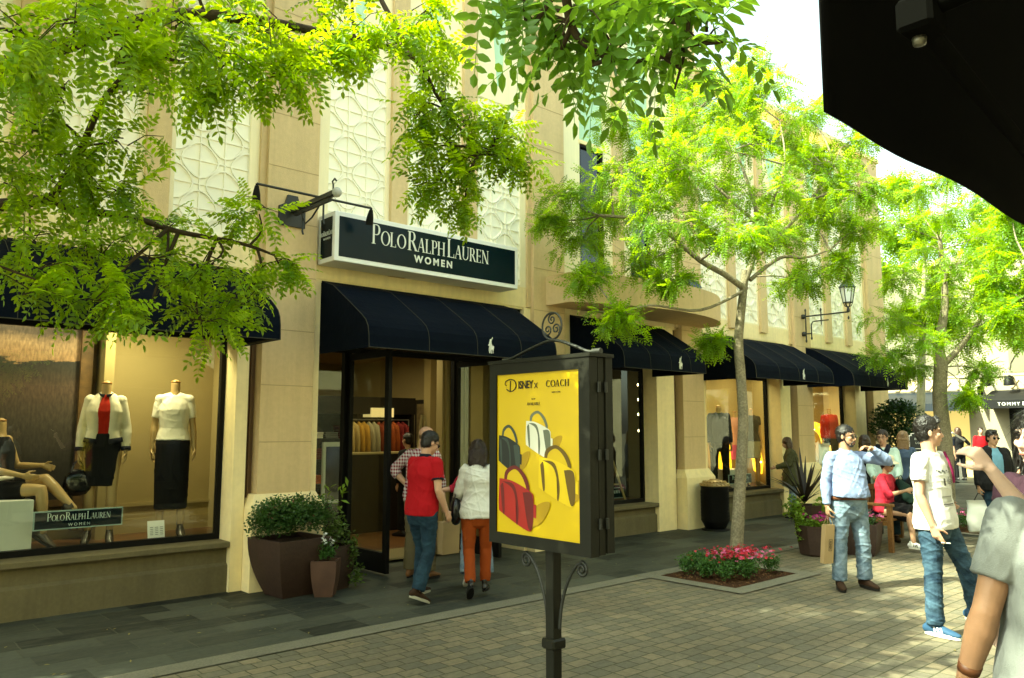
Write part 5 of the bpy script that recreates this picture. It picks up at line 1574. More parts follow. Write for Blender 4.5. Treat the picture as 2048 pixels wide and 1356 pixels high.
MB().box(2.22, 2.34, 9.50, 9.62, .62, 2.95).box(.2, 2.22, 9.54, 9.60, .88, .95).build('frame', M('gilt_frame', (.16, .09, .03), .5, .4, var=(9, .4)), t)
MB().box(2.42, 2.52, 9.35, 9.68, .52, 3.0).build('display_column', m_interior, shop)

c_cream = cloth('cream_knit', (.72, .66, .50)); c_shine = M('glossy_white_top', (.78, .74, .62), .35, .5)
c_blk = cloth('black_wool', (.008, .008, .009)); c_redtop = cloth('scarlet_knit', (.50, .018, .008))
m_heel = M('bronze_sandal', (.06, .04, .02), .35, .5)
def mannequin(label, pos, az, fig, vox=.008, bare=True, hands=((.45, None), (.45, None)), sm=None):
    r = person(label, pos, az, 'mannequins in the shop windows', fig=fig, skin_m=sm or sk_mannequin, vox=vox, face=False, name='mannequin', headless=True, cat='mannequin', bare=bare, hands=hands)
    cap_ = fig.hc - fig.hf * .022 * fig.k - fig.hu * .030 * fig.k
    v, q = loft([cap_ - fig.hu * .012, cap_ + fig.hu * .006], [.050, .048], side=(1, 0, 0), flat0=True, flat1=True, seg=18)
    put(MB().add(v, q, 0, True).mesh('c'), 'neck_cap', M('wooden_neck_cap', (.45, .22, .06), .4, .4), r)
    return r
f = Fig(1.74, female=True, uaR=(.20, 0, -1), faR=(.05, .12, -1), uaL=(-.22, 0, -1), faL=(-.04, .15, -1), thR=(.02, 0, -1), shR=(0, 0, -1), thL=(-.02, .08, -1), shL=(0, -.02, -1), pitchR=28, pitchL=28)
r = mannequin('headless mannequin in a cream jacket, red top and black knee skirt, holding a handbag', (2.36, 9.0, .52), 250, f)
shirt(f, r, c_redtop, sleeve=.3, hem=.02, loose=0, g=.004, seed=301, skip=(1, -1))
skirt(f, r, c_blk, t1=.92, g=.012, top=.12, flare=-.01)
pr = []
for s_ in (1, -1):
    pts, rr = f.torso(.018, z0=.04, z1=.50)
    pp_ = [p + f.sd * s_ * (q_[0] * .58) - f.fw * .008 for p, q_ in zip(pts, rr)]
    pr.append(loft(pp_, [(q_[0] * .47, q_[1] * 1.02) for q_ in rr], side=f.sd, flat0=True, sq=2.3, seg=16))
    pr += [ell(f.shR if s_ > 0 else f.shL, (.060 * f.k,) * 3), f.arm(s_, g=.016, t1=1.85, flat=True)]
pts, rr = f.torso(.022, z0=.04, z1=.51)
pr.append(loft([p - f.fw * .05 for p in pts], [(q_[0] * .95, q_[1] * .72) for q_ in rr], side=f.sd, flat0=True, seg=16))
jk = put(skin(pr, .008, 2, 'jacket', disp=(.004, 20, 9, .8)), 'jacket', c_cream, r)
for s_ in (1, -1):
    sh, el, wr = f.arm_path(s_); a_ = el.lerp(wr, .80); b2 = el.lerp(wr, .95)
    v, q = loft([a_, b2], [.050, .049], side=f.sd, flat0=True, flat1=True, seg=18); put(MB().add(v, q, 0, True).mesh('cuff'), 'cuff', c_navy_t := cloth('navy_trim', (.01, .012, .022)), jk)
    pts, rr = f.torso(.030, z0=.02, z1=.07)
    pp_ = [p + f.sd * s_ * (q_[0] * .58) - f.fw * .008 for p, q_ in zip(pts, rr)]
    v, q = loft([pp_[0], pp_[-1]], [(q_[0] * .48, q_[1] * 1.05) for q_ in (rr[0], rr[-1])], side=f.sd, flat0=True, flat1=True, sq=2.3, seg=20); put(MB().add(v, q, 0, True).mesh('hem'), 'hem_trim', c_navy_t, jk)
ring = [f.neck - f.sp * .012 + f.sd * .066 * math.cos(a) + f.fw * (.062 * math.sin(a)) - f.sp * (.02 * max(0, math.sin(a))) for a in [R(100) + R(340) * i / 22 for i in range(23)]]
put(MB().tube(ring, .016, 8).mesh('c'), 'collar', c_navy_t, jk)
for s_ in (1, -1): shoe(f, s_, m_heel, m_darksole, r, 'sandal', scale=.95)
def wpos0(root, p):
    a = root.rotation_euler[2]
    return Vector((p[0] * math.cos(a) - p[1] * math.sin(a) + root.location[0], p[0] * math.sin(a) + p[1] * math.cos(a) + root.location[1], p[2] + root.location[2]))
h_ = wpos0(r, f.wrR + f.haR * .10)
t = thing('handbag', (h_.x, h_.y, h_.z - .3), 'shiny black handbag hanging from the hand of the mannequin in the cream jacket', 'handbag')
v, q = loft([(h_.x, h_.y, h_.z - .10), (h_.x, h_.y, h_.z - .14), (h_.x, h_.y, h_.z - .26), (h_.x, h_.y, h_.z - .29)], [(.07, .03), (.11, .05), (.135, .065), (.12, .055)], side=(1, -.2, 0), seg=18, sq=3)
MB().add(v, q, 0, True).build('bag_body', M('black_patent_leather', (.008, .008, .009), .15, .6), t)
for o_ in (-.02, .02): MB().tube(catmull([(h_.x - .06, h_.y + o_, h_.z - .11), (h_.x - .035, h_.y + o_, h_.z - .02), (h_.x, h_.y + o_ * .3, h_.z + .01), (h_.x + .035, h_.y + o_, h_.z - .02), (h_.x + .06, h_.y + o_, h_.z - .11)], 4), .006, 6).build('handle', MATS['black_patent_leather'], t)
MB().tube([(2.32, 8.95, .525), (2.32, 8.95, .85)], .006, 6).box(2.2, 2.55, 8.82, 9.1, .521, .53).build('stand', M('chrome', (.6, .6, .58), .15, metal=1), r) if False else None

f = Fig(1.79, female=True, uaR=(.16, -.02, -1), faR=(.06, .05, -1), uaL=(-.16, 0, -1), faL=(-.10, .12, -1), thR=(.01, 0, -1), shR=(0, 0, -1), thL=(-.01, .05, -1), pitchR=25, pitchL=25)
r = mannequin('headless mannequin in a glossy white short sleeved top and long black skirt', (3.07, 9.02, .52), 252, f)
shirt(f, r, c_shine, sleeve=.72, hem=.02, loose=.01, g=.012, sg=.010, seed=311, amp=.003, neck=.505)
skirt(f, r, c_blk, t1=1.62, g=.012, top=.10, flare=.012)
for s_ in (1, -1): shoe(f, s_, m_heel, m_darksole, r, 'sandal', scale=.95)
f = Fig(1.78, female=True, lean=(0, -.05, 1), uaR=(.15, .1, -1), faR=(-.2, .8, -.2), uaL=(-.35, .25, -1), faL=(.15, .95, .02), haL=(.1, .95, -.3), thR=(.10, 1, .05), shR=(.02, .10, -1), thL=(.22, 1, .28), shL=(.12, .75, -.75), pitchR=30, pitchL=55, seated=1.02 - .52 + .10)
r = mannequin('headless seated mannequin in a black sleeveless dress with its legs crossed', (1.50, 9.20, .52), 328, f)
pts, rr = f.torso(.010, z0=-.10, z1=.49)
pr = [loft(pts, rr, side=f.sd, seg=20, sq=2.3, flat1=True)] + [f.leg(s_, g=.012, t1=.62, flat=True) for s_ in (1, -1)]
put(skin(pr, .008, 2), 'dress', c_blk, r)
pts, rr = f.torso(.016, z0=.075, z1=.115); v, q = loft([pts[0], pts[-1]], [rr[0], rr[-1]], side=f.sd, flat0=True, flat1=True, sq=2.3, seg=22); put(MB().add(v, q, 0, True).mesh('b'), 'belt', c_shine, r)
for s_ in (1, -1): shoe(f, s_, m_heel, m_darksole, r, 'sandal', scale=.95)
t = thing('display_plinth', (1.45, 8.95, .52), 'white display box under the seated mannequin', 'plinth', None)
MB().box(1.02, 1.72, 8.78, 9.35, .521, 1.02, bev=.004).build('box', m_white_int, t)

def window_sign(x0, x1, z0, z1, y, label, tilt=0):
    t = thing('window_sign', ((x0 + x1) / 2, y, z0), label, 'sign')
    MB().box(x0, x1, y, y + .015, z0, z1).build('board', M('sign_pale_edge', (.42, .55, .52), .4), t)
    b = .012
    MB().box(x0 + b, x1 - b, y - .0015, y - .0004, z0 + b, z1 - b).build('face', m_signface, t)
    mb = MB(); h = (z1 - z0)
    serif_line(mb, 'POLO RALPH LAUREN', h * .42, ((x0 + x1) / 2, y - .0016, z0 + h * .46), (1, 0, 0), (0, 0, 1), (0, -1, 0), small=.74, cond=.78, gap=.10, thick=.0012)
    add_mesh(mb, text_mesh('WOMEN', h * .22, ((x0 + x1) / 2, y - .004, z0 + h * .15), (1, 0, 0), (0, 0, 1), (0, -1, 0), spacing=1.5, extrude=.0008))
    mb.build('lettering', M('pale_sign_lettering', (.72, .84, .80), .5), t)
window_sign(1.70, 2.49, .735, .915, 8.665, 'small dark window sign at the feet of the mannequins, behind the left display window glass')
window_sign(13.40, 14.20, .63, .81, 8.665, 'small dark window sign in the gold lit display window behind the tree trunk')
window_sign(9.85, 10.62, .52, .70, 8.95, 'small dark window sign by the wooden easel in the narrow display window')
t = thing('price_card', (2.84, 8.72, .52), 'white price card standing on the window floor before the long black skirt', 'card')
MB().prism([(2.76, 8.72, .56), (2.93, 8.72, .56), (2.93, 8.76, .74), (2.76, 8.76, .74)], (0, .004, 0)).build('card', m_white, t)
mb = MB()
for i in range(5):
    for u in (2.785, 2.835, 2.885):
        z = .60 + .018 * i
        mb.prism([(u, 8.719 + (z - .56) * .222, z), (u + .03, 8.719 + (z - .56) * .222, z), (u + .03, 8.719 + (z - .552) * .222, z + .004), (u, 8.719 + (z - .552) * .222, z + .004)], (0, -.0008, 0))
mb.build('print', m_ink, t)

# narrow window: easel, pale screens
t = thing('display_easel', (10.45, 9.0, .47), 'pale wooden easel leg standing in the narrow display window', 'easel')
MB().tube([(10.30, 9.0, 1.35), (10.62, 8.92, .475)], .028, 4).tube([(10.30, 9.0, 1.35), (9.98, 8.92, .475)], .028, 4).tube([(10.30, 9.0, 1.35), (10.30, 9.4, .475)], .022, 4).tube([(10.05, 8.97, .75), (10.56, 8.97, .75)], .015, 4).build('frame', M('pale_wood', (.50, .38, .18), .6, var=(6, .15)), t)
t = thing('display_screen', (10.5, 9.8, .47), 'grey green cabinet at the back of the narrow display window', 'cabinet')
MB().box(10.2, 10.75, 9.6, 9.95, .471, 1.5).build('cabinet', M('grey_green', (.20, .22, .17), .6), t)
MB().box(10.2, 10.42, 9.55, 9.598, 1.1, 2.3).build('door_panel', m_white_int, t)
def spots(x, y, zs_, lab, grp):
    for i, z in enumerate(zs_):
        t = thing('spotlight', (x, y, z), lab[i], 'spotlight', grp)
        d = Vector((-.7, -.45, -.5)).normalized(); c0 = Vector((x, y, z + .04))
        MB().tube([c0 + Vector((.08, 0, .0)), c0], .008, 5).tube([c0 - d * .02, c0 + d * .055], [.022, .028], 10).build('housing', m_white, t)
        MB().tube([c0 + d * .055, c0 + d * .060], [.025, .025], 10).build('bulb', m_warmlamp, t)
spots(11.08, 8.95, (2.46, 2.20, 1.94, 1.65), ['top spotlight in the column of four in the narrow window', 'second spotlight from the top in the narrow window', 'third spotlight from the top in the narrow window', 'lowest spotlight in the column of four in the narrow window'], 'window spotlights')
spots(15.50, 8.95, (2.36, 2.02, 1.45), ['top spotlight at the right side of the gold lit window', 'middle spotlight at the right side of the gold lit window', 'lowest spotlight at the right side of the gold lit window'], 'window spotlights')
spots(19.32, 8.95, (2.38, 2.16, 1.94), ['top spotlight beside the red sweater', 'middle spotlight beside the red sweater', 'lowest spotlight beside the red sweater'], 'window spotlights')

# gold sequin letters with bulbs
m_gold = M('gold_sequins', (.70, .34, .02), .25, .6, metal=.55, var=(70, .6), bump=(160, 1.0, .02), emit=((1, .45, .03), .9))  # emission makes the sequins glow by themselves so the gold shows
def bulbs(pts, par):
    for p in pts: MB().lathe([(.004, -.018), (.020, 0), (.004, .018)], p, 8).build('bulb', m_warmlamp, par)
t = thing('gold_letter', (14.0, 9.3, .9), 'gold sequined block letter with bulbs, left of the tree trunk in the display window', 'display letter', 'gold display letters')
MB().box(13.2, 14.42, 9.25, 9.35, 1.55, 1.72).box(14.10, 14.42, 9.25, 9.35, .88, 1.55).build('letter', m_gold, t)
bulbs([(13.4, 9.235, 1.64), (13.75, 9.235, 1.64), (14.26, 9.235, 1.64), (14.26, 9.235, 1.42), (14.26, 9.235, 1.2), (14.26, 9.235, .98)], t)
t = thing('gold_letter', (15.2, 9.3, .8), 'gold sequined slanting letter with bulbs, right of the tree trunk in the display window', 'display letter', 'gold display letters')
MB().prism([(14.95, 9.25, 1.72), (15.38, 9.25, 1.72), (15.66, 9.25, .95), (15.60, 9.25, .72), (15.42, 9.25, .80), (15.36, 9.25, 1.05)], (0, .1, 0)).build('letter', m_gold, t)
bulbs([(15.2, 9.235, 1.64), (15.35, 9.235, 1.42), (15.45, 9.235, 1.2), (15.52, 9.235, .98)], t)
t = thing('gold_letter', (18.0, 9.5, .8), 'gold sequined curved letter behind the red sweater in the farthest window', 'display letter', 'gold display letters')
arc = [(18.5 + .55 * math.cos(a), 9.5, 1.2 + .55 * math.sin(a)) for a in [R(200) - R(220) * i / 20 for i in range(21)]]
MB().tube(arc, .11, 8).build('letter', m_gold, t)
bulbs([(18.5 + .55 * math.cos(a), 9.38, 1.2 + .55 * math.sin(a)) for a in (R(180), R(120), R(60), R(10))], t)
t = thing('display_plinth', (14.1, 9.1, .5), 'white slatted display box in the gold lit window', 'plinth')
MB().box(13.75, 14.5, 8.95, 9.2, .501, .88, bev=.004).build('box', m_white_int, t)
f = Fig(1.76, female=True)
r = mannequin('headless mannequin in a pale jade knee skirt and black top behind the tree trunk', (15.05, 9.15, .5), 235, f, vox=.012)
shirt(f, r, c_blk, sleeve=.5, hem=-.02, seed=321, vox=.012); skirt(f, r, cloth('jade_skirt', (.35, .38, .27)), t1=.8, flare=.03)
for s_ in (1, -1): shoe(f, s_, m_heel, m_darksole, r, 'sandal')
f = Fig(1.70, female=True)
r = mannequin('headless mannequin in a salmon top and pink skirt left of the tree trunk', (14.55, 9.22, .5), 230, f, vox=.012)
shirt(f, r, cloth('salmon', (.62, .30, .20)), sleeve=.5, seed=331, vox=.012); skirt(f, r, cloth('hot_pink', (.60, .10, .22)), t1=.8)
for s_ in (1, -1): shoe(f, s_, m_heel, m_darksole, r, 'sandal')
f = Fig(1.80)
r = mannequin('headless mannequin in dark navy clothes at the left side of the gold lit window', (13.62, 9.0, .5), 235, f, vox=.012)
shirt(f, r, cloth('dark_navy_knit', (.015, .02, .045)), sleeve=1.9, seed=341, vox=.012); trousers(f, r, c_blk, seed=342, vox=.012)
for s_ in (1, -1): shoe(f, s_, m_heel, m_darksole, r)
f = Fig(1.74, female=True)
r = mannequin('headless mannequin in a red sweater and dark jeans in the farthest shop window', (18.55, 9.15, .58), 228, f, vox=.012)
shirt(f, r, cloth('tomato_knit', (.48, .03, .02)), sleeve=1.9, seed=351, vox=.012); trousers(f, r, c_blk, seed=352, vox=.012)
for s_ in (1, -1): shoe(f, s_, m_heel, m_darksole, r)
t = thing('display_chair', (17.9, 9.0, .5), 'white oval backed panel with pale blue centre in the farthest shop window', 'display panel')
MB().box(17.75, 18.2, 9.0, 9.04, .5, 1.35).build('panel', m_white_int, t)
v, q = ell((17.97, 8.99, .95), (.17, .01, .26), None, 20, 10); MB().add(v, q, 0, True).build('oval', M('pale_blue', (.30, .48, .58), .4), t)

# ---- inside the doorway
t = thing('wall_shelving', (6.9, 12.2, 0), 'dark wall shelving with folded clothes seen through the left side of the doorway', 'shelving')
mb = MB().box(5.9, 8.35, 12.35, 12.45, 0, 2.15).box(5.9, 8.35, 11.95, 12.45, 1.95, 2.25)
for x in (5.9, 7.15, 8.29): mb.box(x, x + .06, 11.98, 12.35, 0, 2.15)
for z in (.35, .75, 1.15, 1.50): mb.box(5.96, 7.15, 11.98, 12.35, z, z + .035)
mb.build('carcass', m_dark, t)
cols = [('stack_red', (.35, .02, .02)), ('stack_orange', (.55, .12, .02)), ('stack_cream', (.55, .45, .28)), ('stack_maroon', (.15, .01, .015)), ('stack_grey', (.16, .16, .14)), ('stack_white', (.6, .58, .5))]
rr_ = random.Random(9)
for z in (.385, .785, 1.185, 1.535):
    for k in range(4):
        cn, cc = cols[rr_.randrange(6)]; x = 6.02 + k * .28
        t = thing('folded_clothes', (x + .12, 12.1, z), ['stack of folded knitwear on the %s shelf of the dark wall unit, %s' % ({.385: 'lowest', .785: 'second', 1.185: 'third', 1.535: 'top'}[z], ['leftmost', 'second from left', 'third from left', 'rightmost'][k])][0], 'clothes stack', 'folded clothes on the shelves')
        mb = MB()
        for j in range(rr_.randint(3, 6)): mb.box(x + rr_.uniform(-.01, .01), x + .24 + rr_.uniform(-.01, .01), 12.02 + rr_.uniform(-.01, .01), 12.28, z + j * .036, z + j * .036 + .033, bev=.008)
        mb.build('garments', cloth(cn, cc), t)
t = thing('clothes_rail', (7.2, 11.8, 1.2), 'garment rail with ochre and rust coloured clothes in the shop', 'clothes rail')
MB().tube([(6.75, 11.8, 1.85), (8.1, 11.8, 1.85)], .012, 6).tube([(6.75, 11.8, 1.85), (6.75, 11.8, 0.03)], .012, 6).tube([(8.1, 11.8, 1.85), (8.1, 11.8, .03)], .012, 6).build('rail', M('steel_rail', (.35, .35, .33), .3, metal=.8), t)
gcol = [(.50, .36, .14), (.55, .30, .05), (.42, .36, .22), (.30, .05, .02), (.36, .08, .02), (.22, .02, .02)]
for i in range(12):
    x = 6.88 + i * .10; cc = gcol[min(5, i // 2)]
    v, q = loft([(x, 11.8, 1.80), (x, 11.8, 1.74), (x + .01, 11.8, 1.5), (x, 11.8, 1.05)], [(.02, .03), (.035, .18), (.045, .20), (.05, .22)], side=(1, 0, 0), flat1=True)
    g_ = MB().add(v, q, 0, True).build('garment', cloth('garment_%d' % min(5, i // 2), cc), t)
t = thing('table_lamp', (7.65, 12.1, 1.9), 'square cream lampshade above the garment rail inside the shop', 'lamp')
MB().box(7.40, 7.85, 11.90, 12.2, 1.90, 2.06).build('shade', M('lit_shade', (.8, .6, .3), .7, emit=((1, .7, .3), .18)), t)
MB().box(7.6, 7.64, 12.0, 12.04, 1.85, 1.90).build('stem', m_dark, t)
t = thing('shop_counter', (6.9, 11.2, 0), 'dark shop counter with pale top across the inside of the doorway', 'counter')
MB().box(6.5, 7.9, 11.2, 11.5, .03, 1.28).build('cabinet', m_dark, t)
MB().box(6.48, 7.92, 11.18, 11.52, 1.28, 1.31).build('top', m_interior, t)
t = thing('glass_cabinet', (5.3, 9.5, 0), 'pale framed free standing mirror just inside the left glass pane of the doorway', 'mirror')
mb = MB()
for a, b, c_, d_ in ((5.16, 5.20, .05, 1.52), (5.46, 5.50, .05, 1.52), (5.20, 5.46, 1.46, 1.52), (5.20, 5.46, .05, .12), (5.20, 5.46, .72, .76)): mb.box(a, b, 9.48, 9.52, c_, d_)
mb.build('frame', m_white_int, t)
MB().box(5.2, 5.46, 9.495, 9.505, .12, 1.46).build('glass', M('dark_reflective', (.03, .02, .015), .1, .6), t)
t = thing('framed_picture', (8.9, 12.4, 1.3), 'dark framed picture on the cream wall beyond the doorway', 'picture')
MB().box(8.86, 8.898, 12.15, 12.7, 1.3, 2.25).build('frame', m_dark, t)
MB().box(8.85, 8.858, 12.23, 12.62, 1.38, 2.17).build('print', M('sepia_print', (.25, .18, .08), .6, var=(8, .4)), t)
t = thing('entrance_easel', (6.7, 9.6, 0), 'tall pale wooden easel just inside the doorway behind the man in the checked shirt', 'easel')
MB().tube([(6.60, 9.6, .05), (6.84, 9.62, 1.9)], .026, 4).tube([(7.10, 9.6, .05), (6.88, 9.62, 1.9)], .026, 4).box(6.55, 7.0, 9.56, 9.585, .95, 1.42).build('frame', MATS['pale_wood'], t)
# ------------------------------------------------------------------ trees
def leafmat(name, col, trans, mixf=0.45, vary=0.35, rough=0.45):
    m = bpy.data.materials.new(name); m.use_nodes = True
    t = m.node_tree; t.nodes.clear()
    out = t.nodes.new('ShaderNodeOutputMaterial')
    at_ = t.nodes.new('ShaderNodeAttribute'); at_.attribute_name = 'tint'
    def tinted(c):
        mr = t.nodes.new('ShaderNodeMapRange'); mr.inputs['To Min'].default_value = 1 - vary; mr.inputs['To Max'].default_value = 1 + vary
        t.links.new(at_.outputs['Fac'], mr.inputs['Value'])
        sc = t.nodes.new('ShaderNodeVectorMath'); sc.operation = 'SCALE'; sc.inputs[0].default_value = c
        t.links.new(mr.outputs[0], sc.inputs['Scale']); return sc.outputs[0]
    p = t.nodes.new('ShaderNodeBsdfPrincipled'); p.inputs['Roughness'].default_value = rough; p.inputs['Specular IOR Level'].default_value = 0.35
    t.links.new(tinted(col), p.inputs['Base Color'])
    tr = t.nodes.new('ShaderNodeBsdfTranslucent'); t.links.new(tinted(trans), tr.inputs['Color'])
    mx = t.nodes.new('ShaderNodeMixShader'); mx.inputs[0].default_value = mixf
    t.links.new(p.outputs[0], mx.inputs[1]); t.links.new(tr.outputs[0], mx.inputs[2]); t.links.new(mx.outputs[0], out.inputs[0])
    return m
lm_tree = leafmat('honey_green_leaf', (0.10, 0.20, 0.012), (0.50, 0.70, 0.022), 0.5, .55)
lm_left = leafmat('left_green_leaf', (0.075, 0.17, 0.012), (0.56, 0.72, 0.02), 0.52, .5)
lm_near = leafmat('mid_green_leaf', (0.075, 0.165, 0.016), (0.27, 0.44, 0.03), 0.48, 0.25)
lm_dark = leafmat('dark_green_leaf', (0.022, 0.055, 0.014), (0.05, 0.11, 0.02), 0.3)
lm_shrub = leafmat('shrub_leaf', (0.045, 0.10, 0.022), (0.08, 0.16, 0.02), 0.3)
lm_lime = leafmat('lime_leaf', (0.16, 0.26, 0.03), (0.3, 0.42, 0.04), 0.4)
m_bark = M('grey_brown_bark', (0.27, 0.235, 0.155), 0.9, 0.15, var=(7, 0.25), var2=(40, 0.25), bump=(35, 0.9, 0.012))
m_barkd = M('dark_bark', (0.075, 0.055, 0.035), 0.9, 0.15, var=(9, 0.25), bump=(45, 0.8, 0.01))
m_barkp = M('pale_bark', (0.36, 0.34, 0.22), 0.9, 0.15, var=(6, 0.2), bump=(35, 0.6, 0.01))

def leaf_template(pairs=6, L=0.21, ll=0.048, lw=0.0215, detail=True, rs=None, droop=0.28):
    V_, F_ = [], []
    tints = []
    def leaflet(base, d, n, l, w):
        d = d / np.linalg.norm(d); s = np.cross(n, d); s /= np.linalg.norm(s); n2 = np.cross(d, s)
        b = len(V_)
        if detail:
            pts = [base, base + d * l * .32 + s * w * .5 + n2 * w * .12, base + d * l * .68 + s * w * .42 + n2 * w * .06, base + d * l - n2 * l * .10, base + d * l * .68 - s * w * .42 + n2 * w * .06, base + d * l * .32 - s * w * .5 + n2 * w * .12, base + d * l * .45 - n2 * w * .10]
            V_.extend(pts)
            F_.extend([(b, b + 1, b + 6), (b + 1, b + 2, b + 6), (b + 2, b + 3, b + 6), (b + 3, b + 4, b + 6), (b + 4, b + 5, b + 6), (b + 5, b, b + 6)])
        else:
            pts = [base, base + d * l * .5 + s * w * .5, base + d * l, base + d * l * .5 - s * w * .5]
            V_.extend(pts); F_.extend([(b, b + 1, b + 2), (b, b + 2, b + 3)])
    n = np.array([0, 0, 1.0])
    for i in range(pairs):
        u = (i + 0.7) / (pairs + 0.3)
        x = L * u; z = -droop * L * u * u
        sz = 0.75 + 0.35 * math.sin(math.pi * min(1, u * 0.9 + .1))
        for sg in (-1, 1):
            d = np.array([0.42 + rs.uniform(-.1, .1), sg * 1.0, -0.32 + rs.uniform(-.15, .15)])
            nn = n + np.array([rs.uniform(-.25, .25), rs.uniform(-.25, .25), 0])
            leaflet(np.array([x + rs.uniform(-.003, .003), 0, z]), d, nn, ll * sz * rs.uniform(.88, 1.1), lw * sz)
    leaflet(np.array([L, 0, -droop * L]), np.array([1, 0, -.5]), n, ll, lw)
    # rachis
    b = len(V_); w = 0.0011
    segs = 4
    for i in range(segs + 1):
        u = i / segs
        V_.extend([np.array([L * u, -w, -droop * L * u * u]), np.array([L * u, w, -droop * L * u * u])])
    for i in range(segs):
        F_.append((b + 2 * i, b + 2 * i + 1, b + 2 * i + 3)); F_.append((b + 2 * i, b + 2 * i + 3, b + 2 * i + 2))
    return np.array(V_), np.array(F_)

def foliage_mesh(name, templates, org, dirs, ups, scale, rs, mats):
    """many compound leaves in one mesh (leaves are surface pattern of the crown)"""
    n = len(org)
    d = dirs / np.linalg.norm(dirs, axis=1)[:, None]
    s = np.cross(ups, d); s /= (np.linalg.norm(s, axis=1)[:, None] + 1e-9)
    u = np.cross(d, s)
    allv, allf, allt = [], [], []
    off = 0
    pick = rs.randint(0, len(templates), n)
    tint = np.clip(rs.normal(0.5, 0.22, n), 0, 1)
    for k, (tv, tf) in enumerate(templates):
        idx = np.where(pick == k)[0]
        if len(idx) == 0: continue
        m = len(tv)
        P = org[idx][:, None, :] + scale[idx][:, None, None] * (tv[None, :, 0, None] * d[idx][:, None, :] + tv[None, :, 1, None] * s[idx][:, None, :] + tv[None, :, 2, None] * u[idx][:, None, :])
        allv.append(P.reshape(-1, 3))
        f = tf[None, :, :] + (np.arange(len(idx)) * m)[:, None, None] + off
        allf.append(f.reshape(-1, 3)); off += len(idx) * m
        allt.append(np.repeat(tint[idx], m))
    Vv = np.concatenate(allv).astype(np.float32); Ff = np.concatenate(allf).astype(np.int32); Tt = np.concatenate(allt).astype(np.float32)
    me = bpy.data.meshes.new(name)
    me.vertices.add(len(Vv)); me.vertices.foreach_set('co', Vv.reshape(-1))
    me.loops.add(len(Ff) * 3); me.loops.foreach_set('vertex_index', Ff.reshape(-1))
    me.polygons.add(len(Ff)); me.polygons.foreach_set('loop_start', np.arange(0, len(Ff) * 3, 3, dtype=np.int32))
    me.update(calc_edges=True)
    a = me.attributes.new('tint', 'FLOAT', 'POINT'); a.data.foreach_set('value', Tt)
    return me

def grow(label, base, trunk, trad, limbs, clumps, mats, twigs=10, leaves=9, seed=1, group=None, detail=True, leafscale=1.0, name='tree', tips=1.0, cat='tree', lm=None, extra=None, connect=True, high=0, zf=0.75, rk=1.0):
    rs = np.random.RandomState(seed)
    root = thing(name, base, label, cat, group)
    mb = MB()
    mb.tube(catmull(trunk, 6), list(np.interp(np.linspace(0, 1, (len(trunk) - 1) * 6 + 1), np.linspace(0, 1, len(trad)), trad)), 12)
    nodes = [Vector(p) for p in catmull(trunk, 4)[len(trunk) * 2:]]
    for (pts, r0, r1) in limbs:
        c = catmull(pts, 5)
        mb.tube(c, list(np.linspace(r0, r1, len(c))), 8)
        nodes += c
    org, dr, up = [], [], []
    for (cx, cy, cz, r) in clumps:
        r = r * rk
        c = Vector((cx, cy, cz))
        # branch from the nearest limb point that lies below or level
        best = min(nodes, key=lambda p: (p - c).length + max(0, p.z - c.z) * 0.8)
        mid = best.lerp(c, 0.55) + Vector(rs.normal(0, .05, 3)) + Vector((0, 0, .05 * r))
        if connect and (best - c).length < 3.5:
            bp_ = catmull([best, mid, c], 4)
            L0 = min(0.022, 0.008 + 0.01 * (best - c).length)
            mb.tube(bp_, list(np.linspace(L0, 0.005, len(bp_))), 6)
        for i in range(twigs if r < .49 or cz < 5.1 or not high else high):
            v = rs.normal(0, 1, 3); v /= np.linalg.norm(v); v[2] = v[2] * zf
            tip = c + Vector(v) * r * rs.uniform(.55, 1.12)
            st = c + Vector(rs.normal(0, .12, 3)) * r
            md = st.lerp(tip, .5) + Vector((0, 0, .08 * r))
            tw = [st, md, tip + Vector((0, 0, -.10 * r))]
            mb.tube(tw, [.0045, .003, .0015], 4, cap=False)
            tdir = np.array((tip - st).normalized())
            for j in range(leaves):
                t = rs.uniform(.12, 1.0)
                p = (st.lerp(md, t * 2) if t < .5 else md.lerp(tw[2], t * 2 - 1))
                side = rs.normal(0, 1, 3); side -= tdir * side.dot(tdir); side /= np.linalg.norm(side)
                q = tdir * rs.uniform(.2, .9) + side * rs.uniform(.5, 1.0) + np.array([0, 0, -0.25])
                org.append(np.array(p)); dr.append(q); up.append(np.array([0, 0, 1.0]) + rs.normal(0, .35, 3))
    org, dr, up = np.array(org), np.array(dr), np.array(up)
    tr = mb.build('trunk', mats, root)
    T = [leaf_template(p, rs=rs, detail=detail) for p in (5, 6, 6, 7)]
    me = foliage_mesh('crown', T, org, dr, up, leafscale * rs.uniform(.75, 1.15, len(org)), rs, lm)
    link_mesh(me, 'crown', root, lm or lm_tree)
    return root

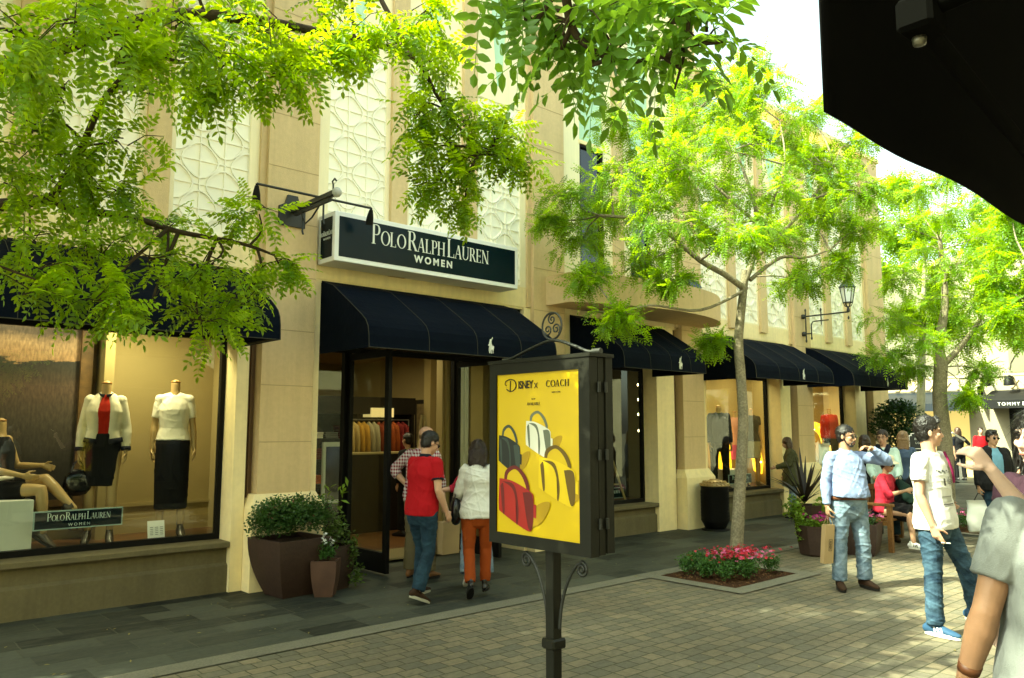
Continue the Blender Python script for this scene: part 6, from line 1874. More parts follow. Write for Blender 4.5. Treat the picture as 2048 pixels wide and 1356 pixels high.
CL_MID = [(8.1,6.7,5.91,0.5), (9.58,5.65,6.72,0.5), (9.11,6.33,6.67,0.45), (7.59,7.56,4.58,0.35), (10.67,5.6,5.81,0.5), (9.9,6.03,6.27,0.5), (7.48,5.51,4.82,0.5), (10.94,5.23,5.17,0.5), (9.54,6.36,4.47,0.45), (7.39,7.08,4.75,0.5), (7.73,7.17,4.25,0.45), (7.45,6.34,4.93,0.58), (8.44,7.2,4.66,0.58), (8.43,6.54,5.55,0.58), (7.41,5.84,4.33,0.58), (8.33,6.5,3.95,0.45), (8.16,5.84,5.7,0.58), (9.2,6.52,5.25,0.58), (7.73,5.43,4.06,0.58), (9.17,5.88,6.31,0.58), (8.15,5.18,5.08,0.58), (9.85,6.21,5.02,0.58), (9.08,5.15,6.05,0.58), (9.94,5.59,5.7,0.58), (8.68,4.84,4.55,0.58), (9.94,5.46,4.3,0.45), (10.13,5.15,6.06,0.58), (9.54,4.74,5.1,0.58), (10.44,5.15,4.68,0.5), (10.24,4.65,5.51,0.5), (9.71,4.32,4.7,0.45), (10.62,4.71,4.41,0.4), (9.44,4.96,3.6,0.35), (7.99,4.79,3.92,0.4), (7.38,6.28,3.03,0.33), (7.45,6.75,3.6,0.3), (8.84,5.9,2.86,0.2), (10.32,4.84,3.9,0.33), (7.87,5.84,3.53,0.3)]
CL_LEFT = [(0.93,5.34,2.85,0.34), (1.25,5.32,2.8,0.34), (1.57,5.18,2.76,0.34), (1.89,5.02,2.75,0.33), (2.2,5.01,3.14,0.27), (2.36,5.01,2.85,0.28), (1.51,4.96,2.41,0.3), (1.23,4.94,2.44,0.28), (1.85,5.06,2.39,0.26), (0.93,5.08,2.54,0.3), (2.08,4.99,2.57,0.26), (1.76,5.54,3.09,0.22), (0.79,4.93,3.11,0.35), (0.78,4.68,3.29,0.33), (1.01,4.73,3.14,0.28), (1.21,4.69,3.31,0.26), (0.86,4.33,3.39,0.3), (1.28,4.49,3.57,0.26), (1.25,4.93,3.08,0.22), (0.5,4.79,3.12,0.4), (0.5,5.33,2.69,0.4), (0.61,4.02,3.5,0.28), (0.77,3.75,3.49,0.26), (0.99,3.81,3.46,0.25), (1.2,3.76,3.63,0.27), (1.42,3.83,3.55,0.25), (1.52,4.01,3.51,0.18), (1.71,3.84,3.82,0.27), (2.01,3.97,3.86,0.24), (2.23,3.91,4.03,0.28), (2.51,3.92,4.07,0.24), (2.67,3.78,4.23,0.26), (1.8,3.9,3.61,0.2), (0.42,4.05,3.45,0.4), (3.05,4.25,4.27,0.26), (3.22,4.36,4.07,0.26), (3.43,4.31,3.92,0.28), (3.23,4.36,3.7,0.24), (3.63,4.26,3.77,0.26), (3.82,4.23,3.89,0.18), (3.46,4.28,3.53,0.2), (3.42,4.32,3.29,0.1), (3.11,4.47,3.92,0.18), (3.85,4.2,3.68,0.13), (3.26,4.46,3.44,0.14), (2.32,4.1,4.53,0.4), (1.35,3.9,4.04,0.4), (0.78,3.87,3.84,0.4)]
BR_LOW = [(0.22,5.58,2.89), (0.55,5.49,2.97), (0.79,5.47,3.03), (1.04,5.38,3.09), (1.16,5.41,3.06), (1.46,5.27,3.04), (1.73,5.17,2.97), (2.09,5.05,2.93), (2.33,5.03,2.88)]
BR_MID = [(0.13,5.53,3.23), (0.42,5.0,3.43), (0.63,4.68,3.56), (0.79,4.39,3.6), (1.02,4.19,3.71), (1.29,4.08,3.85), (1.67,4.01,3.93), (2.05,4.07,4.03), (2.58,4.14,4.14), (2.93,4.22,4.17), (3.22,4.36,4.03), (3.53,4.29,3.68)]
BR_UP = [(1.03,5.39,3.09), (1.06,4.96,3.21), (1.1,4.65,3.47), (1.14,4.35,3.57), (1.19,4.18,3.63)]
CL_NEAR = [(1.53,1.65,3.0,0.12), (1.62,1.5,2.92,0.13), (1.84,1.44,3.02,0.12), (1.7,1.43,2.83,0.1), (1.65,1.61,2.9,0.09), (1.77,1.24,2.86,0.11), (1.83,1.18,2.9,0.09), (1.8,1.21,2.8,0.07), (1.81,1.33,2.79,0.07), (1.56,1.83,3.14,0.11), (2.1,1.08,3.08,0.08), (1.93,1.63,3.2,0.12), (1.89,1.39,3.15,0.12), (1.68,1.58,3.15,0.16)]
BR_NEAR = [(1.05,1.21,3.33), (1.34,1.35,3.13), (1.59,1.53,2.96), (1.64,1.55,2.89), (1.68,1.51,2.83), (1.72,1.42,2.77), (1.76,1.31,2.76), (1.78,1.22,2.77)]
BR_NEAR2 = [(1.34,1.35,3.13), (1.66,1.19,3.02), (1.77,1.23,2.9), (1.77,1.24,2.77), (1.78,1.29,2.66)]
CL_T2 = [(16.82,6.67,5.96,0.55), (18.01,6.68,6.9,0.55), (16.67,5.73,5.95,0.55), (18.39,5.66,6.53,0.55), (18.23,6.62,5.63,0.55), (16.81,5.47,5.01,0.55), (16.54,6.52,4.72,0.55), (17.94,6.47,4.46,0.55), (18.0,5.62,4.36,0.55), (16.87,6.9,3.97,0.55), (16.33,6.03,3.43,0.45), (18.46,6.01,3.59,0.45), (17.79,5.26,3.78,0.45), (16.25,6.78,3.18,0.35), (17.39,6.7,2.98,0.35), (18.67,5.55,5.07,0.55), (17.81,5.11,5.62,0.55), (18.22,5.68,2.91,0.3), (18.28,6.03,7.21,0.5), (17.31,5.7,2.37,0.2)]
TR2 = [(17.35,6.19,0.18), (17.39,6.16,1.26), (17.36,6.19,2.28), (17.41,6.15,3.0), (17.39,6.16,3.42), (17.64,6.07,4.37), (17.62,6.09,5.66)]
TR2b = [(17.4,6.15,2.95), (17.57,5.87,3.3), (17.74,5.57,3.76), (18.04,5.31,4.33)]
CL_T3 = [(14.98,4.02,4.69,0.45), (15.41,4.04,3.97,0.45), (15.34,4.37,4.27,0.4), (14.63,3.93,5.12,0.45), (15.45,3.87,5.61,0.5), (14.7,3.6,4.41,0.5), (14.63,4.06,3.55,0.3), (15.44,3.61,3.83,0.5), (15.92,3.71,5.22,0.5)]
CL_T4 = [(21.95,9.19,5.79,0.6), (23.04,9.02,7.07,0.6), (22.41,8.1,7.22,0.6), (22.73,8.89,4.71,0.5), (23.62,8.36,5.88,0.6), (22.91,7.79,4.62,0.5), (22.57,8.9,8.42,0.6), (24.86,7.65,7.12,0.7), (25.21,6.94,7.92,0.7), (25.16,7.38,5.65,0.6), (25.34,6.82,4.46,0.5)]
TR4 = [(22.51,8.69,-0.34), (22.65,8.56,2.47), (22.77,8.45,4.53), (22.92,8.32,6.64)]
TRM = [(8.92,5.7,0.1), (8.97,5.66,0.79), (9.01,5.62,1.43), (9.03,5.6,1.85), (9.02,5.61,2.4), (9.01,5.62,2.82), (9.04,5.59,3.19), (9.08,5.56,3.54), (9.1,5.54,3.77)]
TRM1 = [(9.1,5.54,3.51), (8.81,5.66,3.69), (8.49,5.82,3.86), (8.12,6.01,4.17), (7.76,6.2,4.34), (7.46,6.61,4.43)]
TRM2 = [(9.09,5.54,3.64), (9.17,5.47,3.91), (9.33,5.47,4.41), (9.17,5.47,4.86), (9.04,5.59,5.41)]
TRM3 = [(9.17,5.47,3.91), (9.36,5.17,4.22), (9.67,4.89,4.69), (9.93,4.66,5.17)]
TRM4 = [(9.14,5.5,3.64), (9.54,5.28,3.96), (9.78,5.06,3.96), (10.13,4.88,4.09)]
TRM5 = [(9.33,5.47,4.41), (9.19,5.86,4.88), (8.97,6.19,5.34), (8.77,6.37,5.84)]
TRM6 = [(9.1,5.54,3.51), (8.31,5.71,3.18), (7.68,6.01,3.21), (7.4,6.26,3.09)]
TRM7 = [(9.17,5.47,3.91), (8.81,4.99,4.41), (8.78,4.75,4.93), (9.03,4.93,5.62)]
_r = random.Random(21)
HIGH1 = [(_r.uniform(-4.2, 3.4), _r.uniform(3.2, 8.0), _r.uniform(5.6, 7.8), _r.uniform(.6, .85)) for _ in range(110)]  # high crown clumps added above the view to shade the paving
HIGH1 = [q for q in HIGH1 if q[2] > 2.7 + .62 * (q[0] * .668 + q[1] * .744) and not (q[0] > 1.0 and q[1] < 4.9) and not (q[1] < 5.5 and q[0] > -1.6)]
HIGH2 = [(_r.uniform(-3.8, 1.6), _r.uniform(-2.6, 2.2), _r.uniform(5.2, 7.4), _r.uniform(.5, .75)) for _ in range(34)]  # unseen upper crown of the near tree, added to dapple the ground
HIGH2 = [q for q in HIGH2 if q[1] < 1.2]
grow('young street tree with grey trunk and bright yellow green crown in the flower bed', (TRM[0][0], TRM[0][1], 0), TRM, [.088, .075, .068, .065, .062, .060, .056, .050, .046],
     [(TRM1, .045, .02), (TRM2, .045, .016), (TRM3, .032, .012), (TRM4, .03, .010), (TRM5, .024, .010), (TRM6, .022, .009), (TRM7, .022, .008)], CL_MID, m_bark, twigs=17, leaves=14, seed=3, group='street trees', detail=False, leafscale=0.92, zf=0.55, rk=1.18)
LT = (0.2, 5.3)
grow('large street tree whose leafy branches hang in from the left edge', (LT[0], LT[1], 0), [(LT[0], LT[1], 0), (LT[0] + .05, LT[1], 1.2), (LT[0], LT[1] - .05, 2.2), (LT[0] + .05, LT[1], 2.9), (LT[0] + .1, LT[1] - .1, 3.8), (LT[0] + .1, LT[1] - .2, 4.8)], [.14, .12, .11, .10, .08, .05],
     [([(LT[0], LT[1], 2.7)] + BR_LOW, .055, .008), ([(LT[0] + .05, LT[1], 2.9)] + BR_MID, .06, .008), (BR_UP, .028, .008)], CL_LEFT + HIGH1, m_barkd, twigs=6, leaves=7, seed=5, group='street trees', leafscale=1.0, lm=lm_left, high=14)
grow('tree beside the viewer with large leaflets hanging into the top middle of the view', (-0.9, -0.6, 0), [(-.9, -.6, 0), (-.88, -.6, 1.5), (-.8, -.55, 2.6), (-.5, -.3, 3.5), (-.6, -.3, 5.2), (-.7, -.2, 6.4)], [.16, .14, .12, .10, .07, .04],
     [([(-.5, -.3, 3.5), (-.3, -.1, 3.7)] + BR_NEAR[1:], .022, .004), (BR_NEAR2, .012, .003)], [q for q in CL_NEAR if q[3] != .08] + HIGH2, m_barkd, twigs=3, leaves=3, seed=8, group='street trees', leafscale=1.15, lm=lm_near, high=22)
grow('second street tree down the row with a dark leaning trunk and open green crown', (TR2[0][0], TR2[0][1], 0), [(TR2[0][0], TR2[0][1], 0)] + TR2[1:], [.17, .15, .14, .13, .11, .07, .04],
     [(TR2b, .07, .03)], CL_T2, m_bark, twigs=14, leaves=11, seed=11, group='street trees', detail=False, leafscale=1.3, zf=.55, rk=1.2)
TT3 = (15.2, 3.2)
grow('tree at the right edge with sunlit yellow green leaves, trunk outside the view', (TT3[0], TT3[1], 0), [(TT3[0], TT3[1], 0), (TT3[0], TT3[1], 1.5), (TT3[0] - .3, TT3[1] + .2, 2.8), (13.6, 3.4, 4.0)], [.14, .12, .1, .05], [], CL_T3, m_bark, twigs=14, leaves=11, seed=13, group='street trees', detail=False, leafscale=1.5)
grow('farther slender tree with a pale straight trunk behind the second street tree', (TR4[0][0], TR4[0][1], 0), [(TR4[0][0], TR4[0][1], 0)] + TR4[1:], [.12, .11, .10, .06, .04], [], CL_T4, m_barkp, twigs=18, leaves=14, seed=17, group='street trees', detail=False, leafscale=2.1)

HIGH1 += [(.1, 6.6, 6.4, .85), (-.6, 6.3, 6.2, .85), (.8, 6.7, 6.9, .8), (-1.2, 6.9, 6.6, .85), (.4, 5.9, 6.6, .7)]  # more unseen clumps, added to close a sunny gap along the kerb
HB = [q for q in HIGH1 if q[0] < .6 or q[1] > 6.2]
grow('tree added left of the view to shade the paving, outside the picture', (-3.6, 5.5, 0), [(-3.6, 5.5, 0), (-3.55, 5.5, 1.6), (-3.5, 5.45, 3.0), (-3.3, 5.5, 4.6), (-3.0, 5.6, 6.2)], [.15, .13, .12, .09, .05], [], HB, m_barkd, twigs=24, leaves=8, seed=31, group='street trees', detail=False, leafscale=1.9)  # whole tree stands out of view, added for its shade

# ------------------------------------------------------------------ shrubs, pots and flower beds
def simple_leaves(name, pts, l, w, mat, parent, seed, upbias=0.4, foldn=True, normal=None):
    rs = np.random.RandomState(seed)
    n = len(pts)
    tv = np.array([[0, 0, 0], [l * .5, w * .5, .08 * l], [l, 0, -.05 * l], [l * .5, -w * .5, .08 * l]]); tf = np.array([[0, 1, 2], [0, 2, 3]])
    d = rs.normal(0, 1, (n, 3)); d[:, 2] = d[:, 2] * .6 + upbias
    if normal is not None: d = d * .6 + normal
    u = rs.normal(0, .5, (n, 3)) + np.array([0, 0, 1])
    me = foliage_mesh(name, [(tv, tf)], np.array(pts), d, u, rs.uniform(.7, 1.2, n), rs, None)
    return link_mesh(me, name, parent, mat)
def blobpts(rs, c, r, n, shell=0.55):
    v = rs.normal(0, 1, (n, 3)); v /= np.linalg.norm(v, axis=1)[:, None]
    return np.array(c) + v * np.array(r) * rs.uniform(shell, 1.0, (n, 1))
def flowers(name, pts, size, mat, parent, seed):
    rs = np.random.RandomState(seed)
    # each bloom: five petals
    tv, tf = [], []
    for k in range(5):
        a = 2 * math.pi * k / 5; b = len(tv)
        tv += [(0, 0, 0), (size * .6 * math.cos(a - .5), size * .6 * math.sin(a - .5), size * .2), (size * math.cos(a), size * math.sin(a), size * .28), (size * .6 * math.cos(a + .5), size * .6 * math.sin(a + .5), size * .2)]
        tf += [(b, b + 1, b + 2), (b, b + 2, b + 3)]
    n = len(pts)
    me = foliage_mesh(name, [(np.array(tv), np.array(tf))], np.array(pts), rs.normal(0, 1, (n, 3)) * np.array([1, 1, .4]), rs.normal(0, .45, (n, 3)) + np.array([0, 0, 1]), rs.uniform(.7, 1.2, n), rs, None)
    return tagit(link_mesh(me, name, parent, mat), kind='stuff')
pet_red = leafmat('petal_crimson', (0.50, 0.012, 0.05), (0.5, 0.02, 0.05), .2, .4); pet_pink = leafmat('petal_pink', (0.72, 0.16, 0.36), (0.6, .1, .3), .2, .3)
pet_magenta = leafmat('petal_magenta', (0.34, 0.01, 0.16), (0.3, .01, .12), .2, .4); pet_white = leafmat('petal_white', (0.72, 0.74, 0.70), (0.5, .5, .45), .2, .2); pet_blush = leafmat('bud_dusty_pink', (0.30, 0.13, 0.10), (.2, .1, .05), .2, .4)

m_pot = M('brown_resin_pot', (0.062, 0.034, 0.024), 0.55, 0.35, var=(2.5, 0.2), var2=(30, .12), bump=(90, .3))
def square_pot(mb, c, h, w0, w1, wt, yaw, mi=0, bulge=.5, n=10):
    """square plan pot, curved flanks: w0 at foot, w1 at rim"""
    rings = []
    ca, sa = math.cos(yaw), math.sin(yaw)
    for i in range(n + 1):
        u = i / n
        w = w0 + (w1 - w0) * (1 - (1 - u) ** 2.0)
        rings.append((w / 2, u * h))
    rings += [(w1 / 2 - wt, h), (w1 / 2 - wt, h - .05)]
    vs = []
    for r, z in rings:
        for sx, sy in ((-1, -1), (1, -1), (1, 1), (-1, 1)):
            x, y = sx * r, sy * r
            vs.append((c[0] + ca * x - sa * y, c[1] + sa * x + ca * y, c[2] + z))
    m = len(rings)
    mb.add(vs, [(i * 4 + k, i * 4 + (k + 1) % 4, (i + 1) * 4 + (k + 1) % 4, (i + 1) * 4 + k) for i in range(m - 1) for k in range(4)] + [(3, 2, 1, 0), tuple((m - 1) * 4 + k for k in range(4))], mi)
rs = np.random.RandomState(4)
t = thing('potted_shrub', (3.88, 7.78, 0), 'big square brown planter with a dense round leaved shrub, left of the doorway', 'potted plant', 'potted plants by the doorway')
mb = MB(); square_pot(mb, (3.88, 7.78, 0), 0.58, 0.34, 0.62, .03, R(45) * 0.0 + R(6)); mb.build('pot', m_pot, t)
pts = np.concatenate([blobpts(rs, (3.88 + dx, 7.78 + dy, .74 + dz), (.17, .17, .15), 520, .35) for dx, dy, dz in ((-.2, -.1, 0), (0, -.15, .08), (.2, -.1, .02), (-.15, .15, .05), (.1, .15, .08), (-.3, .05, -.02), (.3, .1, .03), (0, 0, .0), (-.15, 0, .14), (.12, .02, .13), (.28, -.05, .1), (-.3, -.08, .1))])
pts = pts[pts[:, 2] > .56]
simple_leaves('foliage', pts, .042, .022, lm_shrub, t, 3)
flowers('bud', pts[rs.choice(len(pts), 110)] + np.array([0, -.01, .02]), .013, pet_blush, t, 4)
t = thing('potted_flowers', (4.14, 7.46, 0), 'small square brown pot with white snapdragons in front of the big planter', 'potted plant', 'potted plants by the doorway')
mb = MB(); square_pot(mb, (4.13, 7.47, 0), 0.36, 0.18, 0.26, .02, R(50)); mb.build('pot', M('warm_brown_pot', (0.11, 0.055, 0.035), .6, .3, var=(6, .2), bump=(120, .4)), t)
pts = np.concatenate([blobpts(rs, (4.13, 7.47, .44), (.12, .12, .11), 260, .2)]); pts = pts[pts[:, 2] > .35]
simple_leaves('foliage', pts, .05, .012, leafmat('fresh_green_leaf', (0.05, 0.13, 0.02), (.1, .2, .03), .3), t, 6, upbias=1.0)
fp = np.concatenate([np.array([(4.08 + rs.normal(0, .012), 7.42 + rs.normal(0, .012), .52 + i * .012) for i in range(10)]), np.array([(4.17 + rs.normal(0, .012), 7.44 + rs.normal(0, .012), .50 + i * .012) for i in range(7)])])
flowers('flower', fp, .022, pet_white, t, 7)
t = thing('trailing_plant_pot', (4.38, 7.72, 0), 'dark pot with trailing variegated ivy between the planters and the glass door', 'potted plant', 'potted plants by the doorway')
mb = MB(); square_pot(mb, (4.36, 7.74, 0), 0.46, 0.24, 0.34, .02, R(20)); mb.build('pot', m_pot, t)
pts = np.concatenate([blobpts(rs, (4.36, 7.72, .62), (.17, .17, .20), 420, .3), blobpts(rs, (4.52, 7.62, .42), (.09, .09, .22), 200, .2), blobpts(rs, (4.56, 7.58, .14), (.08, .08, .14), 110, .2)])
simple_leaves('foliage', pts, .048, .030, leafmat('ivy_leaf', (0.085, 0.14, 0.03), (.16, .24, .04), .35, .5), t, 8, upbias=-.1)
pts = np.concatenate([np.array([(4.28 + rs.normal(0, .03), 7.78, .8 + .02 * i) for i in range(14)]), np.array([(4.48 + rs.normal(0, .03), 7.78, .80 + .02 * i) for i in range(14)])])
simple_leaves('tall_stem', pts, .10, .035, lm_lime, t, 9, upbias=.9)

# flower bed round the young tree
t = thing('flower_bed_planting', (8.2, 5.35, 0), 'low green clipped bedding with crimson and pink flowers round the young tree', 'flower bed')
pts = []
for i in range(46):
    x = 7.68 + rs.uniform(0, 1.05); y = 4.98 + rs.uniform(0, .82)
    pts.append(blobpts(rs, (x, y, .125), (.10, .10, .11), 150, .3))
pts = np.concatenate(pts); pts = pts[pts[:, 2] > .015]
simple_leaves('foliage', pts, .036, .018, leafmat('bedding_leaf', (0.050, 0.12, 0.022), (.1, .2, .03), .3), t, 12, upbias=.6)
fp = np.array([(8.25 + rs.normal(0, .26), 5.25 + rs.normal(0, .17), .235 + rs.uniform(0, .06)) for i in range(290)])
flowers('flower', fp[:230], .026, pet_red, t, 13); flowers('flower', fp[230:] + np.array([-.12, -.08, 0]), .025, pet_pink, t, 14)
# dropped chips of bark
mb = MB()
for i in range(260):
    x = rs.uniform(7.57, 8.83); y = rs.uniform(4.86, 5.82); a = rs.uniform(0, 3.14); l = rs.uniform(.008, .022); w = rs.uniform(.004, .008)
    ca, sa = math.cos(a), math.sin(a)
    q = [(x + ca * u * l - sa * v_ * w, y + sa * u * l + ca * v_ * w, .009 + rs.uniform(0, .012) + .004 * u) for u, v_ in ((-1, -1), (1, -1), (1, 1), (-1, 1))]
    mb.add(q, [(0, 1, 2, 3)], 0)
tagit(mb.build('bark_chips', M('bark_chip', (0.16, .085, .04), .9, .1, var=(50, .6))), 'loose bark chips scattered on the soil of the tree bed', 'mulch', kind='stuff')
t = thing('flower_bed_planting', (14.9, 4.8, 0), 'far flower bed with pink and magenta flowers behind the white T-shirt', 'flower bed')
pts = np.concatenate([blobpts(rs, (14.4 + rs.uniform(0, 1.1), 4.4 + rs.uniform(0, .8), .14), (.13, .13, .12), 110, .3) for i in range(26)]); pts = pts[pts[:, 2] > .015]
simple_leaves('foliage', pts, .05, .026, MATS.get('x') or lm_shrub, t, 15)
fp = np.array([(14.6 + rs.normal(0, .22), 4.75 + rs.normal(0, .16), .27 + rs.uniform(0, .08)) for i in range(70)])
flowers('flower', fp[:35], .04, pet_magenta, t, 16); flowers('flower', fp[35:], .04, pet_pink, t, 17)

# planters beside the bench
t = thing('bench_planter', (10.55, 5.40, 0), 'brown planter with arching dark leaves, magenta flowers and trailing lime vine beside the bench', 'potted plant', 'planters at the bench')
mb = MB(); mb.lathe([(.24, 0), (.26, .02), (.31, .36), (.32, .40), (.29, .40), (.28, .34)], (10.42, 5.36, 0), 8, smooth=False)
mb.build('pot', m_pot, t)
mb = MB(); mb.lathe([(.15, .2), (.21, .60), (.22, .64), (.19, .64), (.18, .58)], (10.58, 5.60, 0), 8, smooth=False); mb.build('tall_pot', m_pot, t)
pts = np.concatenate([blobpts(rs, (10.36 + rs.uniform(-.22, .25), 5.30 + rs.uniform(-.15, .15), .43), (.10, .10, .08), 60, .3) for i in range(12)])
simple_leaves('foliage', pts, .05, .03, lm_lime, t, 18)
flowers('flower', np.array([(10.36 + rs.normal(0, .16), 5.22 + rs.normal(0, .09), .47 + rs.uniform(0, .08)) for i in range(130)]), .030, pet_magenta, t, 19)
pts = np.concatenate([blobpts(rs, (10.30, 5.62, .62), (.16, .14, .20), 260, .3), blobpts(rs, (10.20, 5.50, .40), (.08, .08, .25), 200, .2), blobpts(rs, (10.72, 5.45, .62), (.14, .10, .16), 160, .3), blobpts(rs, (10.85, 5.25, .42), (.07, .07, .22), 120, .3)])
simple_leaves('vine', pts, .06, .045, lm_lime, t, 20, upbias=-.2)
mb = MB()
for i in range(30):
    a = 2 * math.pi * i / 30 + rs.uniform(-.2, .2); el = rs.uniform(.5, 1.35); L = rs.uniform(.55, .85)
    p = Vector((10.56, 5.62, .66)); d = Vector((math.cos(a) * math.cos(el), math.sin(a) * math.cos(el), math.sin(el)))
    s = d.cross(Vector((0, 0, 1))).normalized()
    row = []
    for j in range(7):
        u = j / 6; w = .022 * math.sin(math.pi * min(.97, u * .85 + .12))
        row += [p + s * w, p - s * w]
        p = p + d * (L / 6); d = (d + Vector((0, 0, -.16 * (1.6 - el)))).normalized()
    mb.add(row, [(2 * j, 2 * j + 1, 2 * j + 3, 2 * j + 2) for j in range(6)], 0, True)
mb.build('strap_leaves', leafmat('bronze_strap_leaf', (0.030, 0.022, 0.018), (.06, .04, .02), .2), t)
t = thing('bench_planter', (10.98, 4.98, 0), 'square brown planter with pink flowers against the near end of the bench', 'potted plant', 'planters at the bench')
mb = MB(); square_pot(mb, (10.93, 5.02, 0), .42, .38, .50, .03, R(15), bulge=0); mb.build('pot', m_pot, t)
pts = np.concatenate([blobpts(rs, (10.93 + rs.uniform(-.18, .18), 5.02 + rs.uniform(-.18, .18), .44), (.09, .09, .06), 60, .3) for i in range(9)])
simple_leaves('foliage', pts, .045, .028, lm_shrub, t, 21)
flowers('flower', np.array([(10.93 + rs.normal(0, .12), 5.0 + rs.normal(0, .12), .49 + rs.uniform(0, .07)) for i in range(80)]), .032, pet_pink, t, 22)

# topiary ball tree
t = thing('topiary_tree', (18.58, 7.5, 0), 'dark round clipped standard tree with a thin bare stem by the far shop corner', 'tree')
MB().tube([(18.58, 7.5, 0.3), (18.56, 7.5, .8), (18.6, 7.5, 1.25)], .035, 8).tube([(18.6, 7.5, 1.1), (18.75, 7.4, 1.5)], .02, 6).tube([(18.6, 7.5, 1.1), (18.4, 7.6, 1.5)], .02, 6).build('trunk', m_barkd, t)
mb = MB(); square_pot(mb, (18.58, 7.5, 0), .42, .36, .5, .03, R(10)); mb.build('pot', m_pot, t)
c0 = np.array((18.5, 7.52, 1.78))
pts = np.concatenate([blobpts(rs, c0, (.62, .62, .60), 2600, .55)] + [blobpts(rs, c0 + rs.normal(0, .34, 3), (.2, .2, .2), 110, .5) for i in range(14)])
simple_leaves('crown', pts, .085, .045, lm_dark, t, 25)

# bench
t = thing('park_bench', (12.1, 5.05, 0), 'wooden slatted park bench with arm rests under the two seated people', 'bench')
m_wood = M('oiled_teak', (0.25, 0.12, 0.035), .6, .3, var=(4, .2), var2=(40, .15))
bx0, bx1, by0, by1 = 11.30, 13.0, 4.78, 5.32
mb = MB()
for i in range(5):
    y = by0 + .02 + i * .105
    mb.box(bx0 + .06, bx1 - .06, y, y + .075, .415, .44)
mb.build('seat', m_wood, t)
mb = MB()
mb.box(bx0 + .06, bx1 - .06, by1 - .03, by1, .80, .88).box(bx0 + .06, bx1 - .06, by1 - .03, by1, .52, .58)
for i in range(17):
    x = bx0 + .12 + i * .092
    mb.box(x, x + .05, by1 - .023, by1 - .007, .58, .80)
mb.build('backrest', m_wood, t)
for x in (bx0, bx1 - .06):
    MB().box(x, x + .06, by0 - .03, by0 + .03, 0, .62).build('leg', m_wood, t)
    MB().box(x, x + .06, by1 - .04, by1 + .02, 0, .90).build('leg', m_wood, t)
    MB().box(x - .005, x + .065, by0 - .06, by1 - .04, .62, .66, bev=.006).build('armrest', m_wood, t)
    MB().box(x + .01, x + .05, by0 + .03, by1 - .04, .36, .415).build('side_rail', m_wood, t)

# litter bin
t = thing('litter_bin', (11.62, 7.80, 0), 'round black ribbed litter bin with a brass domed lid against the shop pier', 'litter bin')
BX, BY = 11.62, 7.80
mb = MB().lathe([(.16, .03), (.18, .05), (.20, .10), (.225, .14), (.23, .16), (.23, .70), (.235, .71), (.235, .735), (.22, .735)], (BX, BY, 0), 32)
n = 48
for k in range(n):
    a = 2 * math.pi * k / n
    for j in range(9):
        z = .18 + j * .056
        a2 = a + (.5 if j % 2 else 0) * 2 * math.pi / n
        c = Vector((BX + .232 * math.cos(a2), BY + .232 * math.sin(a2), z)); tdir = Vector((-math.sin(a2), math.cos(a2), 0))
        mb.prism([c - tdir * .009, c + Vector((0, 0, .026)), c + tdir * .009, c - Vector((0, 0, .022))], Vector((math.cos(a2), math.sin(a2), 0)) * .003)
mb.build('drum', m_black, t)
MB().lathe([(.23, 0.0), (.235, .02), (.20, .03), (.01, .032)], (BX, BY, 0), 32).build('base_ring', m_black, t)
mb = MB().lathe([(.245, .735), (.25, .75), (.235, .765), (.19, .80), (.12, .825), (.085, .83), (.08, .845), (.01, .85)], (BX, BY, 0), 32)
for k in range(20):
    a = 2 * math.pi * k / 20
    for rr_, z in ((.235, .765), (.18, .806)):
        v, q = ell((BX + rr_ * math.cos(a + rr_ * 10), BY + rr_ * math.sin(a + rr_ * 10), z), (.020, .020, .014), None, 8, 5); mb.add(v, q, 0, True)
mb.build('lid', M('brass_lid', (0.45, 0.32, 0.14), .38, .5, metal=.7), t)

# fallen leaflets and a drain cover
fl = np.array([(rs.uniform(-1, 13), rs.uniform(.8, 8.0), .006) for _ in range(420)])
tv = np.array([[0, 0, 0], [.018, .008, .003], [.04, 0, .002], [.018, -.008, .003]])
me = foliage_mesh('fallen_leaves', [(tv, np.array([[0, 1, 2], [0, 2, 3]]))], fl, rs.normal(0, 1, (420, 3)) * np.array([1, 1, .03]), rs.normal(0, .12, (420, 3)) + np.array([0, 0, 1]), rs.uniform(.5, 1.3, 420), rs, None)
tagit(link_mesh(me, 'fallen_leaves', None, leafmat('fallen_leaf', (.16, .13, .035), (.1, .1, .02), .2, .6)), 'small dry leaflets scattered over the paving', 'fallen leaves', kind='stuff')

# cafe menu board
t = thing('menu_board', (14.75, 5.60, 0), 'tall dark menu board with rounded corners between the mint shirt and the white T-shirt', 'menu board')
e1 = Vector((.744, -.668, 0)); e2 = Vector((-.668, -.744, 0)); c = Vector((14.80, 5.62, 0))
def mbp(u, z, o=0): return c + e1 * u + Vector((0, 0, z)) + e2 * o
def frm(w, z0, z1, r): return [(-w, z0), (w, z0), (w, z1 - r), (w - r, z1 - r * .9), (w - r, z1), (-w + r, z1), (-w + r, z1 - r * .9), (-w, z1 - r)]
MB().prism([mbp(u, z) for u, z in frm(.235, .45, 1.62, .04)], e2 * .02).build('board', m_white, t)
MB().prism([mbp(u, z, .021) for u, z in frm(.222, .47, 1.605, .04)], e2 * .004).build('panel', M('slate_panel', (.035, .04, .045), .5), t)
mb = MB()
add_mesh(mb, text_mesh('millésimé', .075, mbp(.0, 1.50, .027), e1, (0, 0, 1), e2, extrude=.001, bold=.002)); add_mesh(mb, text_mesh('LOUNGE', .05, mbp(.0, 1.43, .027), e1, (0, 0, 1), e2, extrude=.001, spacing=1.4))
for z in (1.34, 1.06): mb.prism([mbp(-.19, z, .026), mbp(-.02, z, .026), mbp(-.02, z + .012, .026), mbp(-.19, z + .012, .026)], e2 * .001)
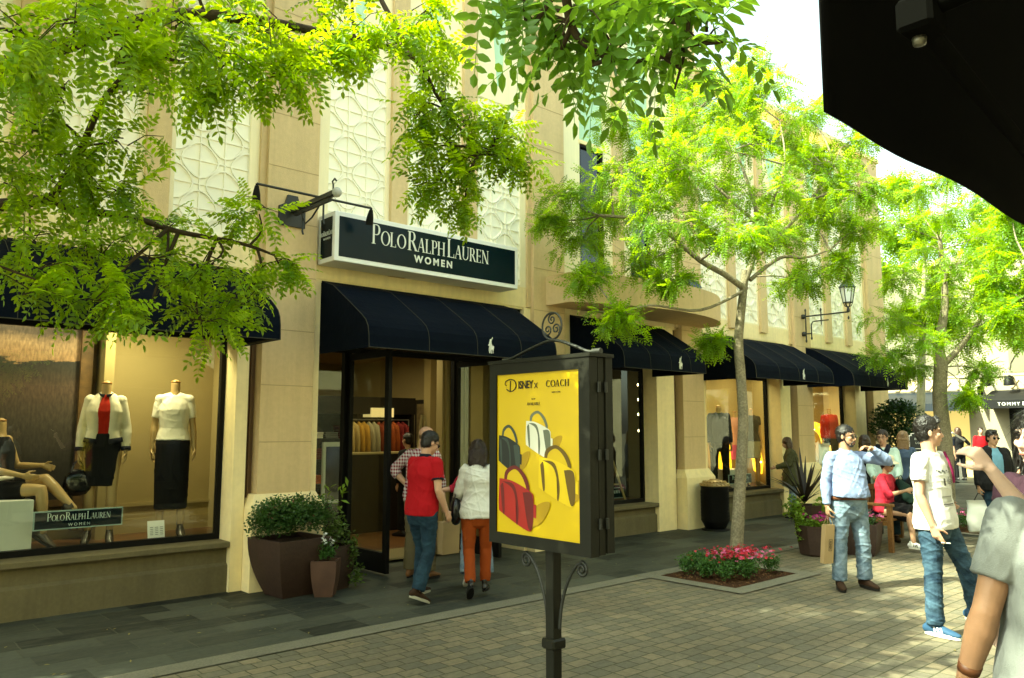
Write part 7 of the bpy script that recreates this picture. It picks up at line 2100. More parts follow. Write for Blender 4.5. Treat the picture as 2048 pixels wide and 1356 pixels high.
for i, z in enumerate((1.25, 1.22, 1.19, 1.16, .97, .94, .91, .88)): mb.prism([mbp(-.19, z, .026), mbp(-.10 - .01 * (i % 3), z, .026), mbp(-.10 - .01 * (i % 3), z + .006, .026), mbp(-.19, z + .006, .026)], e2 * .001)
mb.build('lettering', m_emblem, t)
MB().prism([mbp(.02, 1.16, .026), mbp(.19, 1.16, .026), mbp(.19, 1.27, .026), mbp(.02, 1.27, .026)], e2 * .001).build('picture', M('food_picture', (.45, .38, .28), .6, var=(30, .5)), t)
MB().box(c.x - .03, c.x + .03, c.y - .02, c.y + .04, .0, .45).lathe([(.2, 0), (.2, .03), (.03, .04)], (c.x, c.y, 0), 16).build('stand', m_black, t)
# hoarding and pot far down the street
t = thing('display_stand', (27.6, 9.1, 0), 'low white folding stand by the person in black, far down the street', 'stand')
MB().box(29.0, 29.05, 9.95, 10.15, .0, .85).box(29.0, 29.4, 9.35, 9.40, 0, .7).box(29.0, 29.4, 9.9, 9.95, 0, .7).build('panel', m_white, t)
t = thing('potted_shrub', (24.4, 8.9, 0), 'small brown pot with a low shrub at the foot of the second tree', 'potted plant')
MB().lathe([(.16, 0), (.24, .5), (.25, .55), (.22, .55)], (24.4, 8.9, 0), 14).build('pot', m_pot, t)
simple_leaves('foliage', blobpts(rs, (24.4, 8.9, .72), (.28, .28, .22), 400, .4), .09, .05, lm_shrub, t, 31)
# ------------------------------------------------------------------ people
def wpos(root, p):
    a = root.rotation_euler[2]
    return Vector((p[0] * math.cos(a) - p[1] * math.sin(a) + root.location[0], p[0] * math.sin(a) + p[1] * math.cos(a) + root.location[1], p[2] + root.location[2]))
# 1 man in the red polo shirt
f = Fig(1.66, lean=(0.0, 0.09, 1), uaR=(0.22, -0.12, -1), faR=(0.02, 0.55, -1), uaL=(-0.15, 0.1, -1), faL=(0.1, 0.8, -0.6), thR=(0.03, 0.02, -1), shR=(0.0, -0.42, -1), thL=(-0.04, 0.30, -1), shL=(0.0, -0.08, -1), pitchR=22, pitchL=0, head_yaw=22, head_pitch=-20, bulk=1.03)
r = person('person in a red polo shirt and dark jeans standing by the open shop door', (4.69, 6.58, 0), 10, fig=f, hands=((0.55, None), (0.6, None)))
hair_short(f, r, hr_black); glasses(f, r)
s = shirt(f, r, c_red, sleeve=0.62, hem=-0.09, loose=0.018, collar=c_navy, seed=11)
v, q = f.arm(1, g=0.028, t0=0.56, t1=0.63, flat=True); 
for sd_ in (1, -1):
    sh, el, wr = f.arm_path(sd_); a = sh.lerp(el, .57); b = sh.lerp(el, .635)
    v, q = loft([a, b], [.068 * f.k, .068 * f.k], side=f.sd, flat0=True, flat1=True, seg=18); put(MB().add(v, q, 0, True).mesh('cuff'), 'cuff', c_navy, s)
trousers(f, r, j_dark, t1=1.98, seed=12, amp=0.009)
shoe(f, 1, m_brownshoe, m_greysole, r); shoe(f, -1, m_brownshoe, m_greysole, r)

# 2 woman in rust trousers
f = Fig(1.54, female=True, lean=(0, 0.05, 1), uaL=(-0.30, -0.05, -1), faL=(-0.02, 0.75, -0.55), uaR=(0.25, 0, -1), faR=(0.0, 0.6, -0.7), thR=(0.01, 0.20, -1), shR=(-0.02, -0.10, -1), thL=(0.0, -0.05, -1), shL=(0.06, -0.50, -1), pitchL=38, head_yaw=8, head_pitch=-8)
r = person('person with long dark hair in a white top and rust orange trousers, seen from behind', (5.24, 6.37, 0), 50, fig=f, hands=((0.8, None), (0.8, None)), face=False)
hair_long(f, r, hr_brown, 0.24, wide=1.08)
shirt(f, r, c_white, sleeve=1.9, hem=-0.10, loose=0.035, seed=21, amp=0.008)
trousers(f, r, c_rust, t1=1.93, g=0.008, hem=0.004, seed=22, amp=0.005)
for sd_ in (1, -1): shoe(f, sd_, m_blackshoe, m_darksole, r, 'boot', high=.03)
t = thing('handbag', (5.12, 6.62, 0.86), 'black handbag at the hip of the woman in rust orange trousers', 'handbag')
v, q = loft([(5.10, 6.55, 0.98), (5.10, 6.55, 0.93), (5.10, 6.55, .80), (5.10, 6.55, 0.76)], [(.06, .04), (.11, .06), (.13, .07), (.09, .05)], side=(.7, .7, 0), seg=16)
MB().add(v, q, 0, True).build('bag_body', M('black_patent', (0.01, 0.01, 0.012), 0.25, 0.6), t)
MB().tube([(5.04, 6.49, 0.97), (5.07, 6.52, 1.12), (5.12, 6.57, 1.14), (5.16, 6.61, 0.97)], 0.008, 6).build('handle', m_blackshoe, t)

# 3 man in the checked shirt, hand on hip
f = Fig(1.74, lean=(0.02, 0.04, 1), uaL=(-0.80, -0.15, -0.72), faL=(0.62, 0.12, -0.62), haL=(0.6, 0.5, -0.5), uaR=(0.2, 0.1, -1), faR=(0.05, 0.25, -1), head_yaw=35, head_pitch=-14, bulk=1.05)
r = person('person in a red and white checked shirt, bald, hand on hip in the doorway', (5.40, 7.60, 0), 22, fig=f, hands=((0.5, None), (0.6, None)))
o_, ax_, k_ = local_o(f)
put(skin([ell(o_(0, -.048, -.012), (.074 * k_, .050 * k_, .040 * k_), ax_, 16, 10)], .007, 1), 'hair', hr_fair, r)
m_chk = checkmat('red_check', (0.55, 0.50, 0.50), (0.16, 0.004, 0.02), scale=26)
shirt(f, r, m_chk, sleeve=1.35, hem=-0.08, loose=0.03, seed=31, amp=0.007)
trousers(f, r, c_khaki, t1=1.97, g=0.016, hem=0.016, seed=32, amp=0.008)
for sd_ in (1, -1): shoe(f, sd_, m_tanshoe, m_darksole, r)
hw = wpos(r, f.wrR + f.haR * .09)
t = thing('paper_bag', (hw.x + .05, hw.y, 0.45), 'plain brown paper bag held by the man in the checked shirt', 'bag')
bx, by, bz = hw.x + .03, hw.y - .02, hw.z - 0.15
MB().prism([(bx - .12, by - .06, bz - .36), (bx + .12, by - .06, bz - .36), (bx + .12, by + .06, bz - .36), (bx - .12, by + .06, bz - .36)], (0.01, 0, .36)).build('bag_body', M('kraft_paper', (0.42, 0.30, 0.15), 0.8, 0.2, var=(6, 0.06)), t)
MB().tube([(bx - .05, by, bz), (hw.x - .02, hw.y, hw.z - .01), (hw.x + .02, hw.y, hw.z - .01), (bx + .06, by, bz)], 0.004, 5).build('handle', MATS['kraft_paper'], t)

# 4 person behind her in light jeans
f = Fig(1.46, female=True, uaL=(-0.55, 0.35, -0.8), faL=(-0.9, 0.15, -0.12), uaR=(0.15, 0.1, -1), faR=(0, 0.5, -0.8), thR=(0.08, 0.1, -1), shR=(0.03, -0.02, -1), thL=(-0.10, 0.0, -1), shL=(-0.03, -0.45, -1), pitchL=40)
r = person('person in a crimson top and light jeans, hidden behind the woman in rust trousers', (5.62, 6.84, 0), 58, fig=f, hands=((0.5, None), (0.4, None)), face=False)
hair_long(f, r, hr_brown, 0.10)
shirt(f, r, c_plum, sleeve=1.2, hem=-0.09, loose=0.02, seed=41)
trousers(f, r, j_light, t1=1.97, g=0.014, hem=0.03, seed=42)
for sd_ in (1, -1): shoe(f, sd_, M('grey_trainer', (0.20, 0.21, 0.22), 0.7), m_sole, r)

# 5 woman in the green parka
f = Fig(1.54, female=True, lean=(0.02, 0.12, 1), uaR=(0.22, 0.05, -1), faR=(0, 0.35, -1), uaL=(-0.3, 0.3, -0.9), faL=(0.2, 0.8, -0.2), thR=(0.05, 0, -1), thL=(-0.10, 0.12, -1), head_pitch=-12)
r = person('person in an olive green parka and light jeans looking into the shop window', (14.35, 7.85, 0), 128, fig=f, vox=0.012, hands=((0.5, None), (0.5, None)))
hair_long(f, r, hairmat('hair_chestnut', (0.09, 0.045, 0.02)), 0.26, vox=.012)
s = shirt(f, r, c_olive, sleeve=1.98, hem=-0.24, loose=0.05, flare=0.09, g=0.03, sg=0.03, seed=51, amp=0.014, vox=0.012)
sh, el, wr = f.arm_path(1); pc = sh.lerp(el, .45) + f.sd * .088 + Vector((0, 0, 0))
v, q = ell(pc, (.012, .045, .045), (f.sd, f.fw, f.sp), 16, 8); put(MB().add(v, q, 0, True).mesh('p'), 'sleeve_patch', M('patch_red', (0.30, 0.03, 0.03), 0.8), s)
trousers(f, r, j_light, t1=1.98, g=0.012, hem=0.03, seed=52, vox=.012)
for sd_ in (1, -1): shoe(f, sd_, m_blackshoe, m_darksole, r)

# 6 man in the light blue shirt
f = Fig(1.74, lean=(0, -0.02, 1), uaR=(0.30, 0.02, -1), faR=(0.04, 0.14, -1), uaL=(-0.80, 0.50, -0.16), faL=(0.84, 0.06, 0.56), haL=(0.95, 0.10, 0.20), thR=(0.10, 0.05, -1), shR=(0.04, -0.02, -1), thL=(-0.11, 0.02, -1), shL=(-0.06, -0.06, -1), ftR=(0.35, 1, 0), ftL=(-0.15, 1, 0), head_yaw=-30, head_pitch=-2, bulk=1.14)
r = person('person with dark beard and sunglasses in a light blue shirt, hand raised to his mouth', (8.50, 4.02, 0), 236, fig=f, skin_m=sk_tan, vox=0.007, hands=((1.2, None), (0.75, (0.1, 0.1, -1), {'spread': .16})))
hair_short(f, r, hr_black); glasses(f, r); beard(f, r, hr_black)
s = shirt(f, r, c_blue, sleeve=1.93, hem=0.045, loose=0.022, collar=c_blue, belly=0.05, seed=61, amp=0.008, sg=.010, neck=.525)
mb = MB()
for i in range(6):
    pts, rr = f.torso(0.012, z0=.02, z1=.5, loose=.022, belly=.05)
    z = .07 + .07 * i
    zz = [(p - f.P).dot(f.sp) / f.k for p in pts]
    yy = np.interp(z, zz, [((p - f.P).dot(f.fw) + r_[1]) for p, r_ in zip(pts, rr)])
    c = f.P + f.sp * z * f.k + f.fw * (yy + .003)
    v, q = ell(c, (.006, .004, .006), None, 8, 5); mb.add(v, q, 0, True)
put(mb.mesh('buttons'), 'buttons', m_emblem, s)
pk = MB(); c = f.P + f.sp * .33 * f.k + f.fw * (.15 * f.k) - f.sd * .085
pk.prism([c - f.sd * .05 - f.sp * .06, c + f.sd * .05 - f.sp * .06, c + f.sd * .05 + f.sp * .06, c - f.sd * .05 + f.sp * .06], -f.fw * .01)
trousers(f, r, j_light, t1=1.97, g=0.014, hem=0.014, top=.05, seed=62, amp=0.010)
b_ = belt(f, r, m_leather, z=0.022, g=0.030)
pts, rr = f.torso(0.034, z0=.0, z1=.05)
c = pts[1] + f.fw * (rr[1][1] + .004)
put(MB().prism([c + f.sd * .02 - f.sp * .02, c - f.sd * .02 - f.sp * .02, c - f.sd * .02 + f.sp * .02, c + f.sd * .02 + f.sp * .02], f.fw * .006).mesh('buckle'), 'buckle', MATS['bolt_metal'], b_)
for sd_ in (1, -1): shoe(f, sd_, m_brownshoe, m_darksole, r, scale=1.05)
hw = wpos(r, f.wrR + f.haR * .10)
t = thing('paper_bag', (hw.x, hw.y, hw.z - 0.5), 'tall narrow kraft paper bag held by the man in the light blue shirt', 'bag')
d1 = Vector((math.cos(R(-42)), math.sin(R(-42)), 0)); d1 = (d1 + Vector((-.67, -.74, 0)) * -.25).normalized(); d2 = Vector((-d1.y, d1.x, 0)) * -1
if d2.dot(Vector((-.67, -.74, 0))) < 0: d2 = -d2
zt = hw.z - .095; hgt_ = .40
tl = Vector((-0.06, 0.0, 0)) 
mb = MB()
c = Vector((hw.x, hw.y, zt))
def bp(u, v_, z): return c + d1 * u + d2 * v_ + Vector((0, 0, z)) - d1 * (-z * .10)
mb.prism([bp(-.055, -.035, -hgt_), bp(.055, -.035, -hgt_), bp(.055, .035, -hgt_), bp(-.055, .035, -hgt_)], (bp(0, 0, 0) - bp(0, 0, -hgt_)))
mb.build('bag_body', MATS['kraft_paper'], t)
mb = MB()
for v_ in (.030, -.030):
    mb.tube([bp(-.035, v_, 0), bp(-.012, v_ * .3, .095), bp(.012, v_ * .3, .095), bp(.035, v_, 0)], .003, 5)
mb.build('handle', MATS['kraft_paper'], t)
mb = MB()
fz = .0365
def fr2(u0, u1, z0, z1): mb.prism([bp(u0, fz, z0), bp(u1, fz, z0), bp(u1, fz, z1), bp(u0, fz, z1)], d2 * .001)
fr2(-.008, -.005, -.27, -.15); fr2(.029, .032, -.27, -.15); fr2(-.005, .029, -.27, -.267); fr2(-.005, .029, -.153, -.15)
up = (bp(0, 0, 0) - bp(0, 0, -1)).normalized()
add_mesh(mb, text_mesh('ALINEA', 0.032, bp(.000, fz + .001, -.210), -up, d1, d2, extrude=.0005, sx=.85))
mb.build('logo', m_ink, t)

# 7 man in the printed white T-shirt
f = Fig(1.79, lean=(0.02, -0.03, 1), side=(1, -0.05, 0), uaR=(0.20, 0.04, -1), faR=(-0.12, 0.32, -1), uaL=(-0.20, -0.22, -1), faL=(-0.02, 0.12, -1), thR=(0.03, 0.03, -1), shR=(0.02, -0.02, -1), thL=(-0.44, 0.26, -1), shL=(-0.36, 0.02, -1), ftR=(0.05, 1, 0), ftL=(-0.75, 1, 0), head_yaw=-38, head_pitch=2, bulk=0.93)
r = person('person with short spiky black hair in a printed white T-shirt and jeans, holding a cigarette', (7.22, 2.67, 0), 266, fig=f, skin_m=sk_light, vox=0.0065, hands=((0.75, None, {'point': True}), (0.5, None)))
hair_short(f, r, hr_black, top=0.016, vox=.006)
s = shirt(f, r, c_white, sleeve=0.60, hem=-0.10, loose=0.020, flare=.034, g=.014, seed=71, amp=0.006, vox=.007, neck=.512)
# faded print on the chest: small blocks standing a hair above the cloth
dep = bpy.data.meshes.new  # (kept simple)
mb = MB()
sm_ = s.data
import mathutils
bvh = mathutils.bvhtree.BVHTree.FromPolygons([v.co[:] for v in sm_.vertices], [tuple(p.vertices) for p in sm_.polygons])
rs = random.Random(5)
def decal(u0, u1, z0, z1, mi=0, nx=1, nz=1):
    for i in range(nx):
        for j in range(nz):
            a, b = u0 + (u1 - u0) * i / nx, u0 + (u1 - u0) * (i + 1) / nx
            c_, d_ = z0 + (z1 - z0) * j / nz, z0 + (z1 - z0) * (j + 1) / nz
            q = []
            for (u, z) in ((a, c_), (b, c_), (b, d_), (a, d_)):
                o = f.P + f.sd * u + f.sp * z + f.fw * .5
                hit = bvh.ray_cast(o, -f.fw)
                if hit[0] is None: break
                q.append(hit[0] + f.fw * .0025)
            if len(q) == 4: mb.add(q, [(0, 1, 2, 3)], mi)
for i in range(14):     # scribbled line across the chest
    u = .10 - i * .0155; z = .375 + .006 * math.sin(i * 1.7) - .001 * i
    decal(u, u - .0035, z - .012 * rs.random() - .006, z + .010 * rs.random() + .004, 0)
    decal(u + .004, u - .008, z + .012 * rs.uniform(-1, 1), z + .012 * rs.uniform(-1, 1) + .003, 0)
PRM = [M('print_dark', (0.05, 0.05, 0.06), 0.8), M('print_mid', (0.12, 0.11, 0.10), 0.8), M('print_pale', (0.42, 0.42, 0.36), 0.8)]
put(mb.mesh('p'), 'chest_script', PRM, s); mb = MB()
decal(.045, .020, .255, .315, 1, 2, 4)
for i in range(9):
    u = -.012 - i * .0088
    decal(u, u - .003, .25 + .02 * rs.random(), .305 + .03 * rs.random(), 0, 1, 3)
for z in (.268, .282, .296): decal(-.010, -.092, z, z + .003, 0, 6, 1)
put(mb.mesh('p'), 'chest_symbols', PRM, s); mb = MB()
decal(.085, -.055, .120, .165, 2, 10, 3); decal(.085, -.055, .157, .168, 1, 10, 1); decal(.085, -.060, .098, .107, 1, 10, 1)
for i in range(16): decal(.07 - i * .008, .066 - i * .008, .086, .094 * 1.0, 0)
put(mb.mesh('p'), 'chest_picture', PRM, s)
trousers(f, r, j_mid, t1=1.98, g=0.010, hem=0.008, seed=72, amp=0.012, vox=.007)
st = M('trainer_white_stripe', (0.8, 0.8, 0.78), 0.6)
for sd_ in (1, -1): shoe(f, sd_, m_trainer, m_sole, r, 'trainer', stripes=st, scale=1.04)
cg = MB(); h0 = f.wrR + f.haR * .135 * f.k + f.fw * .015
put(MB().tube([h0, h0 + Vector((-.045, .05, -.005))], .004, 6).mesh('cigarette'), 'cigarette', m_white, r)
k_ = f.k
bs = MB().tube([f.shL + f.fw * .07 + f.sp * .06 + f.sd * .05, f.shL + f.fw * .10 + f.sd * .045 - f.sp * .02, f.shL + f.fw * .115 + f.sd * .03 - f.sp * .10, f.shL + f.fw * .10 + f.sd * -.01 - f.sp * .20], .019, 8, flat=.45)
t7 = put(bs.mesh('backpack_strap'), 'backpack_strap', cloth('magenta_strap', (0.28, 0.015, 0.10)), r)

# 8 person in the foreground, grey T-shirt
f = Fig(1.77, lean=(0.06, 0.02, 1), uaL=(-0.32, -0.12, -1), faL=(-0.22, 0.30, -0.92), uaR=(0.2, 0.2, -1), faR=(0, 0.6, -0.6), bulk=1.04, head_yaw=20)
r = person('person in a grey T-shirt cut off by the right edge, wearing a wristband', (2.81, 0.67, 0), 28, fig=f, skin_m=skinmat('skin_olive', (0.36, 0.20, 0.115)), vox=0.006, hands=((0.5, None), (0.5, None)), face=False)
hair_short(f, r, hr_black)
shirt(f, r, c_grey, sleeve=0.66, hem=-0.08, loose=0.034, seed=81, amp=0.004, vox=.007, sg=.018)
trousers(f, r, c_black, t1=1.97, seed=82)
b_ = belt(f, r, m_black, z=0.0, g=0.03)
for sd_ in (1, -1): shoe(f, sd_, m_blackshoe, m_darksole, r)
d = (f.wrL - f.elL).normalized(); a = f.wrL - d * .06
v, q = loft([a - d * .014, a + d * .014], [.034, .032], side=f.sd, flat0=True, flat1=True, seg=20); put(MB().add(v, q, 0, True).mesh('w'), 'wristband', m_leather, r)

# 9 woman at the right edge lifting her hand
f = Fig(1.79, female=True, uaL=(-0.02, 0.90, -0.30), faL=(0.10, 0.62, 0.75), haL=(0.25, 0.6, 0.8), uaR=(0.2, 0, -1), faR=(0, 0.3, -1))
r = person('person with black hair at the right edge, pale forearm lifted with a cigarette', (3.90, 1.0, 0), 156, fig=f, skin_m=skinmat('skin_pale', (0.68, 0.47, 0.36)), vox=0.0065, hands=((0.5, None), (1.3, None)))
hair_long(f, r, hr_black, 0.16)
shirt(f, r, cloth('plum_top', (0.05, 0.02, 0.035)), sleeve=1.02, hem=-0.08, loose=0.03, seed=91, sg=.03)
trousers(f, r, c_black, t1=1.9, seed=92)
h0 = f.wrL + f.haL * .14
put(MB().tube([h0, h0 + Vector((-.0, .06, .03))], .004, 6).mesh('cigarette'), 'cigarette', m_white, r)
for sd_ in (1, -1): shoe(f, sd_, m_blackshoe, m_darksole, r)

# 10 man with glasses and scarf
f = Fig(1.68, uaR=(0.15, 0.15, -1), faR=(-0.2, 0.7, -0.5), uaL=(-0.15, 0.15, -1), faL=(0.1, 0.7, -0.5), head_yaw=15)
r = person('person with glasses and a dark scarf over a pale mint shirt, standing behind the bench', (12.45, 5.30, 0), 205, fig=f, vox=0.010)
hair_short(f, r, hr_brown); glasses(f, r, False)
s = shirt(f, r, c_mint, sleeve=1.9, hem=-0.08, loose=0.03, seed=101, vox=.010, collar=c_white)
sc_ = [loft([f.neck + f.fw * -.05 - f.sp * .01, f.neck - f.sd * .075 + f.sp * .0, f.neck - f.sd * .05 + f.fw * .07 - f.sp * .06, f.neck + f.fw * .115 + f.sd * .0 - f.sp * .14, f.neck + f.fw * .125 + f.sd * .01 - f.sp * .34], [.035, .04, .04, .042, (.038, .02)], side=(1, 0, 0)),
       loft([f.neck + f.fw * -.05 - f.sp * .01, f.neck + f.sd * .075, f.neck + f.sd * .05 + f.fw * .07 - f.sp * .06, f.neck + f.fw * .115 - f.sp * .14], [.035, .04, .04, .04], side=(1, 0, 0))]
put(skin(sc_, .010, 2), 'scarf', c_navy, r)
trousers(f, r, j_dark, seed=102, vox=.012)
for sd_ in (1, -1): shoe(f, sd_, m_brownshoe, m_darksole, r)

# 11 woman, only hair seen
f = Fig(1.60, female=True)
r = person('person with dark hair just behind the man in the light blue shirt', (13.05, 5.85, 0), 40, fig=f, vox=0.014, face=False)
hair_long(f, r, hr_brown, 0.2, vox=.012); shirt(f, r, c_black, sleeve=1.9, seed=111, vox=.012); trousers(f, r, j_dark, seed=112, vox=.014)
for sd_ in (1, -1): shoe(f, sd_, m_blackshoe, m_darksole, r)

# 12 seated woman with white hat
f = Fig(1.64, female=True, lean=(0.02, 0.10, 1), uaR=(0.25, 0.45, -0.8), faR=(-0.5, 0.7, 0.25), uaL=(-0.75, -0.15, -0.45), faL=(-0.5, 0.55, -0.45), thR=(0.02, 1, -0.08), shR=(0.05, 0.12, -1), thL=(-0.16, 1, -0.06), shL=(-0.12, 0.42, -1), head_pitch=-10, head_yaw=10, seated=0.56, pitchR=0, pitchL=8, ftR=(.1, 1, 0), ftL=(-.2, 1, 0))
r = person('person in a straw hat, crimson top and black skirt, seated on the bench', (11.72, 5.02, 0), 268, fig=f, skin_m=sk_tan, vox=0.009, hands=((0.9, None), (0.5, None)), bare=True)
hair_short(f, r, hr_black); glasses(f, r)
o_, ax_, k_ = local_o(f)
mb = MB(); n = 28
def ringp(rad, z, sy=1.08): return [o_(rad * math.cos(2 * math.pi * i / n), rad * sy * math.sin(2 * math.pi * i / n) - .015, z) for i in range(n)]
rs_ = [ringp(.165, .045), ringp(.12, .058), ringp(.095, .062), ringp(.092, .10), ringp(.082, .135), ringp(.04, .15), ringp(.004, .152)]
vs = [p for q in rs_ for p in q]
mb.add(vs, [(i * n + k, i * n + (k + 1) % n, (i + 1) * n + (k + 1) % n, (i + 1) * n + k) for i in range(len(rs_) - 1) for k in range(n)], 0, True)
h = put(mb.mesh('hat'), 'hat', M('pale_straw', (0.62, 0.56, 0.42), 0.8, bump=(200, .5)), r); sm2 = h.modifiers.new('t', 'SOLIDIFY'); sm2.thickness = .006
shirt(f, r, c_plum, sleeve=1.25, hem=-0.05, loose=0.025, seed=121)
skirt(f, r, c_black, t1=0.98, flare=0.03)
for sd_ in (1, -1): shoe(f, sd_, m_whiteshoe, m_sole, r, 'trainer', stripes=m_blackshoe)
t = thing('green_bag', (11.98, 4.86, 0.62), 'dark green fabric bag on the lap of the seated woman', 'bag')
v, q = loft([(11.98, 4.90, 0.92), (12.02, 4.84, 0.84), (12.02, 4.78, 0.70), (12.0, 4.74, 0.66)], [(.07, .05), (.15, .07), (.17, .09), (.12, .07)], side=(1, 0, 0), seg=16)
MB().add(v, q, 0, True).build('bag_body', cloth('bottle_green', (0.012, 0.035, 0.025)), t)
MB().tube([(11.90, 4.86, .90), (11.92, 4.88, 1.0), (12.02, 4.88, 1.02), (12.06, 4.85, .90)], .008, 6).build('handle', MATS['bottle_green'], t)
# 12b seated man in black
f = Fig(1.74, lean=(-0.05, 0.55, 1), uaR=(0.1, 0.4, -0.9), faR=(-0.2, 0.8, -0.4), uaL=(-0.15, 0.45, -0.9), faL=(0.2, 0.8, -0.4), thR=(0.12, 1, -0.10), shR=(0.04, -0.05, -1), thL=(-0.12, 1, -0.10), shL=(-0.04, 0.1, -1), head_pitch=-30, head_yaw=-30, seated=0.56)
r = person('person in a black jacket with cropped greying hair, leaning forward on the bench', (12.55, 5.04, 0), 272, fig=f, skin_m=sk_tan, vox=0.010)
hair_short(f, r, hr_grey)
shirt(f, r, c_black, sleeve=1.95, hem=-0.10, loose=0.035, g=.02, sg=.022, seed=131, vox=.010, amp=.010); trousers(f, r, j_dark, seed=132, vox=.010)
for sd_ in (1, -1): shoe(f, sd_, m_blackshoe, m_darksole, r)

# 15 man in sunglasses with a white bag
f = Fig(1.68, uaR=(0.22, 0.0, -1), faR=(0.08, 0.05, -1), uaL=(-0.25, 0, -1), faL=(-0.05, 0.2, -1), bulk=1.1, thR=(.04, .15, -1), shR=(0, -.1, -1), thL=(-.04, -.1, -1), shL=(0, -.2, -1), head_yaw=-6)
r = person('person in dark sunglasses, black jacket and sky blue polo, carrying a large white bag', (13.40, 4.08, 0), 226, fig=f, skin_m=sk_tan, vox=0.009, hands=((1.2, None), (0.5, None)))
hair_short(f, r, hr_black, top=.006); glasses(f, r)
shirt(f, r, c_polo, sleeve=0.5, hem=-0.08, loose=0.015, seed=141, vox=.009, collar=c_polo)
# open jacket: two side halves and sleeves
pr = []
for s_ in (1, -1):
    pts, rr = f.torso(0.035, z0=-0.12, z1=.50, loose=.03)
    pp_ = [p + f.sd * s_ * (r_[0] * .62) - f.fw * .012 for p, r_ in zip(pts, rr)]
    pr.append(loft(pp_, [(r_[0] * .44, r_[1] * 1.02) for r_ in rr], side=f.sd, flat0=True, sq=2.2, seg=16))
    pr += [ell(f.shR if s_ > 0 else f.shL, (.070 * f.k,) * 3), f.arm(s_, g=.032, t1=1.92, flat=True)]
pts, rr = f.torso(0.03, z0=-0.12, z1=.50, loose=.03)
pr.append(loft([p - f.fw * .06 for p in pts], [(r_[0] * .95, r_[1] * .72) for r_ in rr], side=f.sd, flat0=True, seg=16))
put(skin(pr, .009, 2, 'jacket', disp=(.008, 24, 9, .8)), 'jacket', c_black, r)
trousers(f, r, j_dark, seed=142, vox=.010)
for sd_ in (1, -1): shoe(f, sd_, m_blackshoe, m_darksole, r)
hw = wpos(r, f.wrR + f.haR * .10)
t = thing('shopping_bag', (hw.x, hw.y, hw.z - .6), 'large white plastic shopping bag with faint black print, held by the man in sunglasses', 'bag')
mb = MB(); c = hw + Vector((-.0, 0, -.10)); e1 = Vector((.744, -.668, 0)); e2 = Vector((.668, .744, 0))
rings = []
for (z, a, b, sh_) in ((0, .20, .015, 0), (-.1, .205, .05, .01), (-.28, .20, .07, -.01), (-.44, .19, .06, .0), (-.47, .17, .03, 0)):
    rings.append([c + e1 * (a * math.cos(q) + sh_ + .012 * math.sin(q * 3 + z * 20)) + e2 * (b * math.sin(q) + .010 * math.sin(q * 5 + z * 15)) + Vector((0, 0, z)) for q in [2 * math.pi * i / 28 for i in range(28)]])
vs = [p for q in rings for p in q]
mb.add(vs, [(i * 28 + k, i * 28 + (k + 1) % 28, (i + 1) * 28 + (k + 1) % 28, (i + 1) * 28 + k) for i in range(4) for k in range(28)] + [tuple(range(28)), tuple(range(112, 140))], 0, True)
mb.build('bag_body', M('white_plastic', (0.72, 0.75, 0.70), 0.4, 0.4), t)
MB().tube([c + e1 * -.08, hw + e1 * -.02, hw + e1 * .03, c + e1 * .08], .008, 6).build('handle', m_black, t)

# 16 person in a black and white checked shirt
f = Fig(1.62, female=True, uaR=(0.2, 0, -1), faR=(0, 0.6, -0.7), uaL=(-0.2, 0.2, -1), faL=(0.1, 0.8, -0.4), head_pitch=-22)
r = person('person with short black hair in a pale checked shirt near the right edge, head bowed', (16.3, 4.35, 0), 160, fig=f, vox=0.012)
hair_short(f, r, hr_black, vox=.01)
m_chk2 = checkmat('pale_check', (0.62, 0.66, 0.60), (0.05, 0.05, 0.05), scale=11)
shirt(f, r, m_chk2, sleeve=1.4, hem=-0.08, loose=0.03, seed=161, vox=.012); trousers(f, r, c_black, seed=162, vox=.014)
for sd_ in (1, -1): shoe(f, sd_, m_blackshoe, m_darksole, r)
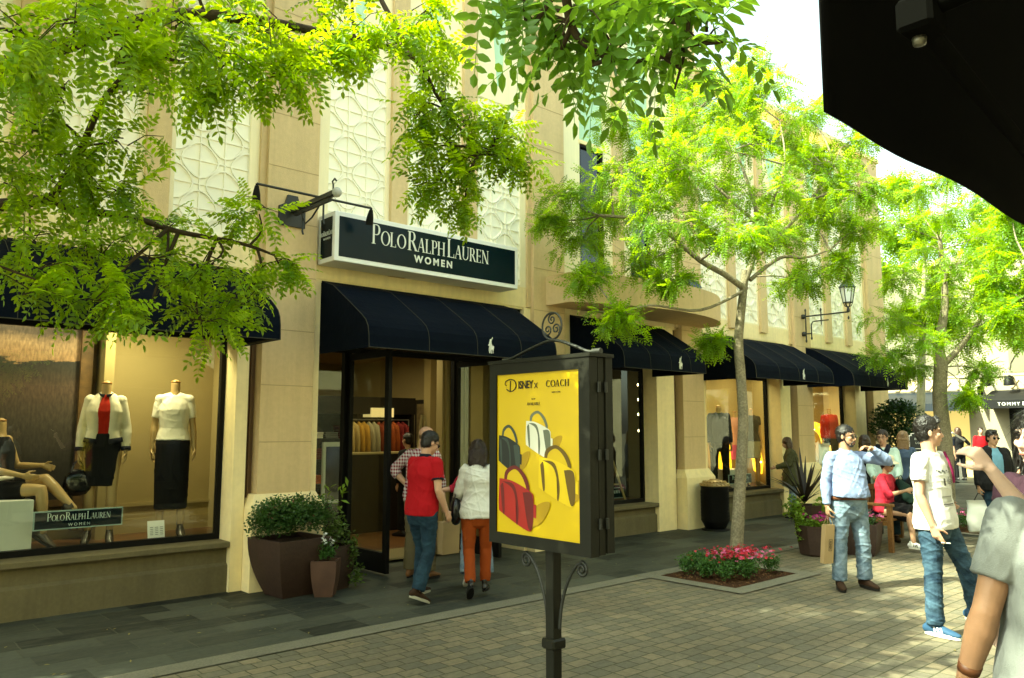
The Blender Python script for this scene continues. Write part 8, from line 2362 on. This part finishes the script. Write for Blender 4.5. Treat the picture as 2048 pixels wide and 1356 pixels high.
# 13 person in black with hands on hips
f = Fig(1.74, female=True, uaL=(-0.72, -0.1, -0.75), faL=(0.55, 0.35, -0.75), uaR=(0.72, -0.1, -0.75), faR=(-0.55, 0.35, -0.75), thR=(.08, 0, -1), thL=(-.08, 0, -1), head_pitch=-10)
r = person('person dressed all in black with long brown hair, hands on hips, far down the street', (28.6, 9.70, 0), 52, fig=f, vox=0.018, face=False)
hair_long(f, r, hairmat('hair_mid_brown', (0.08, 0.04, 0.02)), 0.2, vox=.016); shirt(f, r, c_black, sleeve=1.2, seed=171, vox=.018); trousers(f, r, c_black, seed=172, vox=.018)
for sd_ in (1, -1): shoe(f, sd_, m_blackshoe, m_darksole, r)
# 14 person in red further back
f = Fig(1.74)
r = person('person in a red jacket and dark trousers beside the far pale wall', (29.3, 9.25, 0), 215, fig=f, vox=0.018, face=False)
hair_short(f, r, hr_brown, vox=.016); shirt(f, r, c_red, sleeve=1.95, hem=-.12, seed=181, vox=.018); trousers(f, r, c_black, seed=182, vox=.018)
for sd_ in (1, -1): shoe(f, sd_, m_blackshoe, m_darksole, r)
# 17 person in a dark cap
f = Fig(1.68)
r = person('person in a dark cap and navy top by the second tree, far down the street', (27.0, 9.45, 0), 330, fig=f, vox=0.018, face=False)
o_, ax_, k_ = local_o(f)
put(skin([ell(o_(0, -.012, .055), (.084 * k_, .098 * k_, .075 * k_), ax_), loft([o_(0, .05, .07), o_(0, .15, .055)], [(.06, .012), (.045, .008)], side=ax_[0])], .012, 1), 'cap', c_black, r)
shirt(f, r, c_navy, sleeve=0.7, seed=191, vox=.018); trousers(f, r, c_black, seed=192, vox=.018)
for sd_ in (1, -1): shoe(f, sd_, m_blackshoe, m_darksole, r)
# 18 fair-haired person behind the scarf man
f = Fig(1.66, female=True)
r = person('person with long fair hair, just behind the man with glasses and scarf', (14.0, 5.62, 0), 20, fig=f, vox=0.014, face=False)
hair_long(f, r, hr_fair, 0.3, vox=.012); shirt(f, r, cloth('slate_blue', (0.08, 0.12, 0.2)), sleeve=1.9, seed=201, vox=.014); trousers(f, r, j_dark, seed=202, vox=.014)
for sd_ in (1, -1): shoe(f, sd_, m_blackshoe, m_darksole, r)
# shopper inside
f = Fig(1.60, female=True)
r = person('person with dark hair standing inside the shop beyond the doorway', (7.2, 10.5, 0.03), 100, fig=f, vox=0.014, face=False)
hair_short(f, r, hr_black, vox=.012); shirt(f, r, c_black, sleeve=1.9, seed=211, vox=.014); trousers(f, r, c_black, seed=212, vox=.014)
for sd_ in (1, -1): shoe(f, sd_, m_blackshoe, m_darksole, r)
